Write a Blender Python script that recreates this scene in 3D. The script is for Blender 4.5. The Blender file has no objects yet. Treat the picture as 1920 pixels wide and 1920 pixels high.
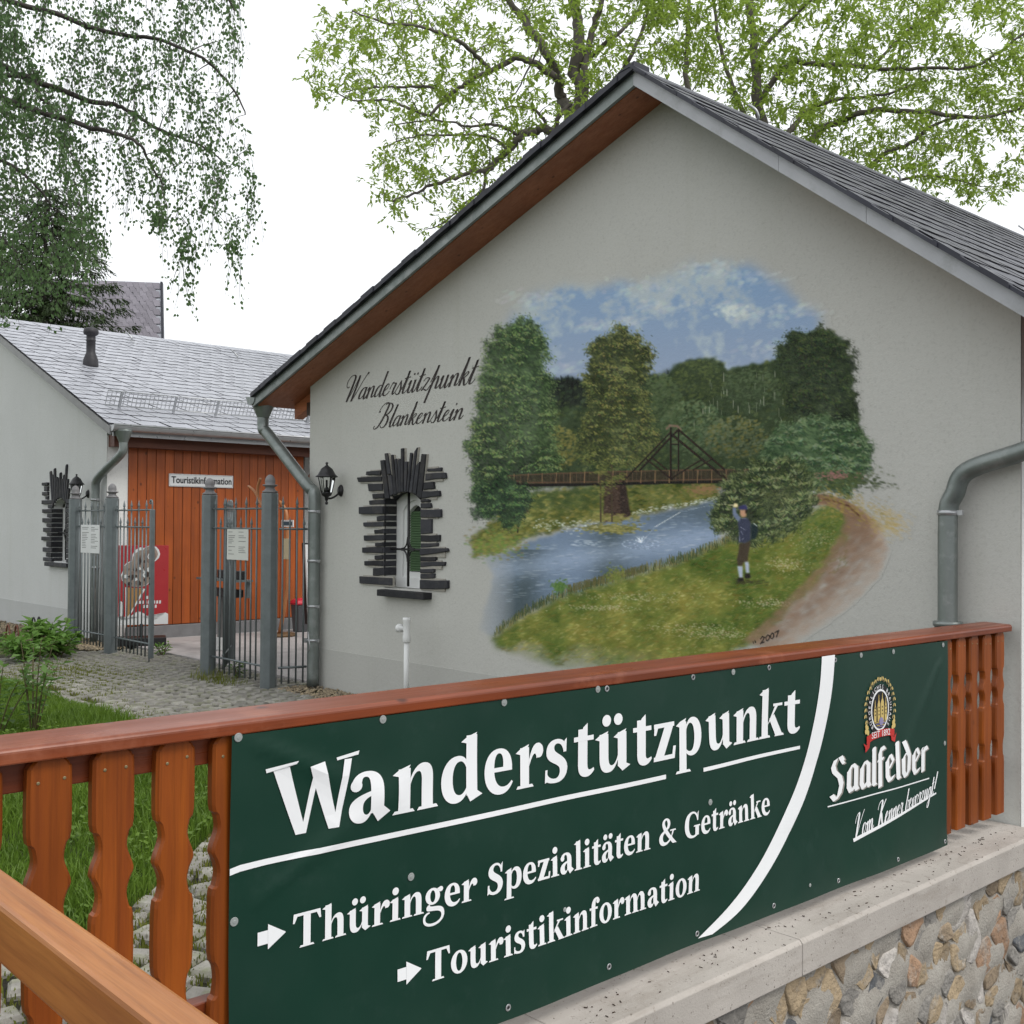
import bpy, bmesh, math, random
import numpy as np
from mathutils import Vector, Matrix
RNG = random.Random(7)
NP = np.random.RandomState(11)
R2D = math.radians
scene = bpy.context.scene
COL = scene.collection

# ------------------------------------------------------------------ camera
# world: X along the painted gable (to its right corner), Y along the balustrade (away), Z up, yard ground = 0
FPX = 2055.0
ROT = np.array([[0.677, 0.004, 0.736], [0.736, -0.013, -0.677], [0.007, 1.000, -0.012]])
_x = ROT[0] / np.linalg.norm(ROT[0]); _y = ROT[1] - _x * (_x @ ROT[1]); _y /= np.linalg.norm(_y)
ROT = np.array([_x, _y, np.cross(_x, _y)])
EYE = np.array([0.0, 0.0, 1.45])
cam = bpy.data.cameras.new('camera'); cam_o = bpy.data.objects.new('camera', cam); COL.objects.link(cam_o)
cam.sensor_width = 36.0; cam.lens = 36.0 * FPX / 1920.0; cam.clip_start = 0.05; cam.clip_end = 800
M = Matrix.Identity(4)
for i in range(3):
    for j in range(3): M[i][j] = ROT[i][j]
    M[i][3] = EYE[i]
cam_o.matrix_world = M
scene.camera = cam_o

# ------------------------------------------------------------------ sky, sun, exposure (bright overcast day)
SUN_EL, SUN_AZ = 52.0, 72.0          # azimuth measured from +Y towards +X
w = bpy.data.worlds.new('World'); scene.world = w; w.use_nodes = True
nt = w.node_tree; bg = nt.nodes['Background']
sky = nt.nodes.new('ShaderNodeTexSky'); sky.sky_type = 'NISHITA'; sky.sun_disc = False
sky.sun_elevation = R2D(SUN_EL); sky.sun_rotation = R2D(SUN_AZ); sky.air_density = 1.0; sky.dust_density = 6.0; sky.ozone_density = 1.0
hs = nt.nodes.new('ShaderNodeHueSaturation'); hs.inputs['Saturation'].default_value = 0.10
mx = nt.nodes.new('ShaderNodeMix'); mx.data_type = 'RGBA'; mx.inputs[0].default_value = 0.80
nt.links.new(sky.outputs[0], hs.inputs['Color']); nt.links.new(hs.outputs[0], mx.inputs[6])
mx.inputs[7].default_value = (11.4, 11.7, 12.0, 1)      # even cloud cover
nt.links.new(mx.outputs[2], bg.inputs[0]); bg.inputs[1].default_value = 0.122
sl = bpy.data.lights.new('sun', 'SUN'); sl.energy = 1.5; sl.angle = R2D(22); sl.color = (1.0, 0.96, 0.90)
so = bpy.data.objects.new('sun', sl); COL.objects.link(so)
_d = Vector((math.sin(R2D(SUN_AZ)) * math.cos(R2D(SUN_EL)), math.cos(R2D(SUN_AZ)) * math.cos(R2D(SUN_EL)), math.sin(R2D(SUN_EL))))
so.rotation_euler = _d.to_track_quat('Z', 'Y').to_euler()
scene.view_settings.view_transform = 'Standard'; scene.view_settings.look = 'None'
scene.view_settings.exposure = 0.0; scene.view_settings.gamma = 1.0; scene.view_settings.use_curve_mapping = False
scene.render.engine = 'CYCLES'
scene.cycles.use_denoising = True; scene.cycles.max_bounces = 6; scene.cycles.transparent_max_bounces = 8
scene.cycles.sample_clamp_indirect = 4.0

# ------------------------------------------------------------------ measuring helpers: a sight line of the photograph met with a real plane
def ray(u, v): return ROT @ np.array([(u - 960) / FPX, -(v - 960) / FPX, -1.0])
def onx(u, v, x): d = ray(u, v); return Vector(EYE + d * (x / d[0]))
def ony(u, v, y): d = ray(u, v); return Vector(EYE + d * (y / d[1]))
def onz(u, v, z): d = ray(u, v); return Vector(EYE + d * ((z - EYE[2]) / d[2]))
def deep(u, v, t): return Vector(EYE + ray(u, v) * t)
def proj(p):
    q = ROT.T @ (np.array(p) - EYE); return 960 + FPX * q[0] / -q[2], 960 - FPX * q[1] / -q[2], -q[2]

# ------------------------------------------------------------------ mesh builder
class MB:
    def __init__(s): s.v = []; s.f = []; s.sm = []
    def add(s, vs, fs, smooth=False):
        n = len(s.v); s.v += [tuple(p) for p in vs]
        for f in fs: s.f.append(tuple(i + n for i in f)); s.sm.append(smooth)
        return s
    def box(s, a, b):
        (x0, y0, z0), (x1, y1, z1) = a, b
        return s.add([(x0,y0,z0),(x1,y0,z0),(x1,y1,z0),(x0,y1,z0),(x0,y0,z1),(x1,y0,z1),(x1,y1,z1),(x0,y1,z1)],
                     [(0,3,2,1),(4,5,6,7),(0,1,5,4),(1,2,6,5),(2,3,7,6),(3,0,4,7)])
    def obox(s, c, ax, ay, az):
        c, ax, ay, az = map(Vector, (c, ax, ay, az)); vs = []
        for sz in (-1, 1):
            for sx, sy in ((-1,-1),(1,-1),(1,1),(-1,1)): vs.append(c + ax*sx + ay*sy + az*sz)
        return s.add(vs, [(0,3,2,1),(4,5,6,7),(0,1,5,4),(1,2,6,5),(2,3,7,6),(3,0,4,7)])
    def tube(s, pts, r, n=8, cap=True):
        pts = [Vector(p) for p in pts]; m = len(pts)
        rs = r if isinstance(r, (list, tuple)) else [r] * m
        base = len(s.v); up = None
        for i, p in enumerate(pts):
            t = (pts[min(i+1, m-1)] - pts[max(i-1, 0)])
            if t.length < 1e-9: t = Vector((0,0,1))
            t.normalize()
            if up is None: up = t.orthogonal().normalized()
            up = up - t * up.dot(t)
            if up.length < 1e-6: up = t.orthogonal()
            up.normalize(); b = t.cross(up)
            for k in range(n):
                a = 2*math.pi*k/n; s.v.append(tuple(p + (up*math.cos(a) + b*math.sin(a)) * rs[i]))
        for i in range(m-1):
            for k in range(n):
                a, b2 = base+i*n+k, base+i*n+(k+1) % n
                s.f.append((a, b2, b2+n, a+n)); s.sm.append(n > 4)
        if cap:
            s.f.append(tuple(base+k for k in reversed(range(n)))); s.sm.append(False)
            s.f.append(tuple(base+(m-1)*n+k for k in range(n))); s.sm.append(False)
        return s
    def lathe(s, prof, c=(0,0,0), n=16, cap=True, smooth=True, rot=0.0):
        base = len(s.v); m = len(prof)
        for r, z in prof:
            for k in range(n):
                a = 2*math.pi*k/n + rot; s.v.append((c[0]+r*math.cos(a), c[1]+r*math.sin(a), c[2]+z))
        for i in range(m-1):
            for k in range(n):
                a, b = base+i*n+k, base+i*n+(k+1) % n
                s.f.append((a, b, b+n, a+n)); s.sm.append(smooth)
        if cap:
            s.f.append(tuple(base+k for k in reversed(range(n)))); s.sm.append(False)
            s.f.append(tuple(base+(m-1)*n+k for k in range(n))); s.sm.append(False)
        return s
    def prism(s, poly, d):           # planar polygon of 3-D points extruded by vector d
        poly = [Vector(p) for p in poly]; d = Vector(d); n = len(poly)
        vs = poly + [p + d for p in poly]
        return s.add(vs, [tuple(range(n)), tuple(range(2*n-1, n-1, -1))] + [(i, i+n, (i+1) % n + n, (i+1) % n) for i in range(n)])
    def quad(s, a, b, c, d): return s.add([a, b, c, d], [(0, 1, 2, 3)])

def mesh_of(mb, fix=True):
    me = bpy.data.meshes.new('m'); me.from_pydata(mb.v, [], mb.f)
    if any(mb.sm): me.polygons.foreach_set('use_smooth', mb.sm)
    if fix:
        bm = bmesh.new(); bm.from_mesh(me); bmesh.ops.recalc_face_normals(bm, faces=bm.faces[:]); bm.to_mesh(me); bm.free()
    me.update(); return me
def thing(name, label, cat, loc=(0,0,0), rz=0.0, group=None):
    o = bpy.data.objects.new(name, None); COL.objects.link(o); o.location = loc; o.rotation_euler = (0,0,rz)
    o.empty_display_size = 0.1; tag(o, label, cat, group); return o
def tag(o, label, cat, group=None):
    o['label'] = label; o['category'] = cat
    if group: o['group'] = group
    return o
def link(name, me, m, parent=None, local=False, bevel=0.0, seg=2):
    o = bpy.data.objects.new(name, me); COL.objects.link(o)
    if m is not None and not me.materials: me.materials.append(m)
    if parent is not None:
        o.parent = parent
        if not local:
            p = parent; off = Vector((0,0,0))
            while p is not None: off += p.location; p = p.parent
            o.location = -off
    if bevel:
        b = o.modifiers.new('bevel', 'BEVEL'); b.width = bevel; b.segments = seg; b.limit_method = 'ANGLE'; b.angle_limit = R2D(40)
    return o
def part(name, mb, m, parent=None, local=False, bevel=0.0, fix=True, seg=2):
    return link(name, mesh_of(mb, fix), m, parent, local, bevel, seg)
def struct(name, mb, m): o = part(name, mb, m); o['kind'] = 'structure'; return o
def dup(root, loc, rz=None, label=None, group=None):
    r = root.copy(); COL.objects.link(r); r.location = loc
    if rz is not None: r.rotation_euler = (0,0,rz)
    if label: r['label'] = label
    if group: r['group'] = group
    for ch in [c for c in root.children]:
        c = ch.copy(); COL.objects.link(c); c.parent = r
        for g in ch.children:
            d = g.copy(); COL.objects.link(d); d.parent = c
    return r
def bez(P, n=10):                     # chained cubic, P has 1+3k control points
    out = []
    k = (len(P) - 1) // 3
    for i in range(k):
        a, b, c, d = [np.array(p, float) for p in P[3*i:3*i+4]]
        for j in range(n + (i == k-1)):
            t = j / n; out.append(a*(1-t)**3 + 3*b*t*(1-t)**2 + 3*c*t*t*(1-t) + d*t**3)
    return out
def smooth_path(pts, n=6):            # Catmull-Rom through points
    pts = [Vector(p) for p in pts]; out = []
    for i in range(len(pts)-1):
        p0, p1, p2, p3 = pts[max(i-1,0)], pts[i], pts[i+1], pts[min(i+2,len(pts)-1)]
        for j in range(n):
            t = j/n; out.append(0.5*((2*p1) + (p2-p0)*t + (2*p0-5*p1+4*p2-p3)*t*t + (3*p1-p0-3*p2+p3)*t**3))
    out.append(pts[-1]); return out

# ------------------------------------------------------------------ materials
def lin(c): return tuple((x/12.92 if x <= .04045 else ((x+.055)/1.055)**2.4) for x in [k/255 for k in c])
class Nodes:
    def __init__(s, name):
        s.m = bpy.data.materials.new(name); s.m.use_nodes = True; s.t = s.m.node_tree
        s.b = s.t.nodes['Principled BSDF']
    def n(s, typ, **kw):
        x = s.t.nodes.new(typ)
        for k, v in kw.items(): setattr(x, k, v)
        return x
    def l(s, a, b): s.t.links.new(a, b)
    def math(s, op, a, b=None, c=None):
        x = s.n('ShaderNodeMath', operation=op)
        for i, q in enumerate((a, b, c)):
            if q is None: continue
            if isinstance(q, (int, float)): x.inputs[i].default_value = q
            else: s.l(q, x.inputs[i])
        return x.outputs[0]
    def mix(s, f, a, b, blend='MIX'):
        x = s.n('ShaderNodeMix', data_type='RGBA', blend_type=blend)
        for i, q in ((0, f), (6, a), (7, b)):
            if isinstance(q, (int, float)): x.inputs[i].default_value = q
            elif isinstance(q, tuple): x.inputs[i].default_value = (q[0], q[1], q[2], 1)
            else: s.l(q, x.inputs[i])
        return x.outputs[2]
    def ramp(s, f, p0, p1, a=0.0, b=1.0):
        x = s.n('ShaderNodeMapRange'); s.l(f, x.inputs[0])
        for i, q in zip((1, 2, 3, 4), (p0, p1, a, b)): x.inputs[i].default_value = q
        return x.outputs[0]
    def coord(s, scale=(1,1,1), rnd=False, kind='Object'):
        tc = s.n('ShaderNodeTexCoord'); mp = s.n('ShaderNodeMapping'); s.l(tc.outputs[kind], mp.inputs[0])
        mp.inputs[3].default_value = scale
        if rnd:
            oi = s.n('ShaderNodeObjectInfo'); ml = s.n('ShaderNodeVectorMath', operation='SCALE')
            cb = s.n('ShaderNodeCombineXYZ'); s.l(oi.outputs['Random'], cb.inputs[0]); s.l(oi.outputs['Random'], cb.inputs[1]); s.l(oi.outputs['Random'], cb.inputs[2])
            s.l(cb.outputs[0], ml.inputs[0]); ml.inputs[3].default_value = 37.0; s.l(ml.outputs[0], mp.inputs[1])
        return mp.outputs[0]
    def noise(s, v, scale, detail=4, rough=.55):
        x = s.n('ShaderNodeTexNoise'); s.l(v, x.inputs['Vector']); x.inputs['Scale'].default_value = scale
        x.inputs['Detail'].default_value = detail; x.inputs['Roughness'].default_value = rough; return x.outputs['Fac']
    def bump(s, h, strength, dist):
        x = s.n('ShaderNodeBump'); s.l(h, x.inputs['Height']); x.inputs['Strength'].default_value = strength
        x.inputs['Distance'].default_value = dist; s.l(x.outputs[0], s.b.inputs['Normal'])
    def out(s, col, rough, metal=0.0, spec=.5):
        for k, q in (('Base Color', col), ('Roughness', rough), ('Metallic', metal)):
            if isinstance(q, tuple): s.b.inputs[k].default_value = (q[0], q[1], q[2], 1)
            elif isinstance(q, (int, float)): s.b.inputs[k].default_value = q
            else: s.l(q, s.b.inputs[k])
        s.b.inputs['Specular IOR Level'].default_value = spec
        return s.m
def pmat(name, a, b=None, rough=.7, scale=6, bump=.15, bscale=80, bdist=.003, metal=0.0, spec=.5, stretch=(1,1,1), rnd=0.0, detail=5, dirt=None, dscale=3):
    N = Nodes(name); v = N.coord(stretch, rnd > 0)
    b = b or tuple(x*.72 for x in a)
    col = N.mix(N.ramp(N.noise(v, scale, detail, .6), .3, .7), a, b)
    if dirt: col = N.mix(N.ramp(N.noise(v, dscale, 6, .7), .52, .72), col, dirt)
    if rnd:
        oi = N.n('ShaderNodeObjectInfo'); hsv = N.n('ShaderNodeHueSaturation'); N.l(col, hsv.inputs['Color'])
        N.l(N.ramp(oi.outputs['Random'], 0, 1, 1-rnd, 1+rnd), hsv.inputs['Value']); col = hsv.outputs[0]
    if bump: N.bump(N.noise(v, bscale, 3, .6), bump, bdist)
    rr = N.ramp(N.noise(v, scale*2.3, 3), .3, .7, max(rough-.08, .02), min(rough+.08, 1))
    return N.out(col, rr, metal, spec)
def wood(name, a, b, axis, rough=.45, gscale=1.0, knots=True, spec=.5, worn=None):
    N = Nodes(name); st = [26*gscale]*3; st[axis] = 1.6*gscale
    v = N.coord(tuple(st), True); f1 = N.noise(v, 1.0, 6, .65)
    v2 = N.coord((1,1,1), True); f2 = N.noise(v2, 2.2, 3)
    stf = [95*gscale]*3; stf[axis] = 2.2*gscale; f3 = N.noise(N.coord(tuple(stf), True), 1.0, 4, .7)
    col = N.mix(N.ramp(f1, .34, .66), a, b); col = N.mix(N.ramp(f3, .48, .70, 0, .55), col, tuple(x*.5 for x in b)); col = N.mix(N.ramp(f2, .35, .7, 0, .55), col, tuple(x*.62 for x in b))
    if worn: col = N.mix(N.ramp(N.noise(v2, 5.5, 6, .7), .54, .72, 0, .6), col, worn)
    if knots:
        st3 = [9*gscale]*3; st3[axis] = 6.5*gscale
        vo = N.n('ShaderNodeTexVoronoi'); N.l(N.coord(tuple(st3), True), vo.inputs['Vector']); vo.inputs['Scale'].default_value = 1.0
        col = N.mix(N.ramp(vo.outputs['Distance'], .05, .115, .8, 0), col, tuple(x*.22 for x in b))
    oi = N.n('ShaderNodeObjectInfo'); hv = N.n('ShaderNodeHueSaturation'); N.l(col, hv.inputs['Color']); N.l(N.ramp(oi.outputs['Random'], 0, 1, .84, 1.14), hv.inputs['Value']); col = hv.outputs[0]
    st4 = [160*gscale]*3; st4[axis] = 5*gscale
    N.bump(N.noise(N.coord(tuple(st4), True), 1.0, 3), .12, .002)
    return N.out(col, N.ramp(f1, .3, .7, rough-.06, rough+.1), 0.0, spec)
# ------------------------------------------------------------------ shared materials
WALL = (0.535, 0.535, 0.50)
def plaster(name, col, speck=True):
    N = Nodes(name); v = N.coord((1,1,1))
    c = N.mix(N.ramp(N.noise(v, .9, 4, .6), .3, .7), col, tuple(x*.93 for x in col))
    c = N.mix(N.ramp(N.noise(v, 55, 4, .75), .52, .74, 0, .42), c, tuple(x*.62 for x in col))
    c = N.mix(N.ramp(N.noise(N.coord((5.5,5.5,.35)), 1.0, 4, .65), .56, .80, 0, .30), c, tuple(x*f for x, f in zip(col, (.80,.80,.74))))
    c = N.mix(N.ramp(N.noise(v, 2.4, 6, .75), .58, .80, 0, .22), c, tuple(x*f for x, f in zip(col, (.74,.73,.68))))
    h = N.math('ADD', N.noise(v, 150, 3, .7), N.noise(v, 42, 2, .5)); N.bump(h, .42, .004)
    return N.out(c, .92, 0, .25)
M_plaster = plaster('render_plaster', WALL)
M_plaster_w = plaster('pale_plaster', (0.60, 0.61, 0.60))
M_plaster_sunlit = plaster('sunlit_plaster', (0.74, 0.74, 0.72))  # paler plaster: sunlight on the walls facing the sun, put into the colour
M_plinth = plaster('plinth_paint', tuple(x*.89 for x in WALL))
M_zinc = pmat('weathered_zinc', (.235,.26,.25), (.165,.19,.18), rough=.40, scale=5, bump=.05, metal=.55, spec=.5, dirt=(.29,.31,.30), dscale=9)
M_zinc_l = pmat('bright_zinc', (.47,.48,.49), (.38,.39,.40), rough=.34, scale=7, bump=.03, metal=.6)
M_slate = pmat('roof_slate', (.43,.44,.485), (.36,.37,.41), rough=.52, scale=5, bump=.05, bscale=30, bdist=.002, metal=.45, spec=.8, rnd=.06)
M_slate.node_tree.nodes['Principled BSDF'].inputs['Coat Weight'].default_value = .25; M_slate.node_tree.nodes['Principled BSDF'].inputs['Coat Roughness'].default_value = .35
M_slate_d = pmat('dark_roof_slate', (.030,.032,.045), (.019,.020,.030), rough=.46, scale=6, bump=.2, bscale=30, spec=.4, rnd=.3)
M_slate_edge_shade = pmat('slate_edge_shade', (.022,.022,.028), (.014,.014,.018), rough=.8, scale=9, bump=.1, spec=.2)  # dark slate edges; the dark also paints the shadow in the gaps
M_stoneslate = pmat('slate_block', (.030,.031,.037), (.017,.018,.022), rough=.62, scale=9, bump=.5, bscale=50, bdist=.006, spec=.35, rnd=.45, dirt=(.055,.05,.046), dscale=7)
M_mortar = pmat('pale_mortar', (.40,.385,.34), (.30,.285,.25), rough=.95, scale=30, bump=.5, bscale=140)
M_verge = pmat('verge_metal', (.44,.45,.47), (.37,.38,.40), rough=.5, scale=3, bump=.04, metal=.15, dirt=(.30,.31,.31), dscale=5)
M_soffit = wood('soffit_wood', (.46,.165,.075), (.36,.12,.052), 0, rough=.55)
M_board = wood('orange_board', (.40,.094,.015), (.31,.066,.010), 2, rough=.42, gscale=.7)
M_iron = pmat('galvanised_iron', (.165,.19,.195), (.125,.145,.15), rough=.45, scale=11, bump=.08, bscale=120, metal=.35, spec=.5)
M_black = pmat('black_cast_metal', (.012,.012,.014), (.007,.007,.008), rough=.45, scale=20, bump=.1)
M_whitepl = pmat('white_plastic', (.74,.75,.74), (.68,.69,.68), rough=.35, scale=6, bump=0)
M_glass = pmat('dark_glass', (.02,.022,.022), rough=.08, bump=0, spec=.6)
def clearglass():
    N = Nodes('clear_glass'); N.out((.9,.92,.9), .05); N.b.inputs['Transmission Weight'].default_value = 1.0; N.b.inputs['IOR'].default_value = 1.1; return N.m
M_clear = clearglass()

# ------------------------------------------------------------------ ground sheets
def ground_mat():
    N = Nodes('yard_soil'); v = N.coord()
    c = N.mix(N.ramp(N.noise(v, .8, 5, .65), .35, .65), (.052,.062,.02), (.05,.075,.016)); c = N.mix(N.ramp(N.noise(v, 14, 4, .7), .5, .7), c, (.075,.062,.038))
    N.bump(N.noise(v, 40, 4, .7), .6, .02); return N.out(c, .95, 0, .2)
g = MB(); g.quad((-400,-300,-.03), (-2.36,-300,-.03), (-2.36,500,-.03), (-400,500,-.03)); struct('ground', g, ground_mat())
g = MB(); g.quad((-2.3,-300,-1.55), (400,-300,-1.55), (400,500,-1.55), (-2.3,500,-1.55))
struct('street', g, pmat('street_asphalt', (.055,.055,.055), (.04,.04,.04), rough=.9, scale=20, bump=.4, bscale=200))
g = MB(); g.box((-13.04,5.42,-.05), (-8.53,13.5,.012))
court = struct('courtyard_pavement', g, pmat('courtyard_concrete', (.40,.375,.37), (.33,.31,.305), rough=.8, scale=4, bump=.15, bscale=90, dirt=(.26,.25,.245), dscale=2))

# ------------------------------------------------------------------ slates
def slate_field(parent, O, ey, eb, en, ny, nb, w, h, shear, m, key, limit=300, thick=.005, jit=.012):
    """courses of overlapping slates; O = lower corner, ey along the eave, eb up the slope"""
    O, ey, eb, en = Vector(O), Vector(ey), Vector(eb), Vector(en); cells = []
    for j in range(nb):
        for i in range(-(j % 2), ny):
            cells.append((i, j))
    def shape(i, j, var):
        r = random.Random(i*91+j*17+5)
        hh = h*1.42; ww = w*1.0
        pr = [(0.0, h*.10), (w*.16, h*.02), (ww*.97, h*.0), (ww*1.0+shear*.98, hh), (shear*.98, hh)]
        lo = [(a, b, .0085*(1-b/hh)+.002) for a, b in pr]
        return lo
    protos = []
    for k in range(4):
        mb = MB(); rr = random.Random(k)
        pr = shape(k, k, k); n = len(pr)
        top = [(a + rr.uniform(-.006,.006), b + (rr.uniform(-.010,.010) if b < h*.5 else 0), c + thick) for a, b, c in pr]
        bot = [(a, b, c) for (a, b, _), (_, _, c) in zip(top, pr)]
        mb.add(top + bot, [tuple(range(n)), tuple(range(2*n-1, n-1, -1))] + [(i, i+n, (i+1) % n+n, (i+1) % n) for i in range(n)])
        protos.append(mb)
    for flt in (0, 1):     # 4: first slate of an even course cut at the verge, 5: half slate starting an odd course
        mb = MB(); pr = shape(0, 0, 0)
        pr = [(max(a, 0.0), b, c) for a, b, c in pr] if flt == 0 else [(0.0,h*.05,.0105),(w*.25,h*.01,.0105),(w*.49,h*.04,.0105),(w*.49+shear*.98 if w*.49+shear*.98 > .01 else .01,h*1.42,.002),(0.0,h*1.42,.002)]
        n = len(pr); mb.add([(a,b,c+thick) for a,b,c in pr] + pr, [tuple(range(n)), tuple(range(2*n-1, n-1, -1))] + [(i, i+n, (i+1) % n+n, (i+1) % n) for i in range(n)]); protos.append(mb)
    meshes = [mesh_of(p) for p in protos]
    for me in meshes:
        me.materials.append(m); me.materials.append(M_slate_edge_shade)
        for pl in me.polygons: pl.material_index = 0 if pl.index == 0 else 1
    cells.sort(key=lambda c: key(O + ey*(c[0]*w) + eb*(c[1]*h)))
    B = Matrix.Identity(4)
    for a in range(3): B[a][0], B[a][1], B[a][2] = ey[a], eb[a], en[a]
    rest = MB()
    off = Vector((0,0,0)); p = parent
    while p is not None: off += p.location; p = p.parent
    for n, (i, j) in enumerate(cells):
        r = random.Random(i*131+j*7+3)
        pos = O + ey*(0 if i < 0 or (i == 0 and j % 2 == 0) else i*w + (j % 2)*w*.5 + r.uniform(-jit, jit)) + eb*(j*h) + en*(r.uniform(0, .003))
        k = 5 if i < 0 else 4 if (i == 0 and j % 2 == 0) else r.randrange(4)
        if n < limit:
            o = bpy.data.objects.new('slate', meshes[k]); COL.objects.link(o); o.parent = parent
            Mx = B.copy() @ Matrix.Rotation(r.uniform(-.004,.004), 4, 'X'); Mx.translation = pos - off; o.matrix_local = Mx
        else:
            Mx = B.copy(); Mx.translation = pos
            rest.add([Mx @ Vector(q) for q in protos[k].v], protos[k].f)
    if rest.v:
        o = part('slate_rows', rest, m, parent); o['kind'] = 'stuff'; o.data.materials.append(M_slate_edge_shade); nf = len(protos[0].f); o.data.polygons.foreach_set('material_index', [0 if i % nf == 0 else 1 for i in range(len(o.data.polygons))])

# ------------------------------------------------------------------ main house with the painted gable
YG = 5.35; XL, XR = -8.52, -2.216
RX, RZ = -4.42, 4.245; SLL, SLR = .353, .742
house = thing('painted_house', 'grey plastered house with painted gable and slate roof', 'house', (-5.4, YG, 0))
def zl(x): return RZ - SLL*(RX - x)
def zr(x): return RZ - SLR*(x - RX)
# gable wall with an arched window opening
WX0, WX1, WZ0, WZS, WZT = -7.362, -6.868, .925, 1.650, 1.735
def arch(n=10): return [(WX0 + (WX1-WX0)*k/n, WZS + (WZT-WZS)*math.sin(math.pi*k/n)**.8) for k in range(n+1)]
def wall_faces():
    mb = MB(); T = .11
    ap = [(x, z) for x, z in arch()]
    P = lambda x, z: (x, YG, z)
    # left strip, right strip, below, above (fan over the arch)
    mb.quad(P(XL,-.1), P(WX0,-.1), P(WX0,zl(WX0)-T), P(XL,zl(XL)-T))
    mb.quad(P(WX0,-.1), P(WX1,-.1), P(WX1,WZ0), P(WX0,WZ0))
    for (xa, za), (xb, zb) in zip(ap, ap[1:]): mb.quad(P(xa,za), P(xb,zb), P(xb,zl(xb)-T), P(xa,zl(xa)-T))
    mb.add([P(WX1,-.1), P(XR,-.1), P(XR,zr(XR)-T), P(RX,RZ-T), P(WX1,zl(WX1)-T)], [(0,1,2,3,4)])
    D = .17
    ring = [(WX0,WZ0),(WX1,WZ0)] + [q for q in reversed(ap)]
    for (xa, za), (xb, zb) in zip(ring, ring[1:] + ring[:1]): mb.quad((xa,YG,za), (xb,YG,zb), (xb,YG+D,zb), (xa,YG+D,za))
    mb.quad((XR,YG,-1.6), (XR,15,-1.6), (XR,15,zr(XR)-T), (XR,YG,zr(XR)-T))
    mb.quad((XL,YG,-.1), (XL,15,-.1), (XL,15,zl(XL)-T), (XL,YG,zl(XL)-T))
    mb.quad((XL,15,-.1), (XR,15,-.1), (XR,15,3.2), (XL,15,3.2))
    return mb
part('gable_wall', wall_faces(), M_plaster, house, fix=False)
g = MB(); g.quad((XR+.003,YG+.004,-1.6), (XR+.003,15,-1.6), (XR+.003,15,zr(XR)-.12), (XR+.003,YG+.004,zr(XR)-.12)); part('side_wall_face', g, M_plaster_sunlit, house)  # sheet over the grey side wall, lightened in colour as if sunlit
g = MB(); g.box((XL-.002, YG-.003, -.1), (XR-.35, YG+.01, .345)); part('plinth', g, M_plinth, house)
# roof: deck, verge trims, soffit boards, rafters
roof = bpy.data.objects.new('roof', None)
g = MB(); Y0, Y1 = 5.06, 15.3; XE, XF = -9.0, -1.70; TH = .085
sec = [(XE, zl(XE)-.004), (RX, RZ-.004), (XF, zr(XF)-.004), (XF, zr(XF)-TH), (RX, RZ-TH-.02), (XE, zl(XE)-TH)]
g.prism([(x, Y0+.02, z) for x, z in sec], (0, Y1-Y0, 0)); roof = part('roof', g, M_slate_d, house)
def slopebar(mb, x0, x1, zf, t0, t1, y0, y1):
    mb.prism([(x0,y0,zf(x0)-t0), (x1,y0,zf(x1)-t0), (x1,y0,zf(x1)-t1), (x0,y0,zf(x0)-t1)], (0, y1-y0, 0))
g = MB(); slopebar(g, XE-.02, RX, zl, .026, .105, Y0-.012, Y0+.016); part('verge_trim', g, M_zinc, roof)
for a, b in ((RX, -3.38), (-3.378, -2.86), (-2.858, XF)):
    g = MB(); slopebar(g, a, b, zr, .012, .101, Y0-.012, Y0+.016); part('verge_trim', g, M_verge, roof)
# ragged slate edge along the verges
for k in range(34):
    t = k/34; x = XE + (RX-XE)*t; g = MB(); L = (RX-XE)/34*1.25
    slopebar(g, x, x+L, zl, -.012-.006*(k % 2), .026, Y0-.045-.01*RNG.random(), Y0+.10); part('verge_slate', g, M_slate_d, roof)
for k in range(24):
    t = k/24; x = RX + (XF-RX)*t; g = MB(); L = (XF-RX)/24*1.2
    slopebar(g, x, x+L, zr, -.012-.008*(k % 2), .011, Y0-.04-.012*RNG.random(), Y0+.10); part('verge_slate', g, M_slate_d, roof)
g = MB(); slopebar(g, XE+.03, RX, zl, .092, .112, Y0+.018, 15.0); part('soffit', g, M_soffit, roof)
g = MB(); slopebar(g, RX+.001, XF-.03, zr, .0865, .098, Y0+.018, 15.0); part('soffit', g, M_soffit, roof)
for yy in (5.42, 6.3, 7.2, 8.1, 9.0, 10.0):
    g = MB(); slopebar(g, XE+.10, XL+.05, zl, .113, .24, yy, yy+.09); part('rafter', g, M_soffit, roof)
g = MB(); g.box((XL-.14, YG+.05, zl(XL)-.36), (XL-.012, 15, zl(XL)-.24)); part('wall_plate', g, wood('dark_beam', (.06,.028,.016), (.04,.018,.010), 1), house)
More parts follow.
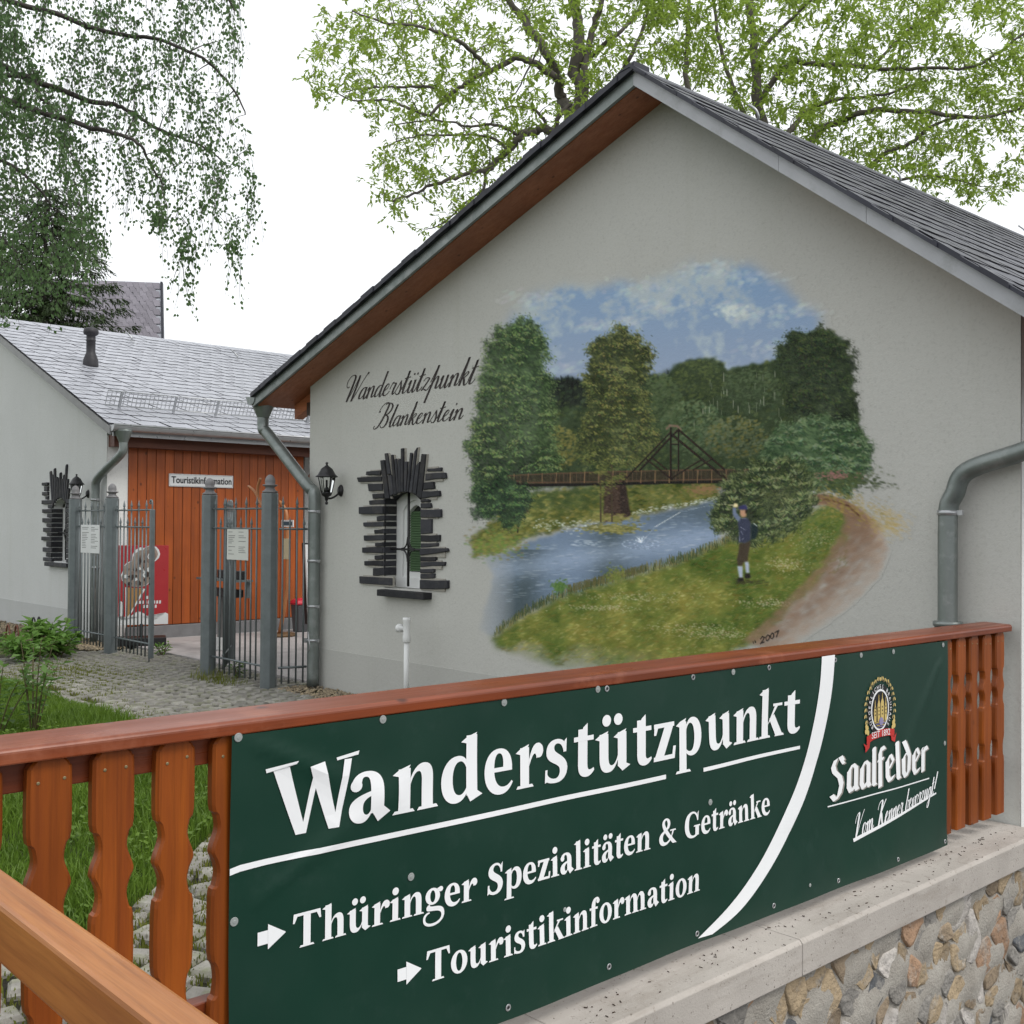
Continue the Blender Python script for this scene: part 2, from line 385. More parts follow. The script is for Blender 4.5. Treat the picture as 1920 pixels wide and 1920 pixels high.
# slates of the visible right slope
nR = Vector((SLR, 0, 1)).normalized(); eR = Vector((-1, 0, SLR)).normalized()
slate_field(roof, (XF, Y0+.0, zr(XF)+.002), (0,1,0), eR, nR, 46, 17, .225, .198, -.05, M_slate_d, key=lambda p: p.y - (p.x+4.4)*.2)
g = MB(); g.prism([(RX-.10, Y0-.05, RZ-.012), (RX, Y0-.05, RZ+.024), (RX+.12, Y0-.05, RZ-.065), (RX+.12, Y0-.05, RZ-.085), (RX, Y0-.05, RZ-.0)], (0, 10.2, 0)); part('ridge_slates', g, M_slate_d, roof)
for yy in (6.25, 8.2, 10.6):        # snow hooks standing on the ridge
    g = MB(); g.tube(smooth_path([(RX-.02,yy,RZ), (RX+.07,yy,RZ-.02), (RX+.07,yy-.02,RZ+.035), (RX+.02,yy-.04,RZ+.085)]), [.009]*18+[.005], 6); part('ridge_hook', g, M_zinc_l, roof)
# gutters and downpipes
def gutter(name, x, y0, y1, z, r, parent, m, side=-1):
    mb = MB(); n = 10; prof = [(x - side*0 + r*math.cos(math.pi + math.pi*k/n), z + r*math.sin(math.pi + math.pi*k/n)) for k in range(n+1)]
    prof2 = [(x + (r-.006)*math.cos(math.pi + math.pi*k/n), z + (r-.006)*math.sin(math.pi + math.pi*k/n)) for k in range(n+1)]
    loop = prof + prof2[::-1]; m_ = len(loop)
    mb.add([(a,y0,b) for a,b in loop] + [(a,y1,b) for a,b in loop], [(i, i+m_, (i+1) % m_+m_, (i+1) % m_) for i in range(m_)], True)
    mb.add([(a,y0,b) for a,b in prof], [tuple(range(n+1))]); mb.add([(a,y1,b) for a,b in prof], [tuple(range(n, -1, -1))])
    mb.tube([(x + side*r, y0, z), (x + side*r, y1, z)], .011, 6)
    return part(name, mb, m, parent)
gutter('gutter', XE-.045, Y0-.02, 15.2, zl(XE)-.02, .075, house, M_zinc, -1)
def downpipe(parent, pts, r, m, bands=(), n=14):
    mb = MB(); mb.tube(smooth_path(pts, 7), r, n); o = part('downpipe', mb, m, parent)
    for (c, ang) in bands:
        b = MB(); b.lathe([(r+.001,-.012),(r+.005,-.012),(r+.005,.012),(r+.001,.012)], c, n, cap=False); b.box((c[0]+r*.8, c[1]-.008, c[2]-.012), (c[0]+r+.03, c[1]+.008, c[2]+.012))
        part('pipe_bracket', b, M_zinc_l, o)
    return o
hx, hy = XE-.04, 5.17; hz = zl(XE)-.07
g = MB(); g.lathe([(.045,-.16),(.05,-.14),(.105,-.01),(.11,.03)], (hx, hy, hz), 12); part('gutter_outlet', g, M_zinc, house)
a = ony(590, 900, 5.27); px_ = a.x
downpipe(house, [(hx,hy,hz-.13), (hx,hy,hz-.20), (hx+.015,hy,hz-.245), (hx+.08,hy+.02,hz-.30), (px_-.10,5.25,1.80), (px_-.03,5.27,1.745), (px_,5.27,1.68), (px_,5.27,1.4), (px_,5.27,.8), (px_,5.27,.02)], .054, M_zinc,
         [((px_,5.27,1.555),0), ((px_,5.27,1.12),0), ((px_,5.27,.72),0), ((px_,5.27,.42),0)])
g = MB(); g.tube(smooth_path([(px_+.02,5.205,.50),(px_+.05,5.19,.46),(px_+.07,5.19,.38),(px_+.03,5.20,.33)]), .006, 5); g.box((px_-.05,5.205,.40),(px_-.02,5.225,.44)); part('pipe_valve', g, M_zinc_l, house)
# right downpipe
xr = ony(1777, 1000, 5.27).x
e = ony(1800, 888, 5.27); f_ = ony(1920, 846, 5.27); dd = (f_ - e)
downpipe(house, [(xr,5.27,.95), (xr,5.27,1.2), (xr,5.27,1.45), (xr+.006,5.27,1.56), (xr+.035,5.27,1.62), tuple(e+dd*.12), tuple(f_), tuple(f_+dd*1.0), (XF-.02,5.25,f_.z+dd.z*1.6)], .047, M_zinc, [((xr,5.27,1.525),0)])
g = MB(); g.tube([(xr,5.27,.98),(xr,5.27,-.4)], .062, 14); g.lathe([(.064,0),(.069,0),(.069,.022),(.05,.024)], (xr,5.27,.965), 14); part('standpipe', g, M_zinc, house)
gutter('gutter', XF+.02, Y0-.02, 15.2, zr(XF)-.03, .075, house, M_zinc, 1)

# window: white frame, green blind, black grille, slate surround
win = bpy.data.objects.new('window', None)
D = YG + .115
g = MB()
def frame_poly(off, z0, zs, zt, x0, x1, y0, y1, wd):
    n = 12; out = []; inn = []
    for k in range(n+1):
        t = k/n; out.append((x0+(x1-x0)*t, zs+(zt-zs)*math.sin(math.pi*t)**.8)); inn.append((x0+wd+(x1-x0-2*wd)*t, zs-wd*.9+(zt-zs)*math.sin(math.pi*t)**.8))
    O = [(x0,z0)] + out + [(x1,z0)]; I = [(x0+wd,z0+wd)] + inn + [(x1-wd,z0+wd)]
    mb = MB(); m_ = len(O)
    for i in range(m_):
        j = (i+1) % m_
        mb.quad((O[i][0],y0,O[i][1]), (O[j][0],y0,O[j][1]), (I[j][0],y0,I[j][1]), (I[i][0],y0,I[i][1]))
        mb.quad((I[i][0],y0,I[i][1]), (I[j][0],y0,I[j][1]), (I[j][0],y1,I[j][1]), (I[i][0],y1,I[i][1]))
    return mb
win = part('window', frame_poly(0, WZ0+.004, WZS-.012, WZT-.012, WX0+.003, WX1-.003, D, D+.06, .085), M_whitepl, house)
part('sash', frame_poly(0, WZ0+.085, WZS-.085, WZT-.085, WX0+.084, WX1-.084, D+.018, D+.06, .05), M_whitepl, win)
g = MB(); g.quad((WX0+.12,D+.058,WZ0+.1), (WX1-.12,D+.058,WZ0+.1), (WX1-.12,D+.058,WZT-.1), (WX0+.12,D+.058,WZT-.1)); part('pane', g, M_glass, win)
M_blind = pmat('green_blind', (.085,.16,.07), (.065,.13,.055), rough=.55, scale=12, bump=0)
for k in range(24):
    z = WZ0 + .15 + k*.0205
    g = MB(); g.obox(((WX0+WX1)/2+.0, D+.045, z), ((WX1-WX0)/2-.135, 0, 0), (0, .006, .009), (0, -.0006, .0006)); part('blind_slat', g, M_blind, win)
g = MB()
cx, cz = -7.115, 1.245; yb = D - .06
g.tube([(cx,yb,WZ0+.02),(cx,yb,WZT-.01)], .0105, 8); g.tube([(WX0-.005,yb,cz),(WX1+.005,yb,cz)], .0085, 8)
for sx in (-1, 1):
    for sz in (-1, 1):
        g.tube(smooth_path([(cx+sx*.085,yb-.004,cz+sz*.006),(cx+sx*.045,yb-.004,cz+sz*.014),(cx+sx*.016,yb-.004,cz+sz*.05),(cx+sx*.006,yb-.004,cz+sz*.10)]), .007, 6)
part('window_grille', g, M_black, win)
g = MB(); a, b = ony(709, 1105, YG-.07), ony(795, 1113, YG-.07); g.box((a.x, YG-.085, .862), (b.x+.01, YG+.12, .915)); part('window_sill', g, M_stoneslate, house, bevel=.004)

def block(name, poly, y0, y1, m, parent, bev=.004):   # irregular block with its outline in the wall plane
    mb = MB(); mb.prism([(x, y0, z) for x, z in poly], (0, y1-y0, 0)); return part(name, mb, m, parent, bevel=bev, seg=1)
def W2(u, v): p = ony(u, v, YG); return p.x, p.z
ZQ = lambda u, v: W2(650+u/6, 820+v/6)               # marks measured on an enlarged view of the window surround
left = [(245,385,412,372,400,430,240,425), (133,452,410,440,412,497,150,503), (258,525,418,520,425,600,270,608), (313,638,440,630,443,685,320,692), (268,712,545,700,548,752,272,758),
        (162,785,545,772,548,862,163,862), (357,892,548,878,548,935,360,945), (203,957,548,950,548,1002,205,1003), (327,1040,548,1030,548,1085,330,1085), (208,1103,548,1098,548,1160,212,1163),
        (345,1188,548,1182,548,1228,345,1228), (195,1240,548,1237,548,1308,196,1298), (338,1330,548,1325,548,1378,340,1376), (217,1392,548,1396,548,1456,220,1442), (313,1470,548,1470,548,1558,313,1556), (160,1562,530,1582,530,1666,163,1642)]
right = [(925,352,1083,338,1082,382,925,385), (912,408,1125,396,1138,462,905,488), (893,508,995,502,1002,578,885,593), (872,605,1062,600,1068,662,868,690), (858,700,948,697,948,728,858,733),
         (853,742,960,740,970,792,853,796), (853,812,1078,808,1080,898,853,900), (850,922,970,918,970,1078,850,1088), (850,1100,1065,1096,1062,1170,850,1172), (850,1192,1042,1188,1040,1222,850,1240),
         (848,1250,1150,1246,1163,1282,848,1328), (848,1345,1025,1343,1022,1392,848,1395), (848,1405,1125,1400,1118,1445,848,1460), (846,1482,1003,1478,1000,1520,846,1525), (846,1535,1003,1530,1002,1586,846,1588), (848,1602,1160,1608,1158,1702,848,1702)]
mortar = MB()                                        # lime mortar bed showing between the blocks
def bed(P, n):
    xs_, zs_ = [p[0] for p in P], [p[1] for p in P]; mortar.box((max(min(xs_)-.002, -9), YG-.010-n*.00007, min(zs_)-.009), (max(xs_)+.002, YG+.01, max(zs_)+.009))
for k, q in enumerate(left + right):
    P = [ZQ(q[i], q[i+1]) for i in range(0, 8, 2)]
    isL = k < len(left)
    if isL:   # left blocks turn into the reveal
        P = [(min(x, WX0-.002) if i in (1,2) and q[2] > 540 else x, z) for i, (x, z) in enumerate(P)]
    else:
        P = [(max(x, WX1+.002) if i in (0,3) and q[0] < 870 else x, z) for i, (x, z) in enumerate(P)]
    jj = RNG.uniform(-.004, .006); bed([(x + (.05 if i in (0,3) else 0)*(1 if isL else 0) - (.05 if i in (1,2) and not isL else 0), z) for i, (x, z) in enumerate(P)], k)
    # rough the outline a little
    Q = []
    for i in range(4):
        x, z = P[i]; x2, z2 = P[(i+1) % 4]; Q.append((x, z))
        if abs(x2-x) > .09: Q.append((x+(x2-x)*.5, z+(z2-z)*.5+RNG.uniform(-.004,.004)))
    block('slate_block', Q, YG-.022-jj, YG+.02, M_stoneslate, house)
    if isL and q[2] > 540:        # the same block seen in the reveal
        z0, z1 = sorted((P[1][1], P[2][1])); mb = MB(); mb.box((WX0-.004, YG-.018, z0), (WX0+.010, YG+.112, z1)); part('slate_block', mb, M_stoneslate, house, bevel=.003, seg=1)
fan = [(410,262,452,255,512,690,462,690), (455,182,485,178,522,415,488,422), (487,432,528,422,556,640,512,665), (528,200,546,195,592,640,560,655), (562,248,588,238,608,628,590,630), (606,250,636,240,640,620,612,625),
       (642,128,668,122,668,615,644,618), (680,275,714,272,700,615,676,615), (744,172,768,185,722,618,704,616), (790,160,820,112,762,630,728,622), (806,320,850,272,808,640,768,632), (868,188,918,190,868,690,815,650)]
for n_, q in enumerate(fan):
    P = [ZQ(q[i], q[i+1]) for i in range(0, 8, 2)]; mortar.prism([(x + (-.008 if i in (0,3) else .008), YG-.0145-n_*.00007, z) for i, (x, z) in enumerate(P)], (0,.02,0)); block('slate_block', P, YG-.026-RNG.uniform(0,.008), YG+.02, M_stoneslate, house)
part('mortar_bed', mortar, M_mortar, house, fix=False)
for k in range(9):                                   # arch soffit stones seen from below
    t0, t1 = k/9, (k+.94)/9
    xa, xb = WX0+(WX1-WX0)*t0, WX0+(WX1-WX0)*t1
    za, zb = [WZS+(WZT-WZS)*math.sin(math.pi*min(max(t,0),1))**.8 for t in (t0, t1)]
    mb = MB(); mb.prism([(xa,YG-.018,za-.010),(xb,YG-.018,zb-.010),(xb,YG-.018,zb+.004),(xa,YG-.018,za+.004)], (0,.13,0)); part('slate_block', mb, M_stoneslate, house)

# ------------------------------------------------------------------ retaining wall with concrete coping
ret = thing('retaining_wall', 'rubble stone retaining wall with concrete coping under the balustrade', 'wall', (-2.25, 3.2, -1.5))
M_coping = None
def coping_mat():
    N = Nodes('coping_concrete'); v = N.coord()
    c = N.mix(N.ramp(N.noise(v, 2.6, 5, .65), .35, .7), (.45,.415,.378), (.365,.335,.305))
    c = N.mix(N.ramp(N.noise(v, 85, 2, .5), .67, .73, 0, .8), c, (.09,.075,.06)); c = N.mix(N.ramp(N.noise(N.coord((9,1.6,9)), 1.0, 6, .75), .50, .74, 0, .55), c, (.22,.185,.15))
    c = N.mix(N.ramp(N.noise(N.coord((5,14,14)), 1.6, 5, .75), .60, .72, 0, .6), c, (.16,.125,.095))
    N.bump(N.math('ADD', N.noise(v, 120, 4, .7), N.noise(v, 9, 3, .6)), .4, .006)
    return N.out(c, .9, 0, .25)
M_coping = coping_mat()
for y0, y1 in ((-1.2, .9), (.904, 2.2), (2.203, 3.30), (3.303, YG-.012)):
    g = MB(); x0, x1, z0, z1 = -2.62, -2.10, -.093, .030
    g.prism([(x0,y0,z0),(x1,y0,z0),(x1,y0,z1-.012),(x1-.012,y0,z1),(x0,y0,z1)], (0, y1-y0, 0)); part('coping_slab', g, M_coping, ret, bevel=.003)
def rubble_mortar():
    N = Nodes('rubble_mortar'); v = N.coord()
    c = N.mix(N.ramp(N.noise(v, 5, 5, .65), .35, .65), (.40,.375,.335), (.30,.275,.24)); c = N.mix(N.ramp(N.noise(v, 60, 3, .6), .6, .75, 0, .6), c, (.16,.14,.12))
    N.bump(N.math('ADD', N.noise(v, 90, 4, .7), N.noise(v, 14, 4, .6)), .7, .012); return N.out(c, .95, 0, .2)
ny_, nz_ = 150, 46; g = MB(); vv = []
XW = -2.145
for j in range(nz_+1):
    for i in range(ny_+1):
        y = -1.2 + (YG+1.2)*i/ny_; z = -1.55 + 1.46*j/nz_
        vv.append((XW + .005 + .006*math.sin(y*23+z*11)+.008*math.sin(y*9-z*31)+NP.uniform(-.003,.003), y, z))
g.add(vv, [(j*(ny_+1)+i, j*(ny_+1)+i+1, (j+1)*(ny_+1)+i+1, (j+1)*(ny_+1)+i) for j in range(nz_) for i in range(ny_)], True)
g.box((-2.6, -1.2, -1.55), (XW-.03, YG-.012, -.095)); part('mortar_face', g, rubble_mortar(), ret, fix=False)
def smear(m):          # mortar left on the faces of the stones
    for n in m.node_tree.nodes:
        if n.type == 'MAP_RANGE' and abs(n.inputs[1].default_value-.52) < 1e-4: n.inputs[1].default_value = .53; n.inputs[2].default_value = .66; n.inputs[4].default_value = .75
    return m
def stone_mat(name, a, b): return smear(pmat(name, a, b, rough=.9, scale=14, bump=1.0, bscale=34, bdist=.014, spec=.15, rnd=.22, dirt=(.37,.345,.31), dscale=7))
SM = [stone_mat('ochre_stone', (.37,.285,.185), (.27,.21,.14)), stone_mat('orange_stone', (.36,.235,.155), (.29,.185,.12)), stone_mat('grey_stone', (.255,.24,.22), (.19,.18,.165)),
      stone_mat('quartz_stone', (.50,.47,.44), (.38,.35,.32)), stone_mat('slate_stone', (.125,.13,.138), (.09,.095,.10)), stone_mat('brown_stone', (.29,.225,.155), (.21,.165,.12))]
def clip_half(poly, nx, ny, d):     # keep nx*x+ny*y <= d
    out = []
    for k in range(len(poly)):
        p, q = poly[k], poly[(k+1) % len(poly)]; a, b = nx*p[0]+ny*p[1]-d, nx*q[0]+ny*q[1]-d
        if a <= 0: out.append(p)
        if (a < 0) != (b < 0): t = a/(a-b); out.append((p[0]+(q[0]-p[0])*t, p[1]+(q[1]-p[1])*t))
    return out
seeds = []
SPX = [(1712,1815,1),(1642,1868,4),(1618,1815,0),(1768,1790,0),(1820,1755,3),(1587,1800,5),(1550,1870,0),(1516,1890,0),(1663,1762,2),(1725,1767,2),(1665,1795,3),(1872,1755,1),(1900,1720,2),(1865,1700,1),(1900,1800,2),(1850,1800,1),
       (1835,1862,3),(1785,1862,0),(1770,1905,3),(1905,1850,0),(1865,1890,2),(1595,1895,2),(1700,1895,5),(1450,1905,0),(1375,1905,2),(1830,1912,5),(1910,1765,4),(1680,1850,2),(1910,1905,1)]
for u, v, mi in SPX: p = onx(u, v, XW); seeds.append((p.y, p.z, mi))
tries = 0
while tries < 9000 and len(seeds) < 330:
    tries += 1; y, z = NP.uniform(.9, 5.32), NP.uniform(-1.25, -.13); dmin = NP.choice([.05,.08,.11,.15])
    if all(math.hypot((y-a)*.9, z-b) > dmin for a, b, _ in seeds): seeds.append((y, z, int(NP.choice([0,0,0,0,1,2,2,2,3,3,3,4,5,5,5]))))
for k, (cy, cz, mi) in enumerate(seeds):
    r = random.Random(k+77); RM = r.uniform(.085,.16); el = r.uniform(.75,1.25); an = r.uniform(0, 3.14)
    poly = []
    for j in range(9):
        a = 2*math.pi*(j+r.uniform(-.3,.3))/9; x_, y_ = RM*el*math.cos(a), RM/el*math.sin(a); poly.append((cy+x_*math.cos(an)-y_*math.sin(an), cz+x_*math.sin(an)+y_*math.cos(an)))
    for (a, b, _) in sorted(seeds, key=lambda q: (q[0]-cy)**2+(q[1]-cz)**2)[1:16]:
        dx, dy = a-cy, b-cz; L = math.hypot(dx, dy); nx, ny = dx/L, dy/L; poly = clip_half(poly, nx, ny, nx*(cy+a)/2+ny*(cz+b)/2 - r.uniform(.003,.011))
        if len(poly) < 3: break
    poly = clip_half(poly, 0, 1, -.112) if len(poly) > 2 else poly; poly = clip_half(poly, 1, 0, YG-.03) if len(poly) > 2 else poly
    if len(poly) < 3: continue
    for _ in range(1): poly = [q for i in range(len(poly)) for q in ((poly[i][0]*.85+poly[(i+1) % len(poly)][0]*.15, poly[i][1]*.85+poly[(i+1) % len(poly)][1]*.15), (poly[i][0]*.15+poly[(i+1) % len(poly)][0]*.85, poly[i][1]*.15+poly[(i+1) % len(poly)][1]*.85))]
    n = len(poly); gy, gz = sum(p[0] for p in poly)/n, sum(p[1] for p in poly)/n; proud = r.choice([.0,.001,.002,.004,.006,.009]); tl = (r.uniform(-.06,.06), r.uniform(-.06,.06))
    poly = [(p[0]+r.uniform(-.005,.005), p[1]+r.uniform(-.005,.005)) for p in poly]; rings = []
    for f, h in ((1.0,None), (.985,.55), (.945,.95), (.66,1.0), (.33,1.0)):
        rings.append([(XW + (-.03 if h is None else .004+h*proud + (tl[0]*(y-gy)+tl[1]*(z-gz))*(.4 if h < 1 else .6) + (r.uniform(-.003,.003) if h > .5 else 0)), gy+(y-gy)*f, gz+(z-gz)*f) for y, z in poly])
    m_ = len(rings); mb = MB(); mb.add(sum(rings, []) + [(XW+.004+proud*1.03, gy, gz)], [(i*n+q, i*n+(q+1) % n, (i+1)*n+(q+1) % n, (i+1)*n+q) for i in range(m_-1) for q in range(n)] + [((m_-1)*n+q, (m_-1)*n+(q+1) % n, m_*n) for q in range(n)], True)
    part('rubble_stone', mb, SM[mi], ret)
# ------------------------------------------------------------------ balustrade
rail = thing('balustrade', 'brown wooden balustrade with scalloped slats carrying the green banner', 'railing', (-2.3, 2.8, .03))
M_rail = wood('rail_wood', (.27,.060,.018), (.175,.037,.011), 1, rough=.30, gscale=.8, spec=.45, worn=(.36,.125,.065))
M_bal = wood('slat_wood', (.32,.082,.011), (.205,.045,.006), 2, rough=.36, gscale=.8, spec=.28)
M_hand = wood('handrail_wood', (.52,.215,.06), (.36,.125,.03), 0, rough=.36, gscale=1.6, knots=False)
def zdrop(y): return -.0035*(y-.7)
g = MB(); x0, x1 = -2.378, -2.236
ya, yb2 = -.6, 5.305
for_pts = [(x0,0,.980),(x1,0,.974),(x1,0,1.000),(x1-.007,0,1.007),(x0+.006,0,1.012),(x0,0,1.006)]
g.add([(x,ya,z+zdrop(ya)) for x,_,z in for_pts]+[(x,yb2,z+zdrop(yb2)) for x,_,z in for_pts], [tuple(range(5,-1,-1)), tuple(range(6,12))]+[(i,(i+1)%6,(i+1)%6+6,i+6) for i in range(6)])
part('top_rail', g, M_rail, rail, bevel=.004, seg=2)
def ledger(z0, z1):
    g = MB(); g.add([(x,y,z+zdrop(y)) for y in (ya,yb2-.04) for x,z in ((-2.325,z0),(-2.283,z0),(-2.283,z1),(-2.325,z1))], [(3,2,1,0),(4,5,6,7),(0,1,5,4),(1,2,6,5),(2,3,7,6),(3,0,4,7)])
    part('ledger', g, M_rail, rail, bevel=.003)
ledger(.908, .973); ledger(.305, .375)
prof = [(.000,.118),(.0,.36),(-.012,.395),(-.017,.43),(-.012,.46),(0,.49),(0,.62),(-.010,.640),(-.017,.668),(-.011,.694),(-.001,.712),(0.0,.722),(-.004,.735),(-.014,.757),(-.017,.775),(-.011,.800),(0,.822),(0,.945),(-.003,.958),(-.009,.968),(-.019,.976),(-.022,.977)]
prof = [(x*.84 if .3 < z < .9 else x, z) for x, z in prof]
prof = [(p.x, p.y) for p in smooth_path([(x, z, 0) for x, z in prof], 3)]
def baluster_mesh():
    w2 = .0445; L = [(-w2-d, z) for d, z in prof]; Rr = [(w2+d, z) for d, z in prof]
    poly = L[::-1] + Rr
    mb = MB(); n = len(poly); C = .006; th = .026
    # chamfered front edge, both caps built as strips between the two sides
    m_ = len(prof)
    def ring(x, ins): return [(x, y + (ins if y < 0 else -ins), z) for y, z in L], [(x, y + (ins if y < 0 else -ins), z) for y, z in Rr]
    levels = [ring(-th/2, 0), ring(th/2-C, 0), ring(th/2, C)]
    vs = []
    for a, b in levels: vs += a + b
    def vi(l, side, k): return l*2*m_ + side*m_ + k
    fs = []
    for k in range(m_-1):
        fs.append((vi(2,0,k), vi(2,1,k), vi(2,1,k+1), vi(2,0,k+1))); fs.append((vi(0,0,k), vi(0,0,k+1), vi(0,1,k+1), vi(0,1,k)))
        for l in (0, 1):
            for s in (0, 1): fs.append((vi(l,s,k), vi(l,s,k+1), vi(l+1,s,k+1), vi(l+1,s,k)))
    for l in (0, 1):
        for k in (0, m_-1): fs.append((vi(l,0,k), vi(l,1,k), vi(l+1,1,k), vi(l+1,0,k)))
    mb.add(vs, fs); return mesh_of(mb)
bme = baluster_mesh(); bme.materials.append(M_bal)
sc_me = mesh_of(MB().lathe([(.0,0),(.0036,0),(.0036,.001),(.0015,.0006)], (0,0,0), 8)); sc_me.materials.append(pmat('brass_screw', (.30,.24,.13), rough=.5, bump=0, metal=.5))
base_loc = rail.location
for i in range(-9, 34):
    yr = .862 + .13325*i; yc = yr - .0445
    o = bpy.data.objects.new('baluster', bme); COL.objects.link(o); o.parent = rail
    o.location = Vector((-2.266 + RNG.uniform(-.002,.002), yc, zdrop(yc) + RNG.uniform(-.003,.002))) - base_loc; o.rotation_euler = (RNG.uniform(-.004,.004), 0, RNG.uniform(-.01,.01))
    if i < 4 or i > 27:
        for dy in (-.024, .024):
            s_ = bpy.data.objects.new('screw', sc_me); COL.objects.link(s_); s_.parent = o; s_.location = (.0128, dy+RNG.uniform(-.004,.004), .935+RNG.uniform(-.008,.008)); s_.rotation_euler = (0, R2D(90), 0)
# handrail crossing the near corner, running from the balustrade towards the viewer
hr = thing('handrail', 'light orange wooden handrail crossing the lower left corner', 'handrail', (-1.2, .457, -1.5))
g = MB(); g.box((-2.235, .434, .930), (-.2, .482, 1.0)); part('rail_beam', g, M_hand, hr, bevel=.006)
g = MB(); g.box((-.32, .434, -1.55), (-.26, .482, .929)); part('post', g, M_hand, hr, bevel=.004)

# ------------------------------------------------------------------ banner
ban = thing('banner', 'dark green vinyl banner with white lettering hung on the balustrade', 'banner', (-2.25, 2.9, .03))
BY0, BY1 = 1.209, 4.640
def bdz(y): return -.0085*(y-1.2)
pins_top = [1.224,1.622,2.036,2.409,3.089,3.926,4.176,4.596]
def bwave(y, z):     # gentle slack of the cloth, pinned where the washers are
    t = (z-.10)/.87
    a = .0055*math.sin(y*2.9+.6)*math.sin(math.pi*min(max(t,0),1)) + .0032*math.sin(y*6.1+z*5) + .0015*math.sin(y*13-z*9)
    a += .007*max(0, .25-t)*4*(.5+.5*math.sin(y*3.3+1.0))
    # creases radiating from corner pins
    for (py, pz, s) in ((4.60,.945,-1.0),(1.22,.97,1.0),(1.22,.55,.8)):
        dy, dz = y-py, z-pz; r = math.hypot(dy, dz)+1e-6; ang = math.atan2(dz, dy)
        a0 = -2.25 if py > 3 else (-.45 if pz > .9 else .5)
        a += .0085*math.exp(-((ang-a0)/.09)**2)*math.exp(-r/.45)*min(r/.05, 1)
    return max(a+.006, -.001)
def BP(y, z, off=0.0): return (-2.2475 + .004 + bwave(y, z) + off, y, z + bdz(y))
M_green = Nodes('green_vinyl')
def green_mat():
    N = M_green; v = N.coord()
    c = N.mix(N.ramp(N.noise(v, 1.8, 3), .3, .7), (.0052,.036,.022), (.0045,.030,.019))
    c = N.mix(N.ramp(N.noise(v, 9, 6, .75), .56, .82, 0, .40), c, (.03,.06,.05))
    N.bump(N.noise(v, 260, 2), .06, .001)
    return N.out(c, N.ramp(N.noise(v, 5, 4), .3, .7, .36, .52), 0, .34)
M_green = green_mat()
nyb, nzb = 190, 50; g = MB(); vv = []
for j in range(nzb+1):
    for i in range(nyb+1):
        y = BY0 + (BY1-BY0)*i/nyb; z0 = .097; z = z0 + (.972+.0045*(y-1.2)-z0)*j/nzb
        yy = y + (.012*math.exp(-((z-.1)/.05)**2) if y > 4.62 else 0)
        vv.append(BP(yy, z))
g.add(vv, [(j*(nyb+1)+i, j*(nyb+1)+i+1, (j+1)*(nyb+1)+i+1, (j+1)*(nyb+1)+i) for j in range(nzb) for i in range(nyb)], True)
sheet = part('sheet', g, M_green, ban, fix=False)
M_print = pmat('white_print', (.86,.87,.88), (.83,.84,.85), rough=.42, scale=3, bump=0)
M_wash = pmat('grey_plastic_washer', (.30,.32,.31), (.25,.27,.26), rough=.55, bump=0)
def washer(y, z, hole, r=.0165):
    o = Vector(BP(y, z, .0012)); mb = MB(); n = 14
    for a, b, x in ((r, r*.9, .0), (r*.9, .006 if not hole else .008, .002)): pass
    ring = [(r, 0), (r*.92, .0011), (.0055 if hole else .0045, .0012), (.005 if hole else .0035, .0020 if not hole else .0006)]
    vs = []
    for rr, h in ring:
        for k in range(n): a = 2*math.pi*k/n; vs.append((o.x+h, o.y+rr*math.cos(a), o.z+rr*math.sin(a)))
    fs = [(i*n+k, i*n+(k+1) % n, (i+1)*n+(k+1) % n, (i+1)*n+k) for i in range(len(ring)-1) for k in range(n)]
    mb.add(vs, fs, False)
    if not hole: mb.add([vs[(len(ring)-1)*n+k] for k in range(n)], [tuple(range(n))])
    part('eyelet' if hole else 'washer', mb, M_zinc_l if hole else M_wash, ban)
    if hole:
        mb = MB(); mb.add([(o.x+.0006, o.y+.005*math.cos(2*math.pi*k/n), o.z+.005*math.sin(2*math.pi*k/n)) for k in range(n)], [tuple(range(n))]); part('eyelet_hole', mb, M_black, ban)
for y, z in ((1.224,.967),(1.622,.962),(2.036,.960),(2.409,.961),(3.089,.954),(3.926,.948),(4.176,.944),(4.596,.943),(1.222,.552),(1.718,.549),(2.953,.536),(4.617,.515),(2.27,.34),(3.56,.13)): washer(y, z-bdz(y), False, .0105 if z > .5 else .007)
for y, z in ((2.449,.959),(2.868,.956),(3.296,.952),(3.727,.946),(2.048,.124),(2.463,.124),(2.897,.114),(3.328,.108),(3.759,.104),(4.202,.097),(4.625,.088),(1.63,.126),(1.24,.13)): washer(y, z-bdz(y), True, .0098)

# ------------------------------------------------------------------ lettering: every letter is a set of strips in a 100-unit x-height box
def seg(P, n=9): return [tuple(p) for p in bez(P, n)]
def rect(x0, y0, x1, y1, n=6):
    return [((x0, y0+(y1-y0)*k/n), (x1, y0+(y1-y0)*k/n)) for k in range(n+1)]
def poly2(a, b, c, d, n=6):            # strip from edge a-b to edge d-c
    return [((a[0]+(d[0]-a[0])*k/n, a[1]+(d[1]-a[1])*k/n), (b[0]+(c[0]-b[0])*k/n, b[1]+(c[1]-b[1])*k/n)) for k in range(n+1)]
def strip(o, i): return list(zip(seg(o), seg(i)))
def ell(cx, cy, rx, ry, n=9): return [((cx-rx*math.sin(math.pi*k/n), cy-ry*math.cos(math.pi*k/n)), (cx+rx*math.sin(math.pi*k/n), cy-ry*math.cos(math.pi*k/n))) for k in range(n+1)]
def ringe(cx, cy, rx, ry, ix, iy, n=28): return [((cx+rx*math.cos(2*math.pi*k/n), cy+ry*math.sin(2*math.pi*k/n)), (cx+ix*math.cos(2*math.pi*k/n+.0), cy+iy*math.sin(2*math.pi*k/n))) for k in range(n+1)]
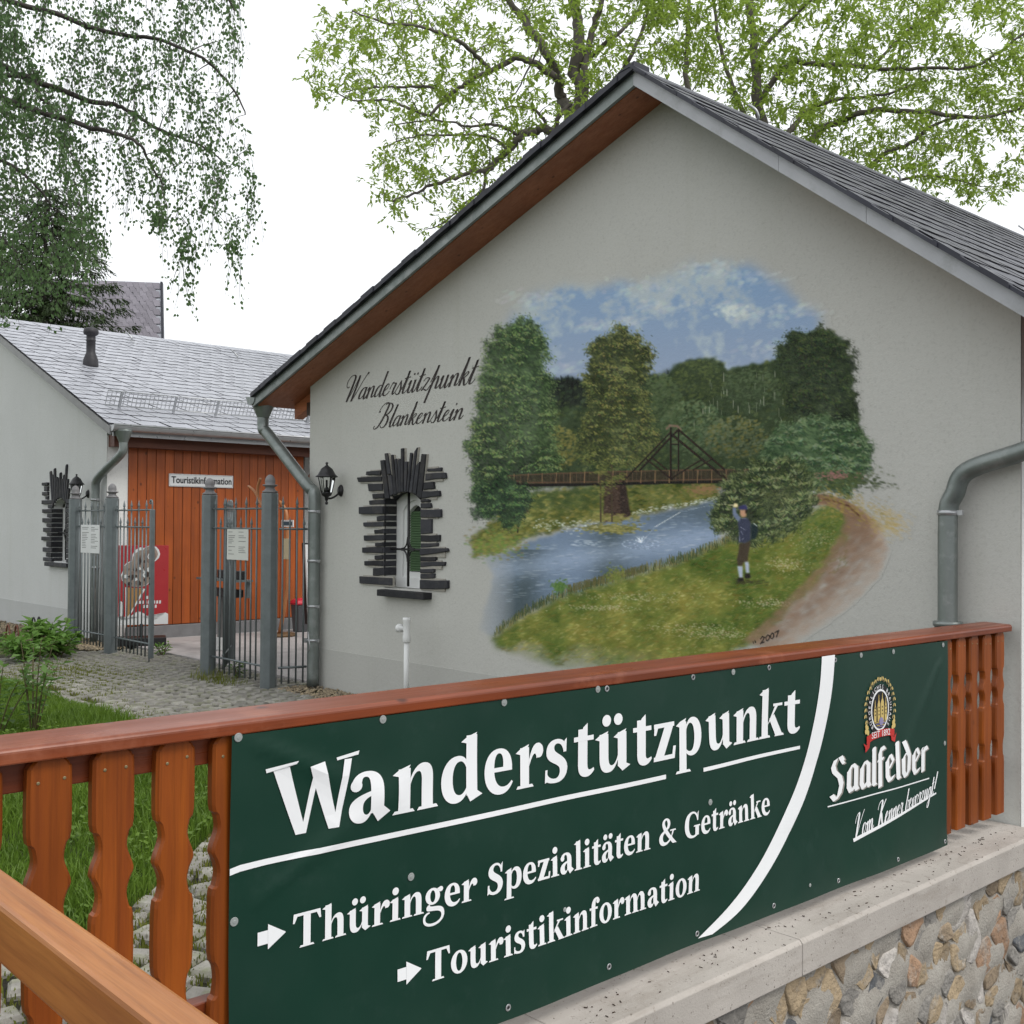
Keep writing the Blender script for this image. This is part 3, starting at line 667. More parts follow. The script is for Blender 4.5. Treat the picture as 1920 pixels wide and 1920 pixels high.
def serif(x0, x1, y, h=7): return poly2((x0,y),(x1,y),(x1-5,y+h),(x0+5,y+h), 2)
def flag(x, y, w=30): return poly2((x-15,y-15),(x+w*.5,y-24),(x+w,y+3),(x+2,y-5), 3)
def stem(x, y0, y1, w=30): return rect(x, y0, x+w, y1)
G = {}
def gl(ch, adv, *strips): G[ch] = (adv, list(strips))
gl('n', 122, stem(16,0,96), flag(16,100), serif(2,58,0), strip([(46,74),(54,92),(66,103),(80,103),(98,103),(106,90),(106,66)], [(46,60),(52,78),(60,86),(66,86),(74,86),(76,78),(76,60)]), stem(76,0,66), serif(64,120,0))
gl('h', 122, stem(16,0,146), flag(16,148), serif(2,58,0), strip([(46,74),(54,92),(66,103),(80,103),(98,103),(106,90),(106,66)], [(46,60),(52,78),(60,86),(66,86),(74,86),(76,78),(76,60)]), stem(76,0,66), serif(64,120,0))
gl('m', 182, stem(16,0,96), flag(16,100), serif(2,58,0), strip([(46,74),(54,92),(64,103),(76,103),(94,103),(104,90),(104,66)], [(46,60),(52,78),(58,86),(64,86),(72,86),(74,78),(74,60)]), stem(74,0,66), serif(62,116,0),
   strip([(104,74),(112,92),(122,103),(134,103),(152,103),(162,90),(162,66)], [(104,60),(110,78),(116,86),(122,86),(130,86),(132,78),(132,60)]), stem(132,0,66), serif(120,176,0))
gl('u', 122, stem(14,34,96), flag(14,100), strip([(14,36),(14,8),(24,-3),(42,-3),(58,-3),(68,8),(76,26)], [(44,36),(44,20),(48,14),(56,14),(62,14),(70,20),(76,38)]), stem(76,8,96), flag(76,100), poly2((76,10),(106,14),(120,8),(92,-5), 2))
gl('i', 62, stem(16,0,96), flag(16,100), serif(2,60,0), ell(31,130,17,17))
gl('l', 62, stem(16,0,146), flag(16,148), serif(2,60,0))
gl('r', 92, stem(16,0,96), flag(16,100), serif(2,62,0), strip([(46,66),(54,90),(62,103),(76,103),(90,103),(94,92),(92,76)], [(46,50),(54,70),(60,78),(66,78),(70,78),(70,74),(72,66)]), ell(81,84,14,17))
gl('a', 98, stem(52,14,66), strip([(82,64),(82,92),(66,104),(44,104),(22,104),(8,92),(8,76)], [(52,64),(52,84),(50,93),(40,93),(32,93),(32,86),(30,76)]), ell(19,77,13,13),
   strip([(54,62),(28,56),(4,48),(4,24),(4,6),(16,-3),(30,-3),(44,-3),(50,8),(56,22)], [(54,52),(42,48),(34,42),(34,28),(34,18),(38,13),(43,13),(47,13),(51,18),(54,26)]), poly2((52,22),(82,26),(98,12),(70,-6), 3))
gl('e', 96, strip([(90,52),(92,86),(76,104),(50,104),(22,104),(4,82),(4,50),(4,18),(24,-3),(52,-3),(72,-3),(84,8),(92,22)], [(62,60),(64,80),(60,93),(50,93),(40,93),(34,80),(34,54),(34,28),(46,14),(62,14),(74,14),(80,18),(88,26)]), rect(32,50,90,60,3))
gl('d', 116, strip([(72,92),(66,100),(58,103),(48,103),(22,103),(4,80),(4,48),(4,16),(20,-3),(42,-3),(56,-3),(66,4),(74,18)], [(72,74),(68,84),(62,90),(56,90),(42,90),(35,74),(35,50),(35,26),(42,14),(54,14),(62,14),(68,20),(74,32)]), stem(72,10,146), flag(72,148), poly2((72,14),(102,18),(116,8),(82,-5), 2))
gl('s', 82, strip([(72,82),(70,96),(56,104),(42,104),(20,104),(8,92),(8,74),(8,50),(34,48),(48,36),(54,30),(54,12),(40,8),(26,6),(12,14),(10,26)], [(62,74),(60,86),(52,93),(44,93),(34,93),(31,86),(34,78),(40,66),(74,60),(76,32),(76,8),(58,-3),(40,-3),(22,-3),(10,0),(4,8)]), poly2((62,70),(72,70),(73,104),(66,98), 2), poly2((4,0),(10,2),(12,32),(5,32), 2))
gl('t', 72, stem(18,24,118), poly2((18,90),(48,90),(48,132),(34,122), 3), rect(4,88,68,100,2), strip([(18,28),(18,6),(28,-3),(44,-3),(56,-3),(64,4),(70,12)], [(48,28),(48,18),(50,14),(56,14),(60,14),(64,16),(68,18)]))
gl('z', 90, poly2((6,0),(40,0),(84,98),(50,98), 3), rect(6,88,84,100,2), rect(6,0,86,12,2), poly2((6,70),(14,70),(24,96),(8,100), 2), poly2((76,8),(86,0),(90,34),(80,34), 2))
gl('p', 116, stem(16,-46,94), flag(16,100), serif(0,64,-46), strip([(46,84),(54,98),(62,103),(74,103),(96,103),(112,84),(112,52),(112,18),(94,-3),(70,-3),(60,-3),(52,0),(46,6)], [(46,70),(50,82),(56,88),(62,88),(74,88),(81,74),(81,50),(81,26),(74,10),(62,10),(56,10),(50,12),(46,18)]))
gl('k', 120, stem(16,0,146), flag(16,148), serif(2,58,0), poly2((44,38),(54,46),(96,96),(82,98), 3), rect(70,92,114,100,2), poly2((52,56),(76,68),(118,0),(84,0), 3), serif(78,124,0))
gl('o', 104, ringe(52,50,49,54,19,42))
gl('f', 76, stem(18,0,104), serif(4,66,0), rect(4,88,66,100,2), strip([(18,100),(18,134),(34,150),(56,150),(70,150),(78,142),(78,130)], [(48,100),(48,126),(50,138),(58,138),(62,138),(62,134),(62,130)]), ell(67,129,13,13))
gl('g', 104, ringe(44,66,40,38,14,27,22), ell(88,92,13,12), poly2((66,92),(72,100),(94,100),(86,88), 2), strip([(30,34),(12,28),(4,18),(12,6),(26,-4),(78,6),(90,-16),(100,-40),(70,-56),(42,-56),(14,-56),(0,-44),(4,-26),(8,-16),(16,-10),(28,-8)], [(38,36),(28,32),(24,26),(34,22),(60,16),(104,24),(108,-14),(112,-48),(76,-68),(42,-68),(8,-68),(-14,-54),(-8,-24),(-4,-10),(10,-2),(26,-2)]))
gl('T', 140, stem(54,0,138,34), serif(36,106,0,8), rect(8,130,134,142,3), poly2((4,104),(12,104),(26,132),(8,142), 2), poly2((130,104),(138,104),(134,142),(116,132), 2))
gl('S', 108, strip([(94,112),(90,132),(74,146),(54,146),(26,146),(8,128),(8,104),(8,72),(44,66),(62,50),(72,40),(70,16),(52,11),(30,6),(16,22),(13,42)], [(84,104),(82,122),(70,135),(56,135),(42,135),(36,122),(38,112),(44,94),(98,84),(100,46),(100,12),(74,-4),(50,-4),(28,-4),(14,4),(4,14)]), poly2((84,98),(94,98),(97,146),(88,136), 2), poly2((3,0),(12,6),(15,46),(5,46), 2))
gl('G', 146, strip([(122,104),(116,132),(96,146),(72,146),(30,146),(4,116),(4,70),(4,26),(30,-4),(74,-4),(96,-4),(116,4),(130,16)], [(112,98),(106,122),(92,135),(78,135),(50,135),(40,112),(40,72),(40,34),(54,9),(82,9),(92,9),(98,12),(98,20)]), stem(98,8,62,32), serif(82,144,58,8), poly2((112,92),(122,92),(126,146),(116,134), 2))
gl('&', 150, strip([(112,40),(96,12),(72,-4),(46,-4),(20,-4),(4,12),(4,36),(4,66),(40,74),(62,90),(74,100),(76,120),(66,130)], [(104,48),(92,28),(76,13),(60,13),(44,13),(34,22),(34,42),(34,62),(62,70),(84,88),(100,104),(98,134),(76,142)]), strip([(76,142),(56,152),(26,140),(28,112),(30,84),(70,40),(116,0)], [(66,132),(58,138),(48,130),(50,116),(56,92),(96,46),(148,0)]), poly2((92,70),(142,70),(138,78),(96,78), 2), poly2((112,72),(126,72),(112,44),(104,48), 2))
gl('W', 214, poly2((20,138),(58,138),(100,-2),(76,-2), 5), poly2((88,-2),(100,-2),(130,128),(114,116), 4), poly2((104,132),(140,138),(176,-2),(152,-2), 5), poly2((162,-2),(176,-2),(206,136),(188,136), 4), poly2((6,132),(72,142),(76,148),(4,140), 2), poly2((170,136),(222,142),(224,150),(168,142), 2))
gl(' ', 60)
def uml(ch, base, c):
    a, s = G[base]; G[ch] = (a, s + [ell(c-20,130,15,15), ell(c+20,130,15,15)])
uml('ü', 'u', 58); uml('ä', 'a', 48)

def text_strips(txt, glyphs, track=0):
    x = 0; out = []
    for ch in txt:
        a, ss = glyphs[ch]; out.append((x, a, ss)); x += a + track
    return out, x
def put_strips(mb, strips, fn, lift0=.0):
    for k, st in enumerate(strips):
        vs = []; lift = lift0 + (k % 9)*.00009
        for a, b in st: vs += [fn(a[0], a[1], lift), fn(b[0], b[1], lift)]
        mb.add(vs, [(2*i, 2*i+1, 2*i+3, 2*i+2) for i in range(len(st)-1)])
def banner_text(name, txt, glyphs, y0, y1, zb, xh, label, boxes=None, track=0, m=None, lift=.0022, slope=0.0, shear=0.0):
    items, tot = text_strips(txt, glyphs, track); mb = MB(); sx = (y1-y0)/tot
    for n, (x, a, ss) in enumerate(items):
        if boxes: b0, b1 = boxes[n]; f = lambda px, py, l, b0=b0, b1=b1, a=a: BP(b0+(b1-b0)*px/a, zb+py*xh/100, lift+l)
        else: f = lambda px, py, l, x=x: BP(y0+(x+px+py*shear)*sx, zb+py*xh/100+slope*(x+px)*sx, lift+l)
        put_strips(mb, ss, f)
    o = part(name, mb, m or M_print, ban, fix=False); o['label'] = label; return o
ub = [(492,662),(648,727),(730,819),(821,901),(903,960),(963,1013),(1016,1064),(1070,1111),(1112,1176),(1178,1216),(1216,1261),(1261,1312),(1319,1370),(1371,1423),(1421,1467),(1467,1498)]
boxes = [(onx(a, 1450, -2.243).y, onx(b, 1450, -2.243).y) for a, b in ub]
banner_text('lettering', 'Wanderstützpunkt', G, 0, 1, .722, .117, 'large white serif word Wanderstützpunkt', boxes)
banner_text('lettering', 'Thüringer Spezialitäten & Getränke', G, 1.371, 3.312, .4525, .057, 'white serif line Thüringer Spezialitäten & Getränke', track=2)
banner_text('lettering', 'Touristikinformation', G, 1.765, 2.906, .2705, .057, 'white serif word Touristikinformation', track=2)
def bstrip(name, pairs, m, lift=.0022, sub=12, label=None):
    mb = MB(); vs = []
    P = []
    for (a, b), (c, d) in zip(pairs, pairs[1:]):
        for k in range(sub): t = k/sub; P.append(((a[0]+(c[0]-a[0])*t, a[1]+(c[1]-a[1])*t), (b[0]+(d[0]-b[0])*t, b[1]+(d[1]-b[1])*t)))
    P.append(pairs[-1])
    for a, b in P: vs += [BP(a[0], a[1]-bdz(a[0]), lift), BP(b[0], b[1]-bdz(b[0]), lift)]
    mb.add(vs, [(2*i, 2*i+1, 2*i+3, 2*i+2) for i in range(len(P)-1)]); o = part(name, mb, m, ban, fix=False)
    if label: o['label'] = label
    return o
bstrip('underline', [((1.2095,.658),(1.2095,.673)), ((1.235,.662),(1.235,.677)), ((1.30,.664),(1.30,.678)), ((2.722,.648),(2.722,.662))], M_print, sub=30)
bstrip('underline', [((2.915,.642),(2.915,.655)), ((3.499,.638),(3.499,.650))], M_print)
aL = [(3.630,.966),(3.617,.849),(3.582,.714),(3.529,.583),(3.443,.461),(3.310,.332),(3.183,.238),(3.050,.162),(2.900,.098)]
aR = [(3.722,.966),(3.706,.841),(3.675,.724),(3.622,.591),(3.535,.450),(3.412,.322),(3.275,.222),(3.125,.140),(2.975,.094)]
def cr2(P, n=6): return [(p.x, p.y) for p in smooth_path([(a, b, 0) for a, b in P], n)]
bstrip('curved_stripe', list(zip(cr2(aL), cr2(aR))), M_print, sub=2)
for (y0, zc, s) in ((1.281,.4975,1.0), (1.678,.308,1.02)):
    bstrip('arrow', [((y0,zc-.0155),(y0,zc+.0155)), ((y0+.0265,zc-.0155),(y0+.0265,zc+.0155))], M_print, sub=2)
    bstrip('arrow', [((y0+.0268,zc-.029),(y0+.0268,zc+.029)), ((y0+.073,zc-.001),(y0+.073,zc+.001))], M_print, sub=3)
# ---- condensed blackletter word, drawn with a broad nib
def nib(P, w=24, ang=.25, n=3):
    w *= 1.14
    dx, dy = w*math.cos(ang)/2, w*math.sin(ang)/2; pts = []
    for (a, b), (c, d) in zip(P, P[1:]):
        for k in range(n): t = k/n; pts.append((a+(c-a)*t, b+(d-b)*t))
    pts.append(P[-1]); return [((x-dx, y-dy), (x+dx, y+dy)) for x, y in pts]
F = {}
def fl(ch, adv, *ss): F[ch] = (adv, list(ss))
NW = 1
fl('S', 98, nib([(80,128),(66,146),(38,138),(22,112),(30,92),(62,68),(72,40),(60,4),(36,-16),(14,6)]), nib([(70,134),(86,116)], 16))
fl('a', 80, nib([(18,84),(16,22),(32,0),(58,24)]), nib([(20,84),(42,106),(60,92)], 20), nib([(62,94),(62,16),(72,2)]))
fl('l', 36, nib([(18,150),(18,8),(28,0)]), nib([(8,140),(18,152)], 14))
fl('f', 52, nib([(22,-14),(22,122),(38,146),(52,132)]), nib([(4,94),(48,98)], 14, .9))
fl('e', 70, nib([(18,84),(18,22),(34,0),(60,20)]), nib([(20,84),(42,106),(60,80),(30,50)], 17))
fl('d', 76, nib([(18,80),(18,22),(34,0),(58,24),(62,84),(26,148)]), nib([(20,80),(40,98),(60,86)], 15))
fl('r', 54, nib([(18,92),(18,0)]), nib([(6,90),(18,102)], 14), nib([(24,80),(38,104),(50,88)], 20))
SAAL = 'Saalfelder'
def saal(m, dy, dz, lift):
    items, tot = text_strips(SAAL, F, 4); mb = MB(); y0, y1 = 3.700, 4.462
    for x, a, ss in items:
        put_strips(mb, ss, lambda px, py, l, x=x: BP(y0+dy+(x+px)/tot*(y1-y0), .449+dz+py*.0010+.0235*(1-(x+px)/tot)*0, lift+l))
    return part('lettering', mb, m, ban, fix=False)
M_gold = pmat('gold_print', (.34,.27,.13), (.30,.23,.10), rough=.5, bump=0)
M_printgrey = pmat('grey_print', (.30,.28,.25), (.26,.24,.22), rough=.5, bump=0)
saal(M_printgrey, .012, -.004, .0016); o = saal(M_print, 0, 0, .0030); o['label'] = 'white blackletter word Saalfelder'
bstrip('underline', [((3.690,.392),(3.690,.397)), ((4.478,.3815),(4.478,.3865))], M_print, sub=16)
bstrip('underline', [((3.872,.228),(3.866,.242)), ((4.47,.298),(4.47,.306))], M_print, sub=16)
bstrip('underline', [((4.49,.3005),(4.49,.308)), ((4.542,.308),(4.540,.3145))], M_print, sub=4)
# ---- pointed-pen script
PK = [1.0]
def pen(P, thick=9, thin=3.2, n=7):
    thick *= PK[0]; thin *= PK[0]
    pts = [np.array(p) for p in bez(P, n)]; out = []
    for i, p in enumerate(pts):
        t = pts[min(i+1, len(pts)-1)] - pts[max(i-1, 0)]; L = np.hypot(*t) or 1; t = t/L
        wd = thin + (thick-thin)*max(0, -t[1])**1.5; nrm = np.array([-t[1], t[0]])*wd/2
        out.append((tuple(p-nrm), tuple(p+nrm)))
    return out
def script_set(k):
    PK[0] = k; S_ = {}
    def sg(ch, adv, *ss): S_[ch] = (adv, list(ss))
    A_ = [(30,56),(14,56),(4,36),(6,16),(8,0),(20,0),(30,14)]
    sg('a', 56, pen([(40,54),(28,66),(10,52),(6,26),(2,0),(18,-6),(32,18),(36,28),(40,44),(42,58)]), pen([(42,60),(40,30),(36,4),(44,0),(50,-2),(56,12),(60,22)]))
    sg('n', 62, pen([(2,40),(8,60),(14,62),(14,40),(14,20),(12,8),(12,0)]), pen([(12,6),(16,40),(28,62),(38,60),(46,56),(42,30),(42,14),(42,0),(52,-2),(64,22)]))
    sg('u', 60, pen([(2,40),(8,56),(12,60),(12,58),(12,30),(6,0),(20,0),(32,0),(38,40),(40,60)]), pen([(40,60),(40,40),(36,4),(44,0),(50,-2),(56,12),(62,22)]))
    sg('e', 48, pen([(8,26),(24,30),(36,44),(32,56),(26,66),(8,52),(8,24),(8,-4),(30,-6),(48,22)]))
    sg('r', 46, pen([(2,30),(8,52),(12,66),(16,62),(18,56),(26,60),(34,56),(36,50),(28,40),(28,16),(28,0),(36,-2),(48,20)]))
    sg('s', 44, pen([(2,14),(12,36),(20,56),(22,66),(24,50),(36,36),(34,12),(30,-6),(14,-4),(6,10)], 8))
    sg('t', 40, pen([(2,20),(10,60),(18,90),(20,108),(20,70),(12,30),(14,10),(16,-4),(28,-2),(42,22)]), pen([(2,72),(14,76),(26,74),(38,78)], 5))
    sg('d', 58, pen([(40,54),(28,66),(10,52),(6,26),(2,0),(18,-6),(32,18),(40,50),(48,100),(50,122)]), pen([(50,124),(46,80),(34,4),(44,0),(50,-2),(56,12),(60,22)]))
    sg('z', 52, pen([(4,46),(10,64),(22,62),(36,56),(30,40),(20,20),(6,2)], 7), pen([(6,2),(16,14),(26,4),(36,0),(44,0),(48,10),(54,24)], 8))
    sg('p', 62, pen([(2,36),(10,70),(18,100),(22,112),(20,60),(8,-20),(4,-60)]), pen([(12,6),(18,40),(30,62),(38,60),(46,56),(42,30),(42,14),(42,0),(52,-2),(64,22)]))
    sg('k', 58, pen([(2,20),(10,70),(18,120),(20,126),(20,80),(14,20),(12,0)]), pen([(14,22),(24,50),(36,66),(44,58),(48,50),(34,36),(20,34)], 5), pen([(22,34),(34,32),(32,2),(44,0),(50,-2),(56,10),(60,22)]))
    sg('l', 34, pen([(2,20),(12,70),(22,120),(24,124),(22,90),(8,20),(14,4),(18,-6),(28,0),(36,22)]))
    sg('b', 56, pen([(2,20),(12,70),(22,120),(26,124),(24,90),(8,40),(8,16),(8,-6),(30,-4),(38,24),(42,44),(36,56),(32,60)]), pen([(32,60),(38,50),(46,48),(58,56)], 4))
    sg('i', 34, pen([(2,30),(8,50),(14,60),(16,60),(14,30),(8,2),(16,0),(22,-2),(30,12),(36,22)]), ell(24,86,5,5))
    sg('o', 54, pen([(26,58),(10,60),(2,30),(8,10),(14,-6),(34,-2),(40,26),(44,50),(34,60),(26,58)]), pen([(36,52),(44,44),(50,46),(58,54)], 4))
    sg('v', 54, pen([(2,36),(10,62),(18,60),(16,30),(14,10),(16,0),(22,0),(34,6),(46,40),(40,60)]), pen([(40,60),(44,50),(50,48),(58,54)], 4))
    sg('m', 92, pen([(2,40),(8,60),(14,62),(14,40),(14,20),(12,8),(12,0)]), pen([(12,6),(16,40),(26,62),(34,60),(42,56),(40,30),(38,0)]), pen([(38,6),(42,40),(54,62),(64,60),(72,56),(68,30),(70,14),(70,0),(80,-2),(94,22)]))
    sg('g', 56, pen([(40,54),(28,66),(10,52),(6,26),(2,0),(18,-6),(32,18),(36,28),(40,44),(42,58)]), pen([(42,60),(40,0),(34,-40),(18,-52),(2,-56),(-4,-36),(18,-20),(30,-10),(46,6),(60,22)], 8))
    sg('V', 110, pen([(6,80),(0,110),(24,136),(40,128),(52,118),(34,40),(36,0)], 11), pen([(36,0),(54,30),(76,100),(104,136)], 6))
    sg('K', 112, pen([(4,92),(4,126),(34,140),(52,134),(62,128),(40,40),(30,0),(26,-8),(10,-6),(8,6)], 11), pen([(100,134),(80,120),(60,80),(44,68)], 6), pen([(46,68),(66,70),(66,4),(86,0),(96,-2),(106,10),(112,22)], 10))
    sg('W', 122, pen([(30,74),(14,60),(0,84),(8,108),(18,136),(52,140),(56,118),(58,96),(42,30),(40,-4)], 10), pen([(40,-4),(60,40),(76,90),(86,124)], 4), pen([(86,126),(88,80),(74,20),(74,-4)], 10), pen([(74,-4),(100,40),(116,100),(140,132)], 4), ell(141,131,6,6))
    sg('B', 112, pen([(16,96),(0,72),(4,130),(44,142),(66,142),(70,132),(64,110),(56,60),(40,0),(14,-4),(0,-6),(-4,8),(6,14)], 10), pen([(40,132),(70,146),(106,132),(96,100),(88,76),(66,70),(58,70)], 9), pen([(58,70),(96,72),(98,30),(84,12),(70,-8),(50,0),(48,14)], 10))
    sg('!', 40, pen([(34,130),(28,90),(14,50),(10,34)], 9), ell(4,6,6,6))
    sg(' ', 40)
    for b_, u_ in (('u','ü'),): a_, s_ = S_[b_]; S_[u_] = (a_, s_ + [ell(22,88,5,5), ell(42,88,5,5)])
    return S_
S_W = script_set(1.35); S_B = script_set(1.9)
banner_text('lettering', 'Vom Kenner bevorzugt!', S_B, 3.868, 4.535, .262, .072, 'small white script line Vom Kenner bevorzugt!', slope=.112, shear=.30, track=-2)
# ---- brewery crest: oval with towers, ears of barley, lettering ring, red ribbon
CY, CZ = 4.066, .744
def at_c(y, z): return CY + y, CZ + z - bdz(CY)*0
def shape(name, pts, m, lift, mirror=False):
    mb = MB(); vs = [BP(CY+y, CZ+z - 0, lift) for y, z in pts]; mb.add(vs, [tuple(range(len(vs)))]); return part(name, mb, m, ban, fix=False)
def ovalpts(ry, rz, n=32, c=(0,0)): return [(c[0]+ry*math.cos(2*math.pi*k/n), c[1]+rz*math.sin(2*math.pi*k/n)) for k in range(n)]
M_ink = pmat('black_print', (.010,.010,.011), rough=.45, bump=0); M_yel = pmat('yellow_print', (.62,.47,.17), (.56,.42,.14), rough=.45, bump=0); M_red = pmat('red_print', (.50,.03,.025), (.46,.025,.02), rough=.42, bump=0); M_lilac = pmat('lilac_print', (.33,.29,.48), rough=.45, bump=0)
shape('crest_ring', ovalpts(.098, .098*1.0+.004), M_ink, .0022); shape('crest_ring', ovalpts(.072, .083), M_print, .0028); shape('crest_field', ovalpts(.064, .075), M_ink, .0034)
for (yc, w_, zt) in ((-.042,.018,.020), (-.012,.022,.040), (.016,.024,.046), (.044,.018,.026)):
    shape('crest_tower', [(yc-w_/2,-.045),(yc+w_/2,-.045),(yc+w_/2,zt-.016),(yc+.003,zt),(yc+.0012,zt+.022),(yc-.0012,zt+.022),(yc-.003,zt),(yc-w_/2,zt-.016)], M_yel, .0040)
    for k in range(3): shape('crest_window', [(yc-.003,-.02+k*.014),(yc+.003,-.02+k*.014),(yc+.003,-.014+k*.014),(yc-.003,-.014+k*.014)], M_ink, .0046)
for k in range(4): shape('crest_wave', [(-.045+k*.006,-.050-k*.006),(.045-k*.006,-.050-k*.006),(.045-k*.006,-.047-k*.006),(-.045+k*.006,-.047-k*.006)], M_lilac if k % 2 else M_yel, .0040+.0003*k)
shape('crest_rock', ovalpts(.018, .017, 9, (.004,-.046)), M_lilac, .0056)
for s in (-1, 1):
    for k in range(11):
        a = R2D(200 + 0) ; t = k/10; ang = math.pi*(-.10 + .62*t); r = .112 + .003*(k % 2)
        cy_, cz_ = s*r*math.cos(ang)*1.02, r*math.sin(ang)*1.10
        for d in (-1, 1):
            y_, z_ = cy_ + d*.006*s, cz_; e = ovalpts(.0042, .0085, 8); an = s*(.5 if d > 0 else -.3)
            shape('barley_grain', [(y_+p*math.cos(an)-q*math.sin(an), z_+p*math.sin(an)+q*math.cos(an)) for p, q in e], M_gold if d < 0 else M_yel, .0046+.0002*d)
    for k in range(3): shape('barley_awn', [(s*(.055+.010*k),.095),(s*(.0575+.010*k),.096),(s*(.050+.013*k),.122)], M_gold, .0040)
    for (y_, z_) in ((.105,-.062),(.115,-.074),(.100,-.080),(.112,-.055)): shape('hop_cone', ovalpts(.009,.011,8,(s*y_, z_)), M_yel, .0048+.001*abs(y_-.1))
rb = [(-.112,-.094),(-.06,-.083),(0,-.078),(.06,-.080),(.112,-.088)]
bot = [(-.112,-.125),(-.06,-.112),(0,-.107),(.06,-.109),(.112,-.117)]
mb = MB(); vs = []
for a, b in zip(rb, bot): vs += [BP(CY+a[0], CZ+a[1], .0058), BP(CY+b[0], CZ+b[1], .0058)]
mb.add(vs, [(2*i, 2*i+1, 2*i+3, 2*i+2) for i in range(4)]); part('crest_ribbon', mb, M_red, ban, fix=False)
shape('crest_ribbon', [(-.085,-.116),(-.112,-.128),(-.135,-.118),(-.122,-.136),(-.120,-.156),(-.090,-.140)], M_red, .0050); shape('crest_ribbon', [(.085,-.112),(.112,-.120),(.130,-.105),(.124,-.122),(.116,-.142),(.090,-.132)], M_red, .0050)
def font_mesh(txt, size=1.0):
    cu = bpy.data.curves.new('t', 'FONT'); cu.body = txt; cu.size = size; cu.align_x = 'CENTER'; cu.align_y = 'CENTER'; cu.resolution_u = 3
    o = bpy.data.objects.new('t', cu); COL.objects.link(o); dg = bpy.context.evaluated_depsgraph_get(); dg.update()
    me = o.evaluated_get(dg).to_mesh(); vs = [v.co.copy() for v in me.vertices]; fs = [tuple(p.vertices) for p in me.polygons]
    o.evaluated_get(dg).to_mesh_clear(); bpy.data.objects.remove(o); bpy.data.curves.remove(cu); return vs, fs
vs, fs = font_mesh('SEIT 1892', .036); xm = max(abs(v.x) for v in vs)
mb = MB(); mb.add([BP(CY+v.x*.075/xm, CZ-.0955+v.y*1.0-.00+.05*(v.x*.075/xm)**2*-14*.05, .0066) for v in vs], fs); part('lettering', mb, M_print, ban, fix=False)['label'] = 'white words SEIT 1892 on the red ribbon'
ringtxt = 'BÜRGERLICHES BRAUHAUS'; mb = MB()
for k, ch in enumerate(ringtxt):
    if ch == ' ':
        part('lettering', mb, M_print, ban, fix=False)['label'] = 'white ring lettering BÜRGERLICHES on the left of the crest'; mb = MB(); continue
    a = R2D(222 - 264*k/(len(ringtxt)-1)); vs, fs = font_mesh(ch, .0225)
    ca, sa = math.cos(a-math.pi/2), math.sin(a-math.pi/2)
    mb.add([BP(CY+.0855*math.cos(a)+v.x*.95*ca-v.y*sa, CZ+.0925*math.sin(a)+v.x*.95*sa+v.y*ca, .0036) for v in vs], fs)
part('lettering', mb, M_print, ban, fix=False)['label'] = 'white ring lettering BRAUHAUS on the right of the crest'
# ------------------------------------------------------------------ painted words on the gable
M_brush = pmat('dark_brown_paint', (.018,.009,.008), rough=.6, bump=0)
def wall_text(txt, x0, x1, zb, xh, label, track=-4, shear=.42):
    items, tot = text_strips(txt, S_W, track); mb = MB(); sx = (x1-x0)/(tot+30)
    for x, a, ss in items: put_strips(mb, ss, lambda px, py, l, x=x: (x0+(x+px+py*shear)*sx, YG-.0022-l, zb+py*xh/60))
    o = part('painted_lettering', mb, M_brush, house, fix=False); o['label'] = label
wall_text('Wanderstützpunkt', -8.02, -6.20, 2.508, .098, 'dark script word Wanderstützpunkt painted on the gable')
wall_text('Blankenstein', -7.54, -6.34, 2.248, .086, 'dark script word Blankenstein painted on the gable')
# ------------------------------------------------------------------ the mural: painted stroke by stroke onto a canvas, carried as colours by a fine sheet of the wall
U0, V0, CWD, CHT = 862, 458, 862, 800
def vnoise(h, w_, cell, seed, octs=4):
    rs = np.random.RandomState(seed); out = np.zeros((h, w_)); amp = 1.0; tot = 0
    for o in range(octs):
        c = max(cell/(2**o), 1.5); gh, gw = int(h/c)+3, int(w_/c)+3; gq = rs.rand(gh, gw)
        yy = np.arange(h)/c; xx = np.arange(w_)/c; y0 = yy.astype(int); x0 = xx.astype(int); fy = (yy-y0)[:, None]; fx = (xx-x0)[None, :]
        fy = fy*fy*(3-2*fy); fx = fx*fx*(3-2*fx)
        a = gq[np.ix_(y0, x0)]; b = gq[np.ix_(y0, x0+1)]; c2 = gq[np.ix_(y0+1, x0)]; d = gq[np.ix_(y0+1, x0+1)]
        out += amp*((a*(1-fx)+b*fx)*(1-fy) + (c2*(1-fx)+d*fx)*fy); tot += amp; amp *= .55
    return out/tot
CAN = np.zeros((CHT, CWD, 3)); CAN[:] = (150,152,146); ALP = np.zeros((CHT, CWD))
GY, GX = np.mgrid[0:CHT, 0:CWD]; GU, GV = GX+U0, GY+V0
N1 = vnoise(CHT, CWD, 60, 1); N2 = vnoise(CHT, CWD, 14, 2); N3 = vnoise(CHT, CWD, 5, 3); N4 = vnoise(CHT, CWD, 110, 4)
def blur(a, r):
    r = int(r)
    if r < 1: return a
    for _ in range(2):
        for ax in (0, 1):
            p = np.pad(a, [(r+1, r) if i == ax else (0, 0) for i in (0, 1)], mode='edge'); c = np.cumsum(p, axis=ax)
            a = (np.take(c, range(2*r+1, c.shape[ax]), axis=ax) - np.take(c, range(0, c.shape[ax]-2*r-1), axis=ax))/(2*r+1)
    return a
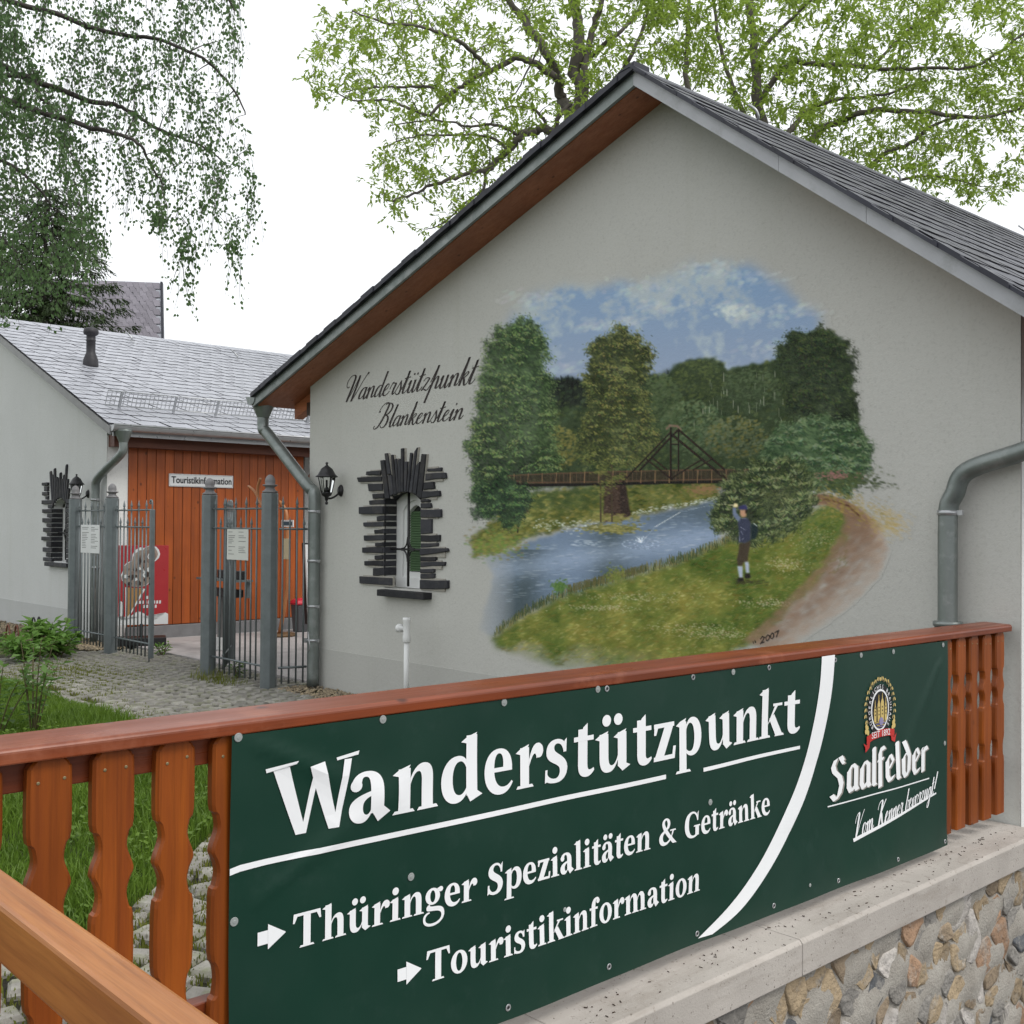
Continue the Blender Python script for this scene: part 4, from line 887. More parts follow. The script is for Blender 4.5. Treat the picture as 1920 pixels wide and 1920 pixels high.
def pmask(poly, soft=3, rough=0.0):
    pu = GU + (N2-.5)*rough*2 + (N3-.5)*rough*1.2; pv = GV + (N2[::-1]-.5)*rough*2 + (N3[::-1]-.5)*rough*1.2
    ins = np.zeros((CHT, CWD), bool); n = len(poly)
    for i in range(n):
        (x1, y1), (x2, y2) = poly[i], poly[(i+1) % n]
        if y1 == y2: continue
        c = (y1 > pv) != (y2 > pv); ins ^= c & (pu < (x2-x1)*(pv-y1)/(y2-y1)+x1)
    return blur(ins.astype(float), soft)
def over(mask, col):
    global CAN, ALP
    m = np.clip(mask, 0, 1)[..., None]
    an = m + ALP[..., None]*(1-m); CAN = (np.asarray(col)*m + CAN*ALP[..., None]*(1-m))/np.maximum(an, 1e-5); ALP = an[..., 0]
def dab(u, v, ru, rv, ang, col, a):
    R_ = int(max(ru, rv)+2); x0, x1 = int(u-U0)-R_, int(u-U0)+R_+1; y0, y1 = int(v-V0)-R_, int(v-V0)+R_+1
    if x0 < 0 or y0 < 0 or x1 > CWD or y1 > CHT: return
    yy, xx = np.ogrid[y0:y1, x0:x1]; dx = xx-(u-U0); dy = yy-(v-V0); c, s = math.cos(ang), math.sin(ang)
    q = ((dx*c+dy*s)/ru)**2 + ((-dx*s+dy*c)/rv)**2; m = np.clip(1.35-q, 0, 1)*a
    A_ = ALP[y0:y1, x0:x1]; an = m + A_*(1-m); CAN[y0:y1, x0:x1] = (np.array(col)*m[..., None] + CAN[y0:y1, x0:x1]*(A_*(1-m))[..., None])/np.maximum(an, 1e-5)[..., None]; ALP[y0:y1, x0:x1] = an
PR = random.Random(5)
def scatter(mask, n, cols, ru, rv, ang, a=.6, jit=12, thr=.35, lightdir=0):
    ys, xs = np.where(mask > thr)
    if len(xs) == 0: return
    idx = np.array([PR.randrange(len(xs)) for _ in range(n)])
    for k in idx:
        c = PR.choice(cols); j = PR.uniform(-jit, jit) + (N1[ys[k], xs[k]]-.5)*70 + (N2[ys[k], xs[k]]-.5)*45; s = PR.uniform(.6, 1.4)
        dab(xs[k]+U0+PR.uniform(-.5,.5), ys[k]+V0, ru*s, rv*s, ang+PR.uniform(-.5,.5), (c[0]+j, c[1]+j, c[2]+j*.8), a*PR.uniform(.5,1))
def line(p, q, w_, col, a=.9):
    L = max(int(math.hypot(q[0]-p[0], q[1]-p[1])/max(w_*.5,.6)), 1)
    for k in range(L+1):
        t = k/L; dab(p[0]+(q[0]-p[0])*t, p[1]+(q[1]-p[1])*t, w_*.62, w_*.62, 0, tuple(x+PR.uniform(-6,6) for x in col), a)
def plines(P, w_, col, a=.9):
    for p, q in zip(P, P[1:]): line(p, q, w_, col, a)
# sky
skyp = pmask([(935,640),(950,600),(990,556),(1060,532),(1180,528),(1255,510),(1325,488),(1400,492),(1455,525),(1500,568),(1545,605),(1535,640),(1520,730),(960,740),(940,720)], 12, 20)
grad = np.clip((GV-500)/230., 0, 1)[..., None]
skyc = np.array([114,139,168])*(1-grad) + np.array([134,145,164])*grad
cl = np.clip((N1*.6+N2*.4-.46)*5 + .25*np.clip((560-GV+ (GU-1200)*-.06)/60., -1, 1), 0, 1)[..., None]
skyc = skyc*(1-cl*.75) + np.array([160,170,172])*cl*.75
over(skyp*np.clip(.35+.75*skyp-.35*cl[..., 0]*(GV < 600), 0, 1), skyc)
for (cu, cv, n, sp) in ((1395,590,70,30),(1375,575,40,14),(1235,575,60,24),(1110,610,50,22),(1180,603,25,14),(1005,560,60,30),(1330,505,70,34),(1410,520,50,30),(1480,580,60,30),(1060,690,40,24),(1440,655,50,30),(1210,540,50,40)):
    for k in range(n): dab(PR.gauss(cu, sp), PR.gauss(cv, sp*.30) - 0, PR.uniform(4,10), PR.uniform(2.5,5), -.35, (168+PR.uniform(-8,12), 176+PR.uniform(-8,10), 176+PR.uniform(-8,8)), .20)
for k in range(90): dab(PR.gauss(1375,16), PR.gauss(583,6), 4, 3, -.3, (184,190,184), .22)
# far forest, ground colours
fr = pmask([(1015,708),(1060,712),(1100,714),(1200,702),(1250,704),(1262,690),(1300,674),(1340,670),(1362,692),(1420,682),(1465,672),(1480,632),(1510,628),(1532,614),(1560,618),(1590,642),(1597,700),(1606,760),(1615,800),(1632,840),(1622,882),(1500,915),(1350,915),(1000,915)], 2, 7)
over(fr, np.array([58,70,48]) + (N2[..., None]-.5)*26)
up = pmask([(1015,708),(1120,714),(1250,704),(1262,690),(1110,760),(1020,760)], 4, 6)
over(up*.85, (36,44,38)); scatter(up, 420, [(30,38,34),(40,48,40),(26,32,30)], 1.6, 5, 0, .6)
scatter(fr, 2600, [(70,86,52),(54,68,46),(88,98,60),(46,58,42),(98,104,58),(74,92,70)], 4.5, 2.6, -.4, .5)
for (cu, cv, ru_, rv_, cs) in ((1040,840,46,42,[(110,102,54),(92,94,50),(122,116,68)]), (1150,850,70,30,[(88,98,56),(116,112,60),(70,86,52)]), (1310,715,46,40,[(62,74,46),(82,92,54),(48,58,42)]), (1410,730,55,40,[(66,80,56),(84,98,72),(56,66,48)]), (1300,800,60,50,[(86,104,74),(70,90,66),(102,112,84)]), (1380,820,60,40,[(78,88,66),(96,104,82),(104,98,52)]), (1240,760,40,60,[(80,92,64),(66,82,54)])):
    for k in range(620):
        a = PR.uniform(0, 6.28); r = PR.random()**.5; uu, vv_ = cu+ru_*r*math.cos(a), cv+rv_*r*math.sin(a); c = PR.choice(cs); li = (.5-(vv_-cv)/rv_*.5)*22-8
        dab(uu, vv_, PR.uniform(2.5,4.5), PR.uniform(1.4,2.4), -.4+PR.uniform(-.6,.6), (c[0]+li, c[1]+li, c[2]+li*.7), .5)
for k in range(46): uu = PR.uniform(1300,1560); vv_ = PR.uniform(690,790); line((uu,vv_),(uu+PR.uniform(-1,1),vv_+PR.uniform(8,18)), 1.0, (150,152,136), .45)
def tree(poly, n, darks, mids, lights, seed, leaf=(3.3,1.5), droop=.6, soft=2):
    n = int(n*1.35)
    m = pmask(poly, soft, 19); over(m*.92, np.array(darks[0]) + (N2[..., None]-.5)*22 + (N1[..., None]-.5)*40); cu = sum(p[0] for p in poly)/len(poly)
    scatter(m, n, darks+mids, leaf[0], leaf[1], droop, .6, 9, .12)
    # clumps: light above, dark below
    ys, xs = np.where(m > .5)
    for k in range(n//42):
        i = PR.randrange(len(xs)); bx, by = xs[i]+U0, ys[i]+V0; rr = PR.uniform(9, 19)
        for j in range(26):
            a = PR.uniform(0, 6.28); q = PR.random()**.5; uu, vv_ = bx+rr*q*math.cos(a), by+rr*.62*q*math.sin(a)
            c = PR.choice(lights if math.sin(a)*q < -.1 else darks)
            dab(uu, vv_, leaf[0]*PR.uniform(.5,1), leaf[1]*PR.uniform(.5,1), droop*(1 if uu > bx else -1)+PR.uniform(-.4,.4), tuple(x+PR.uniform(-10,10) for x in c), .6)
    edge = (m > .04) & (m < .6); ys, xs = np.where(edge)
    for k in range(n//3):
        i = PR.randrange(len(xs)); dab(xs[i]+U0+PR.gauss(0,5), ys[i]+V0+PR.gauss(0,5), leaf[0]*.75, leaf[1]*.6, droop*(1 if xs[i]+U0 > cu else -1)+PR.uniform(-.8,.8), PR.choice(darks+mids+lights), .5)
tree([(1465,690),(1468,640),(1490,627),(1510,634),(1540,612),(1562,640),(1592,650),(1600,690),(1590,720),(1606,750),(1594,795),(1540,795),(1480,775)], 2200, [(44,54,40),(36,46,36)], [(54,66,44),(62,74,46)], [(76,86,54),(68,82,50)], 2)
tree([(1430,850),(1470,800),(1540,790),(1598,798),(1632,840),(1622,882),(1585,925),(1480,910)], 2000, [(58,78,54),(50,68,48)], [(74,94,64),(84,104,72)], [(104,122,90),(118,132,102)], 3, (5,1.8), .5)
tree([(905,700),(915,650),(937,617),(975,606),(1010,612),(1024,660),(1026,720),(1032,790),(1046,850),(1030,900),(990,915),(960,965),(920,975),(888,935),(884,862),(874,830),(890,790),(900,740)], 4600, [(56,72,48),(46,58,44)], [(74,96,62),(86,106,68)], [(118,134,84),(104,126,82),(130,140,94)], 4)
tree([(1098,692),(1112,652),(1140,627),(1167,619),(1200,640),(1218,670),(1204,705),(1200,740),(1216,780),(1226,820),(1205,862),(1120,872),(1088,840),(1100,780),(1106,740)], 3300, [(58,66,42),(48,56,38)], [(84,92,54),(98,100,56)], [(122,122,70),(136,132,78),(108,116,70)], 5)
# far bank
bank = pmask([(985,925),(1130,912),(1340,905),(1348,938),(1260,952),(1190,968),(1100,980),(1000,1004),(925,1038),(888,1042),(884,1005),(930,975)], 3, 8)
over(bank, np.array([92,98,52]) + (N2[..., None]-.5)*40)
scatter(bank, 1500, [(118,116,60),(86,98,50),(132,122,62),(70,84,46),(140,130,84)], 5, 1.8, -.1, .55, 10)
for k in range(160): dab(PR.uniform(1000,1120), PR.uniform(915,955), 6, 3, 0, (62,78,46), .35)
for k in range(200): dab(PR.gauss(1320,16), PR.gauss(918,5), 3, 1.5, 0, (132,104,76), .4)
# river
riv = pmask([(905,1045),(960,1030),(1010,1008),(1100,984),(1180,970),(1270,953),(1346,934),(1352,1010),(1300,1046),(1200,1072),(1100,1108),(1000,1142),(922,1194),(896,1178),(915,1120),(925,1080)], 3, 4)
fade = np.clip((GU-898)/70., 0, 1)*.85 + .15
wc = np.array([112,128,150])*(1-N1[..., None]*.5) + np.array([84,98,108])*N1[..., None]*.5
refl = np.clip(np.exp(-((GU-980-(1100-GV)*.1)/38.)**2)*.8*(GV > 1030) + np.exp(-((GU-1145)/34.)**2)*.75*(GV > 990)*(GV < 1085), 0, 1)[..., None]
wc = wc*(1-refl*.75) + np.array([54,64,62])*refl*.75
lite = np.exp(-((GV-1020-(1250-GU)*.16)/22.)**2)[..., None]; wc = wc*(1-lite*.5) + np.array([150,164,186])*lite*.5
dk = np.clip((1000-GV-(1345-GU)*.10)/30., 0, 1)[..., None]; wc = wc*(1-dk*.55) + np.array([72,84,90])*dk*.55
over(riv*fade, wc + (N3[..., None]-.5)*10)
for k in range(420):
    uu = PR.uniform(930,1345); vv_ = 1090-(uu-930)*.30+PR.uniform(-40,45); c = PR.choice([(150,162,178),(96,110,122),(128,146,168),(176,182,186)])
    i, j = int(vv_-V0), int(uu-U0)
    if 0 <= i < CHT and 0 <= j < CWD and riv[i, j] > .6: dab(uu, vv_, PR.uniform(4,11), .9, -.06, c, .28)
for k in range(120): dab(PR.uniform(1000,1130), PR.gauss(985,6), PR.uniform(1.5,4), 1.0, -.15, (196,200,196), .5)
for k in range(150): uu = PR.uniform(1185,1345); dab(uu, 962-(uu-1185)*.17+PR.gauss(0,2.5), PR.uniform(1.5,4), .9, -.15, (190,194,192), .45)
for k in range(34): dab(PR.gauss(1100,14), PR.gauss(1019,3), PR.uniform(3,7), .8, 0, (184,192,198), .4)
for k in range(64):       # ring where the bait lands
    a = 2*math.pi*k/64
    for q, al in ((1, .7), (.66, .55), (.36, .5)): dab(1202+35*q*math.cos(a), 1020+9*q*math.sin(a), 2.0, .8, 0, (174,186,202) if PR.random() < .6 else (110,120,140), al*.7)
for k in range(14): line((1202,1018),(1202+PR.uniform(-12,12),1018-PR.uniform(5,13)), .8, (206,212,220), .6)
# island, pier, bridge
for k in range(420): dab(PR.gauss(1148,26), PR.gauss(991,4.5), 4, 1.6, -.05, PR.choice([(134,128,76),(112,112,62),(150,144,96),(92,92,54)]), .6)
pier = pmask([(1134,908),(1172,906),(1182,966),(1161,979),(1131,979)], 1, 1); over(pier, np.array([72,58,50]) + (N3[..., None]-.5)*30); over(pmask([(1162,907),(1173,906),(1182,966),(1164,978)], 1)*.6, (44,36,34))
scatter(pier, 120, [(122,106,94),(96,82,72),(56,46,42)], 3, 1.1, 0, .6)
over(pmask([(975,928),(992,926),(993,960),(976,962)], 1, 2)*.8, (70,62,52))
for k in range(260): dab(PR.gauss(1150,26), PR.gauss(972,4), 4, 1.6, -.05, PR.choice([(128,122,70),(104,106,58),(146,138,88)]), .45)
rail_t = [(952,892),(1010,889),(1070,887),(1150,884),(1260,882),(1340,881),(1406,880)]
deckb = [(955,905),(990,910),(1080,909),(1180,907),(1260,905),(1330,904),(1392,902)]
band = pmask(rail_t + deckb[::-1], 1); over(band*.7, np.array([62,50,42]) + (N3[..., None]-.5)*24)
for k in range(112):
    t = k/111; uu = 952+(1400-952)*t; vt = 892-12*min(t*3, 1)*.6-4*t; line((uu, vt), (uu, vt+19), .7, (58,44,36) if k % 2 else (104,82,66), .55)
plines(rail_t, 2.0, (92,74,58)); plines(deckb, 3.8, (30,24,24)); plines([(p[0], p[1]-5) for p in deckb], 1.6, (96,74,60), .7)
for k in range(17): uu = 964+26.5*k; line((uu, 889-7*min(k/8,1)), (uu-1, 905), 1.6, (122,98,74), .8)
dkb = (34,27,24)
for p, q, w_ in (((1166,905),(1256,812),2.6),((1200,881),(1272,805),3.4),((1260,815),(1362,899),3.6),((1274,807),(1358,880),3.0),((1257.5,803),(1257.5,893),3.4),((1272,803),(1272,882),2.8),((1211,860),(1260,899),2.6),((1225,860),(1250,880),2.4),((1315,862),(1260,896),2.4),((1336,860),(1300,881),2.4),((1258,833),(1272,833),2.2)): line(p, q, w_, dkb, .95); line((p[0]-.8, p[1]-.8), (q[0]-.8, q[1]-.8), .8, (104,84,66), .45)
plines([(1250,804),(1256,798),(1270,799),(1277,805)], 3.4, (116,98,84)); 
for (a, b, c, w_) in ((1126,880,978,2.6),(1147,872,978,2.6),(977,928,960,2.2)): line((a, b), (a+.5, c), w_, (74,66,50), .9)
line((976,930),(971,998), 2.4, (48,44,34), .95)
for (cu, cv) in ((1126,885),(1140,905),(1160,895),(1128,922)):
    for k in range(46): dab(PR.gauss(cu,9), PR.gauss(cv,4), 3.2, 1.3, .3, PR.choice([(120,118,66),(98,104,58),(78,88,50)]), .6)
tree([(886,935),(900,905),(950,900),(985,915),(990,940),(965,985),(930,965),(895,975)], 900, [(46,62,46),(38,52,40)], [(66,92,60)], [(96,120,76)], 6)
for k in range(500): dab(PR.gauss(930,26), PR.gauss(1020,12), 4, 2, 0, PR.choice([(92,124,66),(118,132,62),(134,136,72),(100,112,58),(126,112,72)]), .45)
# meadow
mea = pmask([(918,1196),(985,1150),(1060,1114),(1150,1088),(1230,1064),(1300,1042),(1360,1012),(1430,1002),(1500,970),(1560,942),(1592,962),(1596,1002),(1560,1052),(1522,1104),(1482,1138),(1450,1176),(1400,1214),(1340,1236),(1200,1252),(1080,1256),(1000,1244),(928,1216)], 5, 9)
bf = 1-np.clip((GV-1205-(GU-900)*.06+(N1-.5)*60)/48., 0, 1)*np.clip((1260-GU)/260., 0, 1)
mc = np.array([98,108,50]) + (N1[..., None]-.5)*np.array([70,30,20]) + (N2[..., None]-.5)*np.array([36,32,24])
over(mea*bf, mc)
mm = mea*bf
scatter(mm, 3600, [(118,120,58),(90,108,50),(100,104,46),(136,130,70),(78,96,50),(122,106,54)], 6, 1.6, -.25, .42, 10, .55)
scatter(mm, 900, [(158,152,104),(170,164,124),(146,146,96)], 3.4, 1.0, -.3, .40, 8, .6)
for k in range(900):        # grass fringe on the water side
    t = PR.random(); uu = 925+(1375-925)*t; vv_ = np.interp(uu, [925,985,1060,1150,1230,1300,1375], [1192,1150,1114,1088,1066,1044,1010]) + PR.uniform(-4,5); h_ = PR.uniform(5,15)
    line((uu,vv_),(uu+PR.uniform(-2,2),vv_-h_), 1.1, PR.choice([(70,84,52),(96,92,58),(56,70,46),(122,116,74)]), .5)
for k in range(220): uu = PR.uniform(1060,1210); line((uu, np.interp(uu,[1060,1210],[1112,1072])),(uu+1, np.interp(uu,[1060,1210],[1098,1058])), 1.2, (92,88,56), .28)
for (cu, cv, s, cs) in ((1050,1100,12,[(74,104,56),(92,118,60)]),(1155,1080,16,[(100,112,56),(122,124,66)])):
    for k in range(160): dab(PR.gauss(cu,s*.55), PR.gauss(cv,s*.55), 2.6, 1.6, -.8, PR.choice(cs), .6)
for (cu, cv, su, sv) in ((1300,1178,50,5),(1200,1120,60,5),(1350,1190,30,4),(1440,1130,26,5),(1480,1060,22,8),(1130,1140,40,3),(1530,1010,20,10)):
    for k in range(190): dab(PR.gauss(cu,su), PR.gauss(cv,sv), 1.8, .9, -.2, PR.choice([(188,184,160),(160,140,120),(172,170,140)]), .42)
for k in range(520): dab(PR.uniform(1500,1590), PR.uniform(955,1075), 4, 1.8, -.6, PR.choice([(96,110,62),(80,98,58),(112,116,62)]), .4)
# path
pc = [(1500,940,5),(1545,936,10),(1590,950,20),(1618,975,34),(1622,1015,46),(1600,1060,50),(1560,1105,48),(1515,1145,44),(1465,1185,38),(1425,1212,30)]
for i in range(len(pc)-1):
    for k in range(520):
        t = PR.random(); a, b = pc[i], pc[i+1]; uu, vv_, w_ = [a[j]+(b[j]-a[j])*t for j in range(3)]; s = PR.uniform(-1,1); far = i/8.
        al = .42*(1-.75*max(s,0)**1.0*min(1, .3+far)) * (1-.45*far); c = PR.choice([(112,88,70),(100,79,63),(128,104,84),(122,98,78)])
        dab(uu+w_*s*.9, vv_+w_*s*.45, 10, 5, -.7+far*.3, tuple(x+28*max(s,0)+16*far for x in c), al*.32)
plines([(1510,942),(1550,936),(1590,948),(1612,968)], 3.5, (84,58,46), .5)
for k in range(420): t = PR.random(); dab(1545+130*t+PR.gauss(0,10), 925+52*t+PR.gauss(0,14), 4, 1.8, .4, PR.choice([(140,122,62),(126,116,60),(156,136,80)]), .42*(1-t*.5))
for k in range(260): dab(PR.gauss(1672,18), PR.gauss(985,14), 5, 2.2, .3, (160,142,92), .18)
for k in range(420): dab(PR.gauss(1590,38), PR.gauss(902,9), 4, 2, .3, PR.choice([(72,84,52),(84,94,58),(58,70,48)]), .5)
for k in range(120): dab(PR.gauss(1565,18), PR.gauss(892,4), 2.5, 1.4, 0, (140,100,96), .5)
# bush in front of the water
tree([(1338,962),(1352,920),(1390,885),(1440,868),(1482,868),(1515,895),(1530,935),(1500,978),(1440,1012),(1372,1008),(1345,990)], 2600, [(50,62,42),(40,52,36)], [(76,90,56),(92,100,60)], [(118,128,86),(134,140,104)], 7, (5,1.5), -.7)
for k in range(200): line((PR.gauss(1445,34),PR.gauss(915,26)),(PR.gauss(1445,34)*0+1445+PR.gauss(30,30),PR.gauss(945,24)), .7, (138,140,100), .12)
# angler with cap and rucksack
def fig(pts, col, soft=1): over(pmask([(1360+x/10.66, 930+y/10.66) for x, y in pts], soft), np.array(col)+(N3[..., None]-.5)*14)
fig([(510,540),(640,590),(662,700),(600,850),(505,875)], (38,52,55)); fig([(280,950),(510,900),(465,1150),(445,1310),(360,1330),(330,1405),(240,1395),(232,1250),(265,1100)], (72,63,52))
fig([(240,1400),(345,1400),(352,1625),(280,1645)], (152,160,176)); fig([(390,1320),(465,1310),(482,1530),(412,1545)], (152,160,176)); fig([(255,1640),(360,1630),(370,1720),(230,1735)], (40,37,34)); fig([(395,1555),(490,1545),(510,1640),(390,1650)], (40,37,34))
fig([(255,480),(330,440),(440,430),(505,520),(505,880),(400,940),(265,935),(268,700),(250,560)], (62,66,84)); fig([(140,235),(218,230),(222,330),(312,440),(262,515),(152,395)], (104,114,136))
fig([(290,270),(420,265),(425,400),(360,430),(300,400)], (172,134,108)); fig([(395,270),(440,270),(435,350),(400,345)], (40,34,30)); fig([(290,200),(340,180),(410,180),(440,220),(438,278),(300,268),(235,250)], (60,60,98)); fig([(165,200),(190,145),(245,160),(240,210),(190,220)], (206,190,146)); over(pmask([(1376,945),(1384,945),(1383,951),(1376,950)], 1), (206,190,146))
for p, q in (((300,620),(400,680)),((310,700),(350,770)),((280,720),(285,900)),((330,880),(370,840)),((330,450),(420,450))): line((1360+p[0]/10.66,930+p[1]/10.66),(1360+q[0]/10.66,930+q[1]/10.66), .9, (140,146,160), .6)
line((1413,981),(1419,986), 1.6, (150,160,156), .8)
for k in range(60): dab(PR.gauss(1405,14), PR.gauss(1091,2.5), 4, 1.2, 0, (66,66,40), .5)
line((1377,947.5),(1345,945), .8, (180,176,140), .7); line((1345,945),(1286,957), .6, (190,190,176), .3); line((1276,960),(1228,988), 1.0, (196,200,200), .8); line((1228,988),(1204,1016), .7, (196,200,200), .35)
# date
ink = (34,30,28)
def num(P, ox, oy): plines([(ox+x*.9, oy-y*.9-x*.42) for x, y in P], 1.9, ink, .9)
num([(0,10),(1,6)], 1412, 1212); num([(4,10),(5,6)], 1412, 1212)
num([(0,10),(4,13),(8,10),(6,6),(0,0),(8,0)], 1426, 1207); num([(4,12),(0,9),(1,2),(4,0),(7,3),(7,9),(4,12)], 1436, 1203); num([(4,12),(0,9),(1,2),(4,0),(7,3),(7,9),(4,12)], 1444.5, 1199.5); num([(0,11),(8,12),(3,0)], 1453, 1196)
# ---- carry the painting on the wall
STP = 1.5
nu, nv = int(CWD/STP)-1, int(CHT/STP)-1
iu = (np.arange(nu+1)*STP); iv = (np.arange(nv+1)*STP)
def samp(a):
    x0 = np.clip(iu.astype(int), 0, CWD-2); y0 = np.clip(iv.astype(int), 0, CHT-2); fx = (iu-x0)[None, :]; fy = (iv-y0)[:, None]
    if a.ndim == 3: fx = fx[..., None]; fy = fy[..., None]
    return (a[np.ix_(y0, x0)]*(1-fx)+a[np.ix_(y0, x0+1)]*fx)*(1-fy) + (a[np.ix_(y0+1, x0)]*(1-fx)+a[np.ix_(y0+1, x0+1)]*fx)*fy
cs_ = np.clip(samp(CAN), 0, 255); cs_ = np.clip((cs_.mean(-1, keepdims=True)*.10 + cs_*.90 - 112)*1.16 + 106, 8, 235); col_s = cs_/255.; al_s = np.clip(samp(ALP), 0, 1)
lin_s = np.where(col_s <= .04045, col_s/12.92, ((col_s+.055)/1.055)**2.4) * (WALL[0]/.325)
uu, vv_ = np.meshgrid(iu+U0, iv+V0)
d = np.stack([(uu-960)/FPX, -(vv_-960)/FPX, -np.ones_like(uu)], -1) @ ROT.T
YM = YG-.0012
P = EYE + d*(YM/d[..., 1])[..., None]
keep = al_s > .012
kq = keep[:-1, :-1] | keep[1:, :-1] | keep[:-1, 1:] | keep[1:, 1:]
kq &= (P[:-1, :-1, 2] > .36)
idx = np.arange((nu+1)*(nv+1)).reshape(nv+1, nu+1)
quads = np.stack([idx[:-1, :-1][kq], idx[1:, :-1][kq], idx[1:, 1:][kq], idx[:-1, 1:][kq]], -1)
used, inv = np.unique(quads, return_inverse=True); quads = inv.reshape(-1, 4)
me = bpy.data.meshes.new('mural'); co = P.reshape(-1, 3)[used]
me.vertices.add(len(used)); me.vertices.foreach_set('co', co.astype(np.float32).ravel())
me.loops.add(quads.size); me.loops.foreach_set('vertex_index', quads.astype(np.int32).ravel())
me.polygons.add(len(quads)); me.polygons.foreach_set('loop_start', (np.arange(len(quads))*4).astype(np.int32)); me.update(); me.validate()
ca = me.color_attributes.new('paint', 'FLOAT_COLOR', 'POINT')
rgba = np.concatenate([lin_s.reshape(-1, 3)[used], al_s.reshape(-1, 1)[used]], 1).astype(np.float32); ca.data.foreach_set('color', rgba.ravel())
def mural_mat():
    N = Nodes('mural_paint'); v = N.coord((1,1,1)); at = N.n('ShaderNodeAttribute', attribute_name='paint', attribute_type='GEOMETRY')
    c = N.mix(N.ramp(N.noise(v, .9, 4, .6), .3, .7), WALL, tuple(x*.93 for x in WALL))
    c = N.mix(N.ramp(N.noise(v, 55, 4, .75), .52, .74, 0, .42), c, tuple(x*.62 for x in WALL))
    pc_ = N.mix(N.ramp(N.noise(v, 260, 3, .7), .45, .75, 0, .16), at.outputs['Color'], (.30,.30,.28))
    c = N.mix(at.outputs['Alpha'], c, pc_)
    h = N.math('ADD', N.noise(v, 150, 3, .7), N.noise(v, 42, 2, .5)); N.bump(h, .42, .004); return N.out(c, .85, 0, .25)
o = link('mural', me, mural_mat(), house); o['label'] = 'painted river landscape with timber bridge, meadow and angler'
# ------------------------------------------------------------------ tourist office on the left
X3 = -13.047; LRX, LRZ = -17.6, 4.53; LEX, LEZ = -12.70, 2.60; LS = (LRZ-LEZ)/(LEX-LRX)
def zo(x): return LEZ + LS*(LEX-x)
office = thing('tourist_office', 'low pale house with slate roof and orange board wall behind the gate', 'house', (-15.5, YG, 0))
OW0, OW1, OZ0, OZS, OZT = -14.76, -14.26, .93, 1.66, 1.75
def arch2(n=8): return [(OW0+(OW1-OW0)*k/n, OZS+(OZT-OZS)*math.sin(math.pi*k/n)**.8) for k in range(n+1)]
g = MB(); P3 = lambda x, z: (x, YG, z); T = .10; xl_ = -22.2
g.add([P3(xl_,-.1), P3(OW0,-.1), P3(OW0,zo(OW0)-T), P3(LRX,LRZ-T), P3(xl_,zo(2*LRX-xl_)-T)], [(0,1,2,3,4)])
g.quad(P3(OW0,-.1), P3(OW1,-.1), P3(OW1,OZ0), P3(OW0,OZ0)); ap = arch2()
for (xa, za), (xb, zb) in zip(ap, ap[1:]): g.quad(P3(xa,za), P3(xb,zb), P3(xb,zo(xb)-T), P3(xa,zo(xa)-T))
g.quad(P3(OW1,-.1), P3(X3,-.1), P3(X3,zo(X3)-T), P3(OW1,zo(OW1)-T))
ring = [(OW0,OZ0),(OW1,OZ0)] + ap[::-1]
for (xa, za), (xb, zb) in zip(ring, ring[1:]+ring[:1]): g.quad((xa,YG,za), (xb,YG,zb), (xb,YG+.17,zb), (xa,YG+.17,za))
g.quad((X3,8.12,-.1),(X3-.7,8.12,-.1),(X3-.7,8.12,2.5),(X3,8.12,2.5)); g.quad((X3-.7,8.12,-.1),(X3-.7,12.5,-.1),(X3-.7,12.5,2.5),(X3-.7,8.12,2.5)); g.quad((xl_,12.5,-.1),(X3,12.5,-.1),(X3,12.5,2.6),(xl_,12.5,2.6))
part('front_wall', g, M_plaster_w, office, fix=False)
g = MB(); g.box((X3-.2,YG+.004,-.1),(X3,5.612,2.50)); part('corner_wall', g, M_plaster_sunlit, office)  # return wall towards the sun, its brightness painted into the plaster
g = MB(); g.box((xl_,YG-.004,-.1),(X3+.002,YG+.01,.33)); part('plinth', g, plaster('pale_plinth', (.50,.51,.50)), office)
M_fascia = wood('dark_fascia', (.16,.045,.018), (.12,.032,.013), 1, rough=.5)
nb_ = 21; y_ = 5.614; bw = (8.095-5.614)/nb_
for k in range(nb_):
    g = MB(); dx = RNG.uniform(-.002,.002); g.box((X3-.05, y_+k*bw, .172), (X3+.014+dx, y_+(k+1)*bw-.006, 2.50)); part('board', g, M_board, office, bevel=.004, seg=1)
g = MB(); g.box((X3-.06, 5.614, .17), (X3+.002, 8.09, 2.5)); part('board_backing', g, M_fascia, office)
g = MB(); g.box((X3-.1, 5.6, -.02), (X3+.06, 8.12, .165)); part('base_kerb', g, pmat('grey_kerb', (.20,.20,.205), (.15,.15,.155), rough=.85, scale=8), office, bevel=.006)
g = MB(); g.box((X3-.02, YG+.02, 2.36), (X3+.16, 12.5, 2.50)); part('eave_beam', g, M_fascia, office)
g = MB(); g.prism([(X3+.0,8.14,1.95),(X3+.0,8.14,2.06),(X3+.36,8.14,2.40),(X3+.36,8.14,2.28)], (0,.08,0)); part('brace', g, M_board, office)
g = MB(); g.prism([(X3+.02,8.9,1.70),(X3+.02,8.9,1.82),(X3+.36,8.9,2.40),(X3+.36,8.9,2.28)], (0,.08,0)); part('brace', g, M_fascia, office)
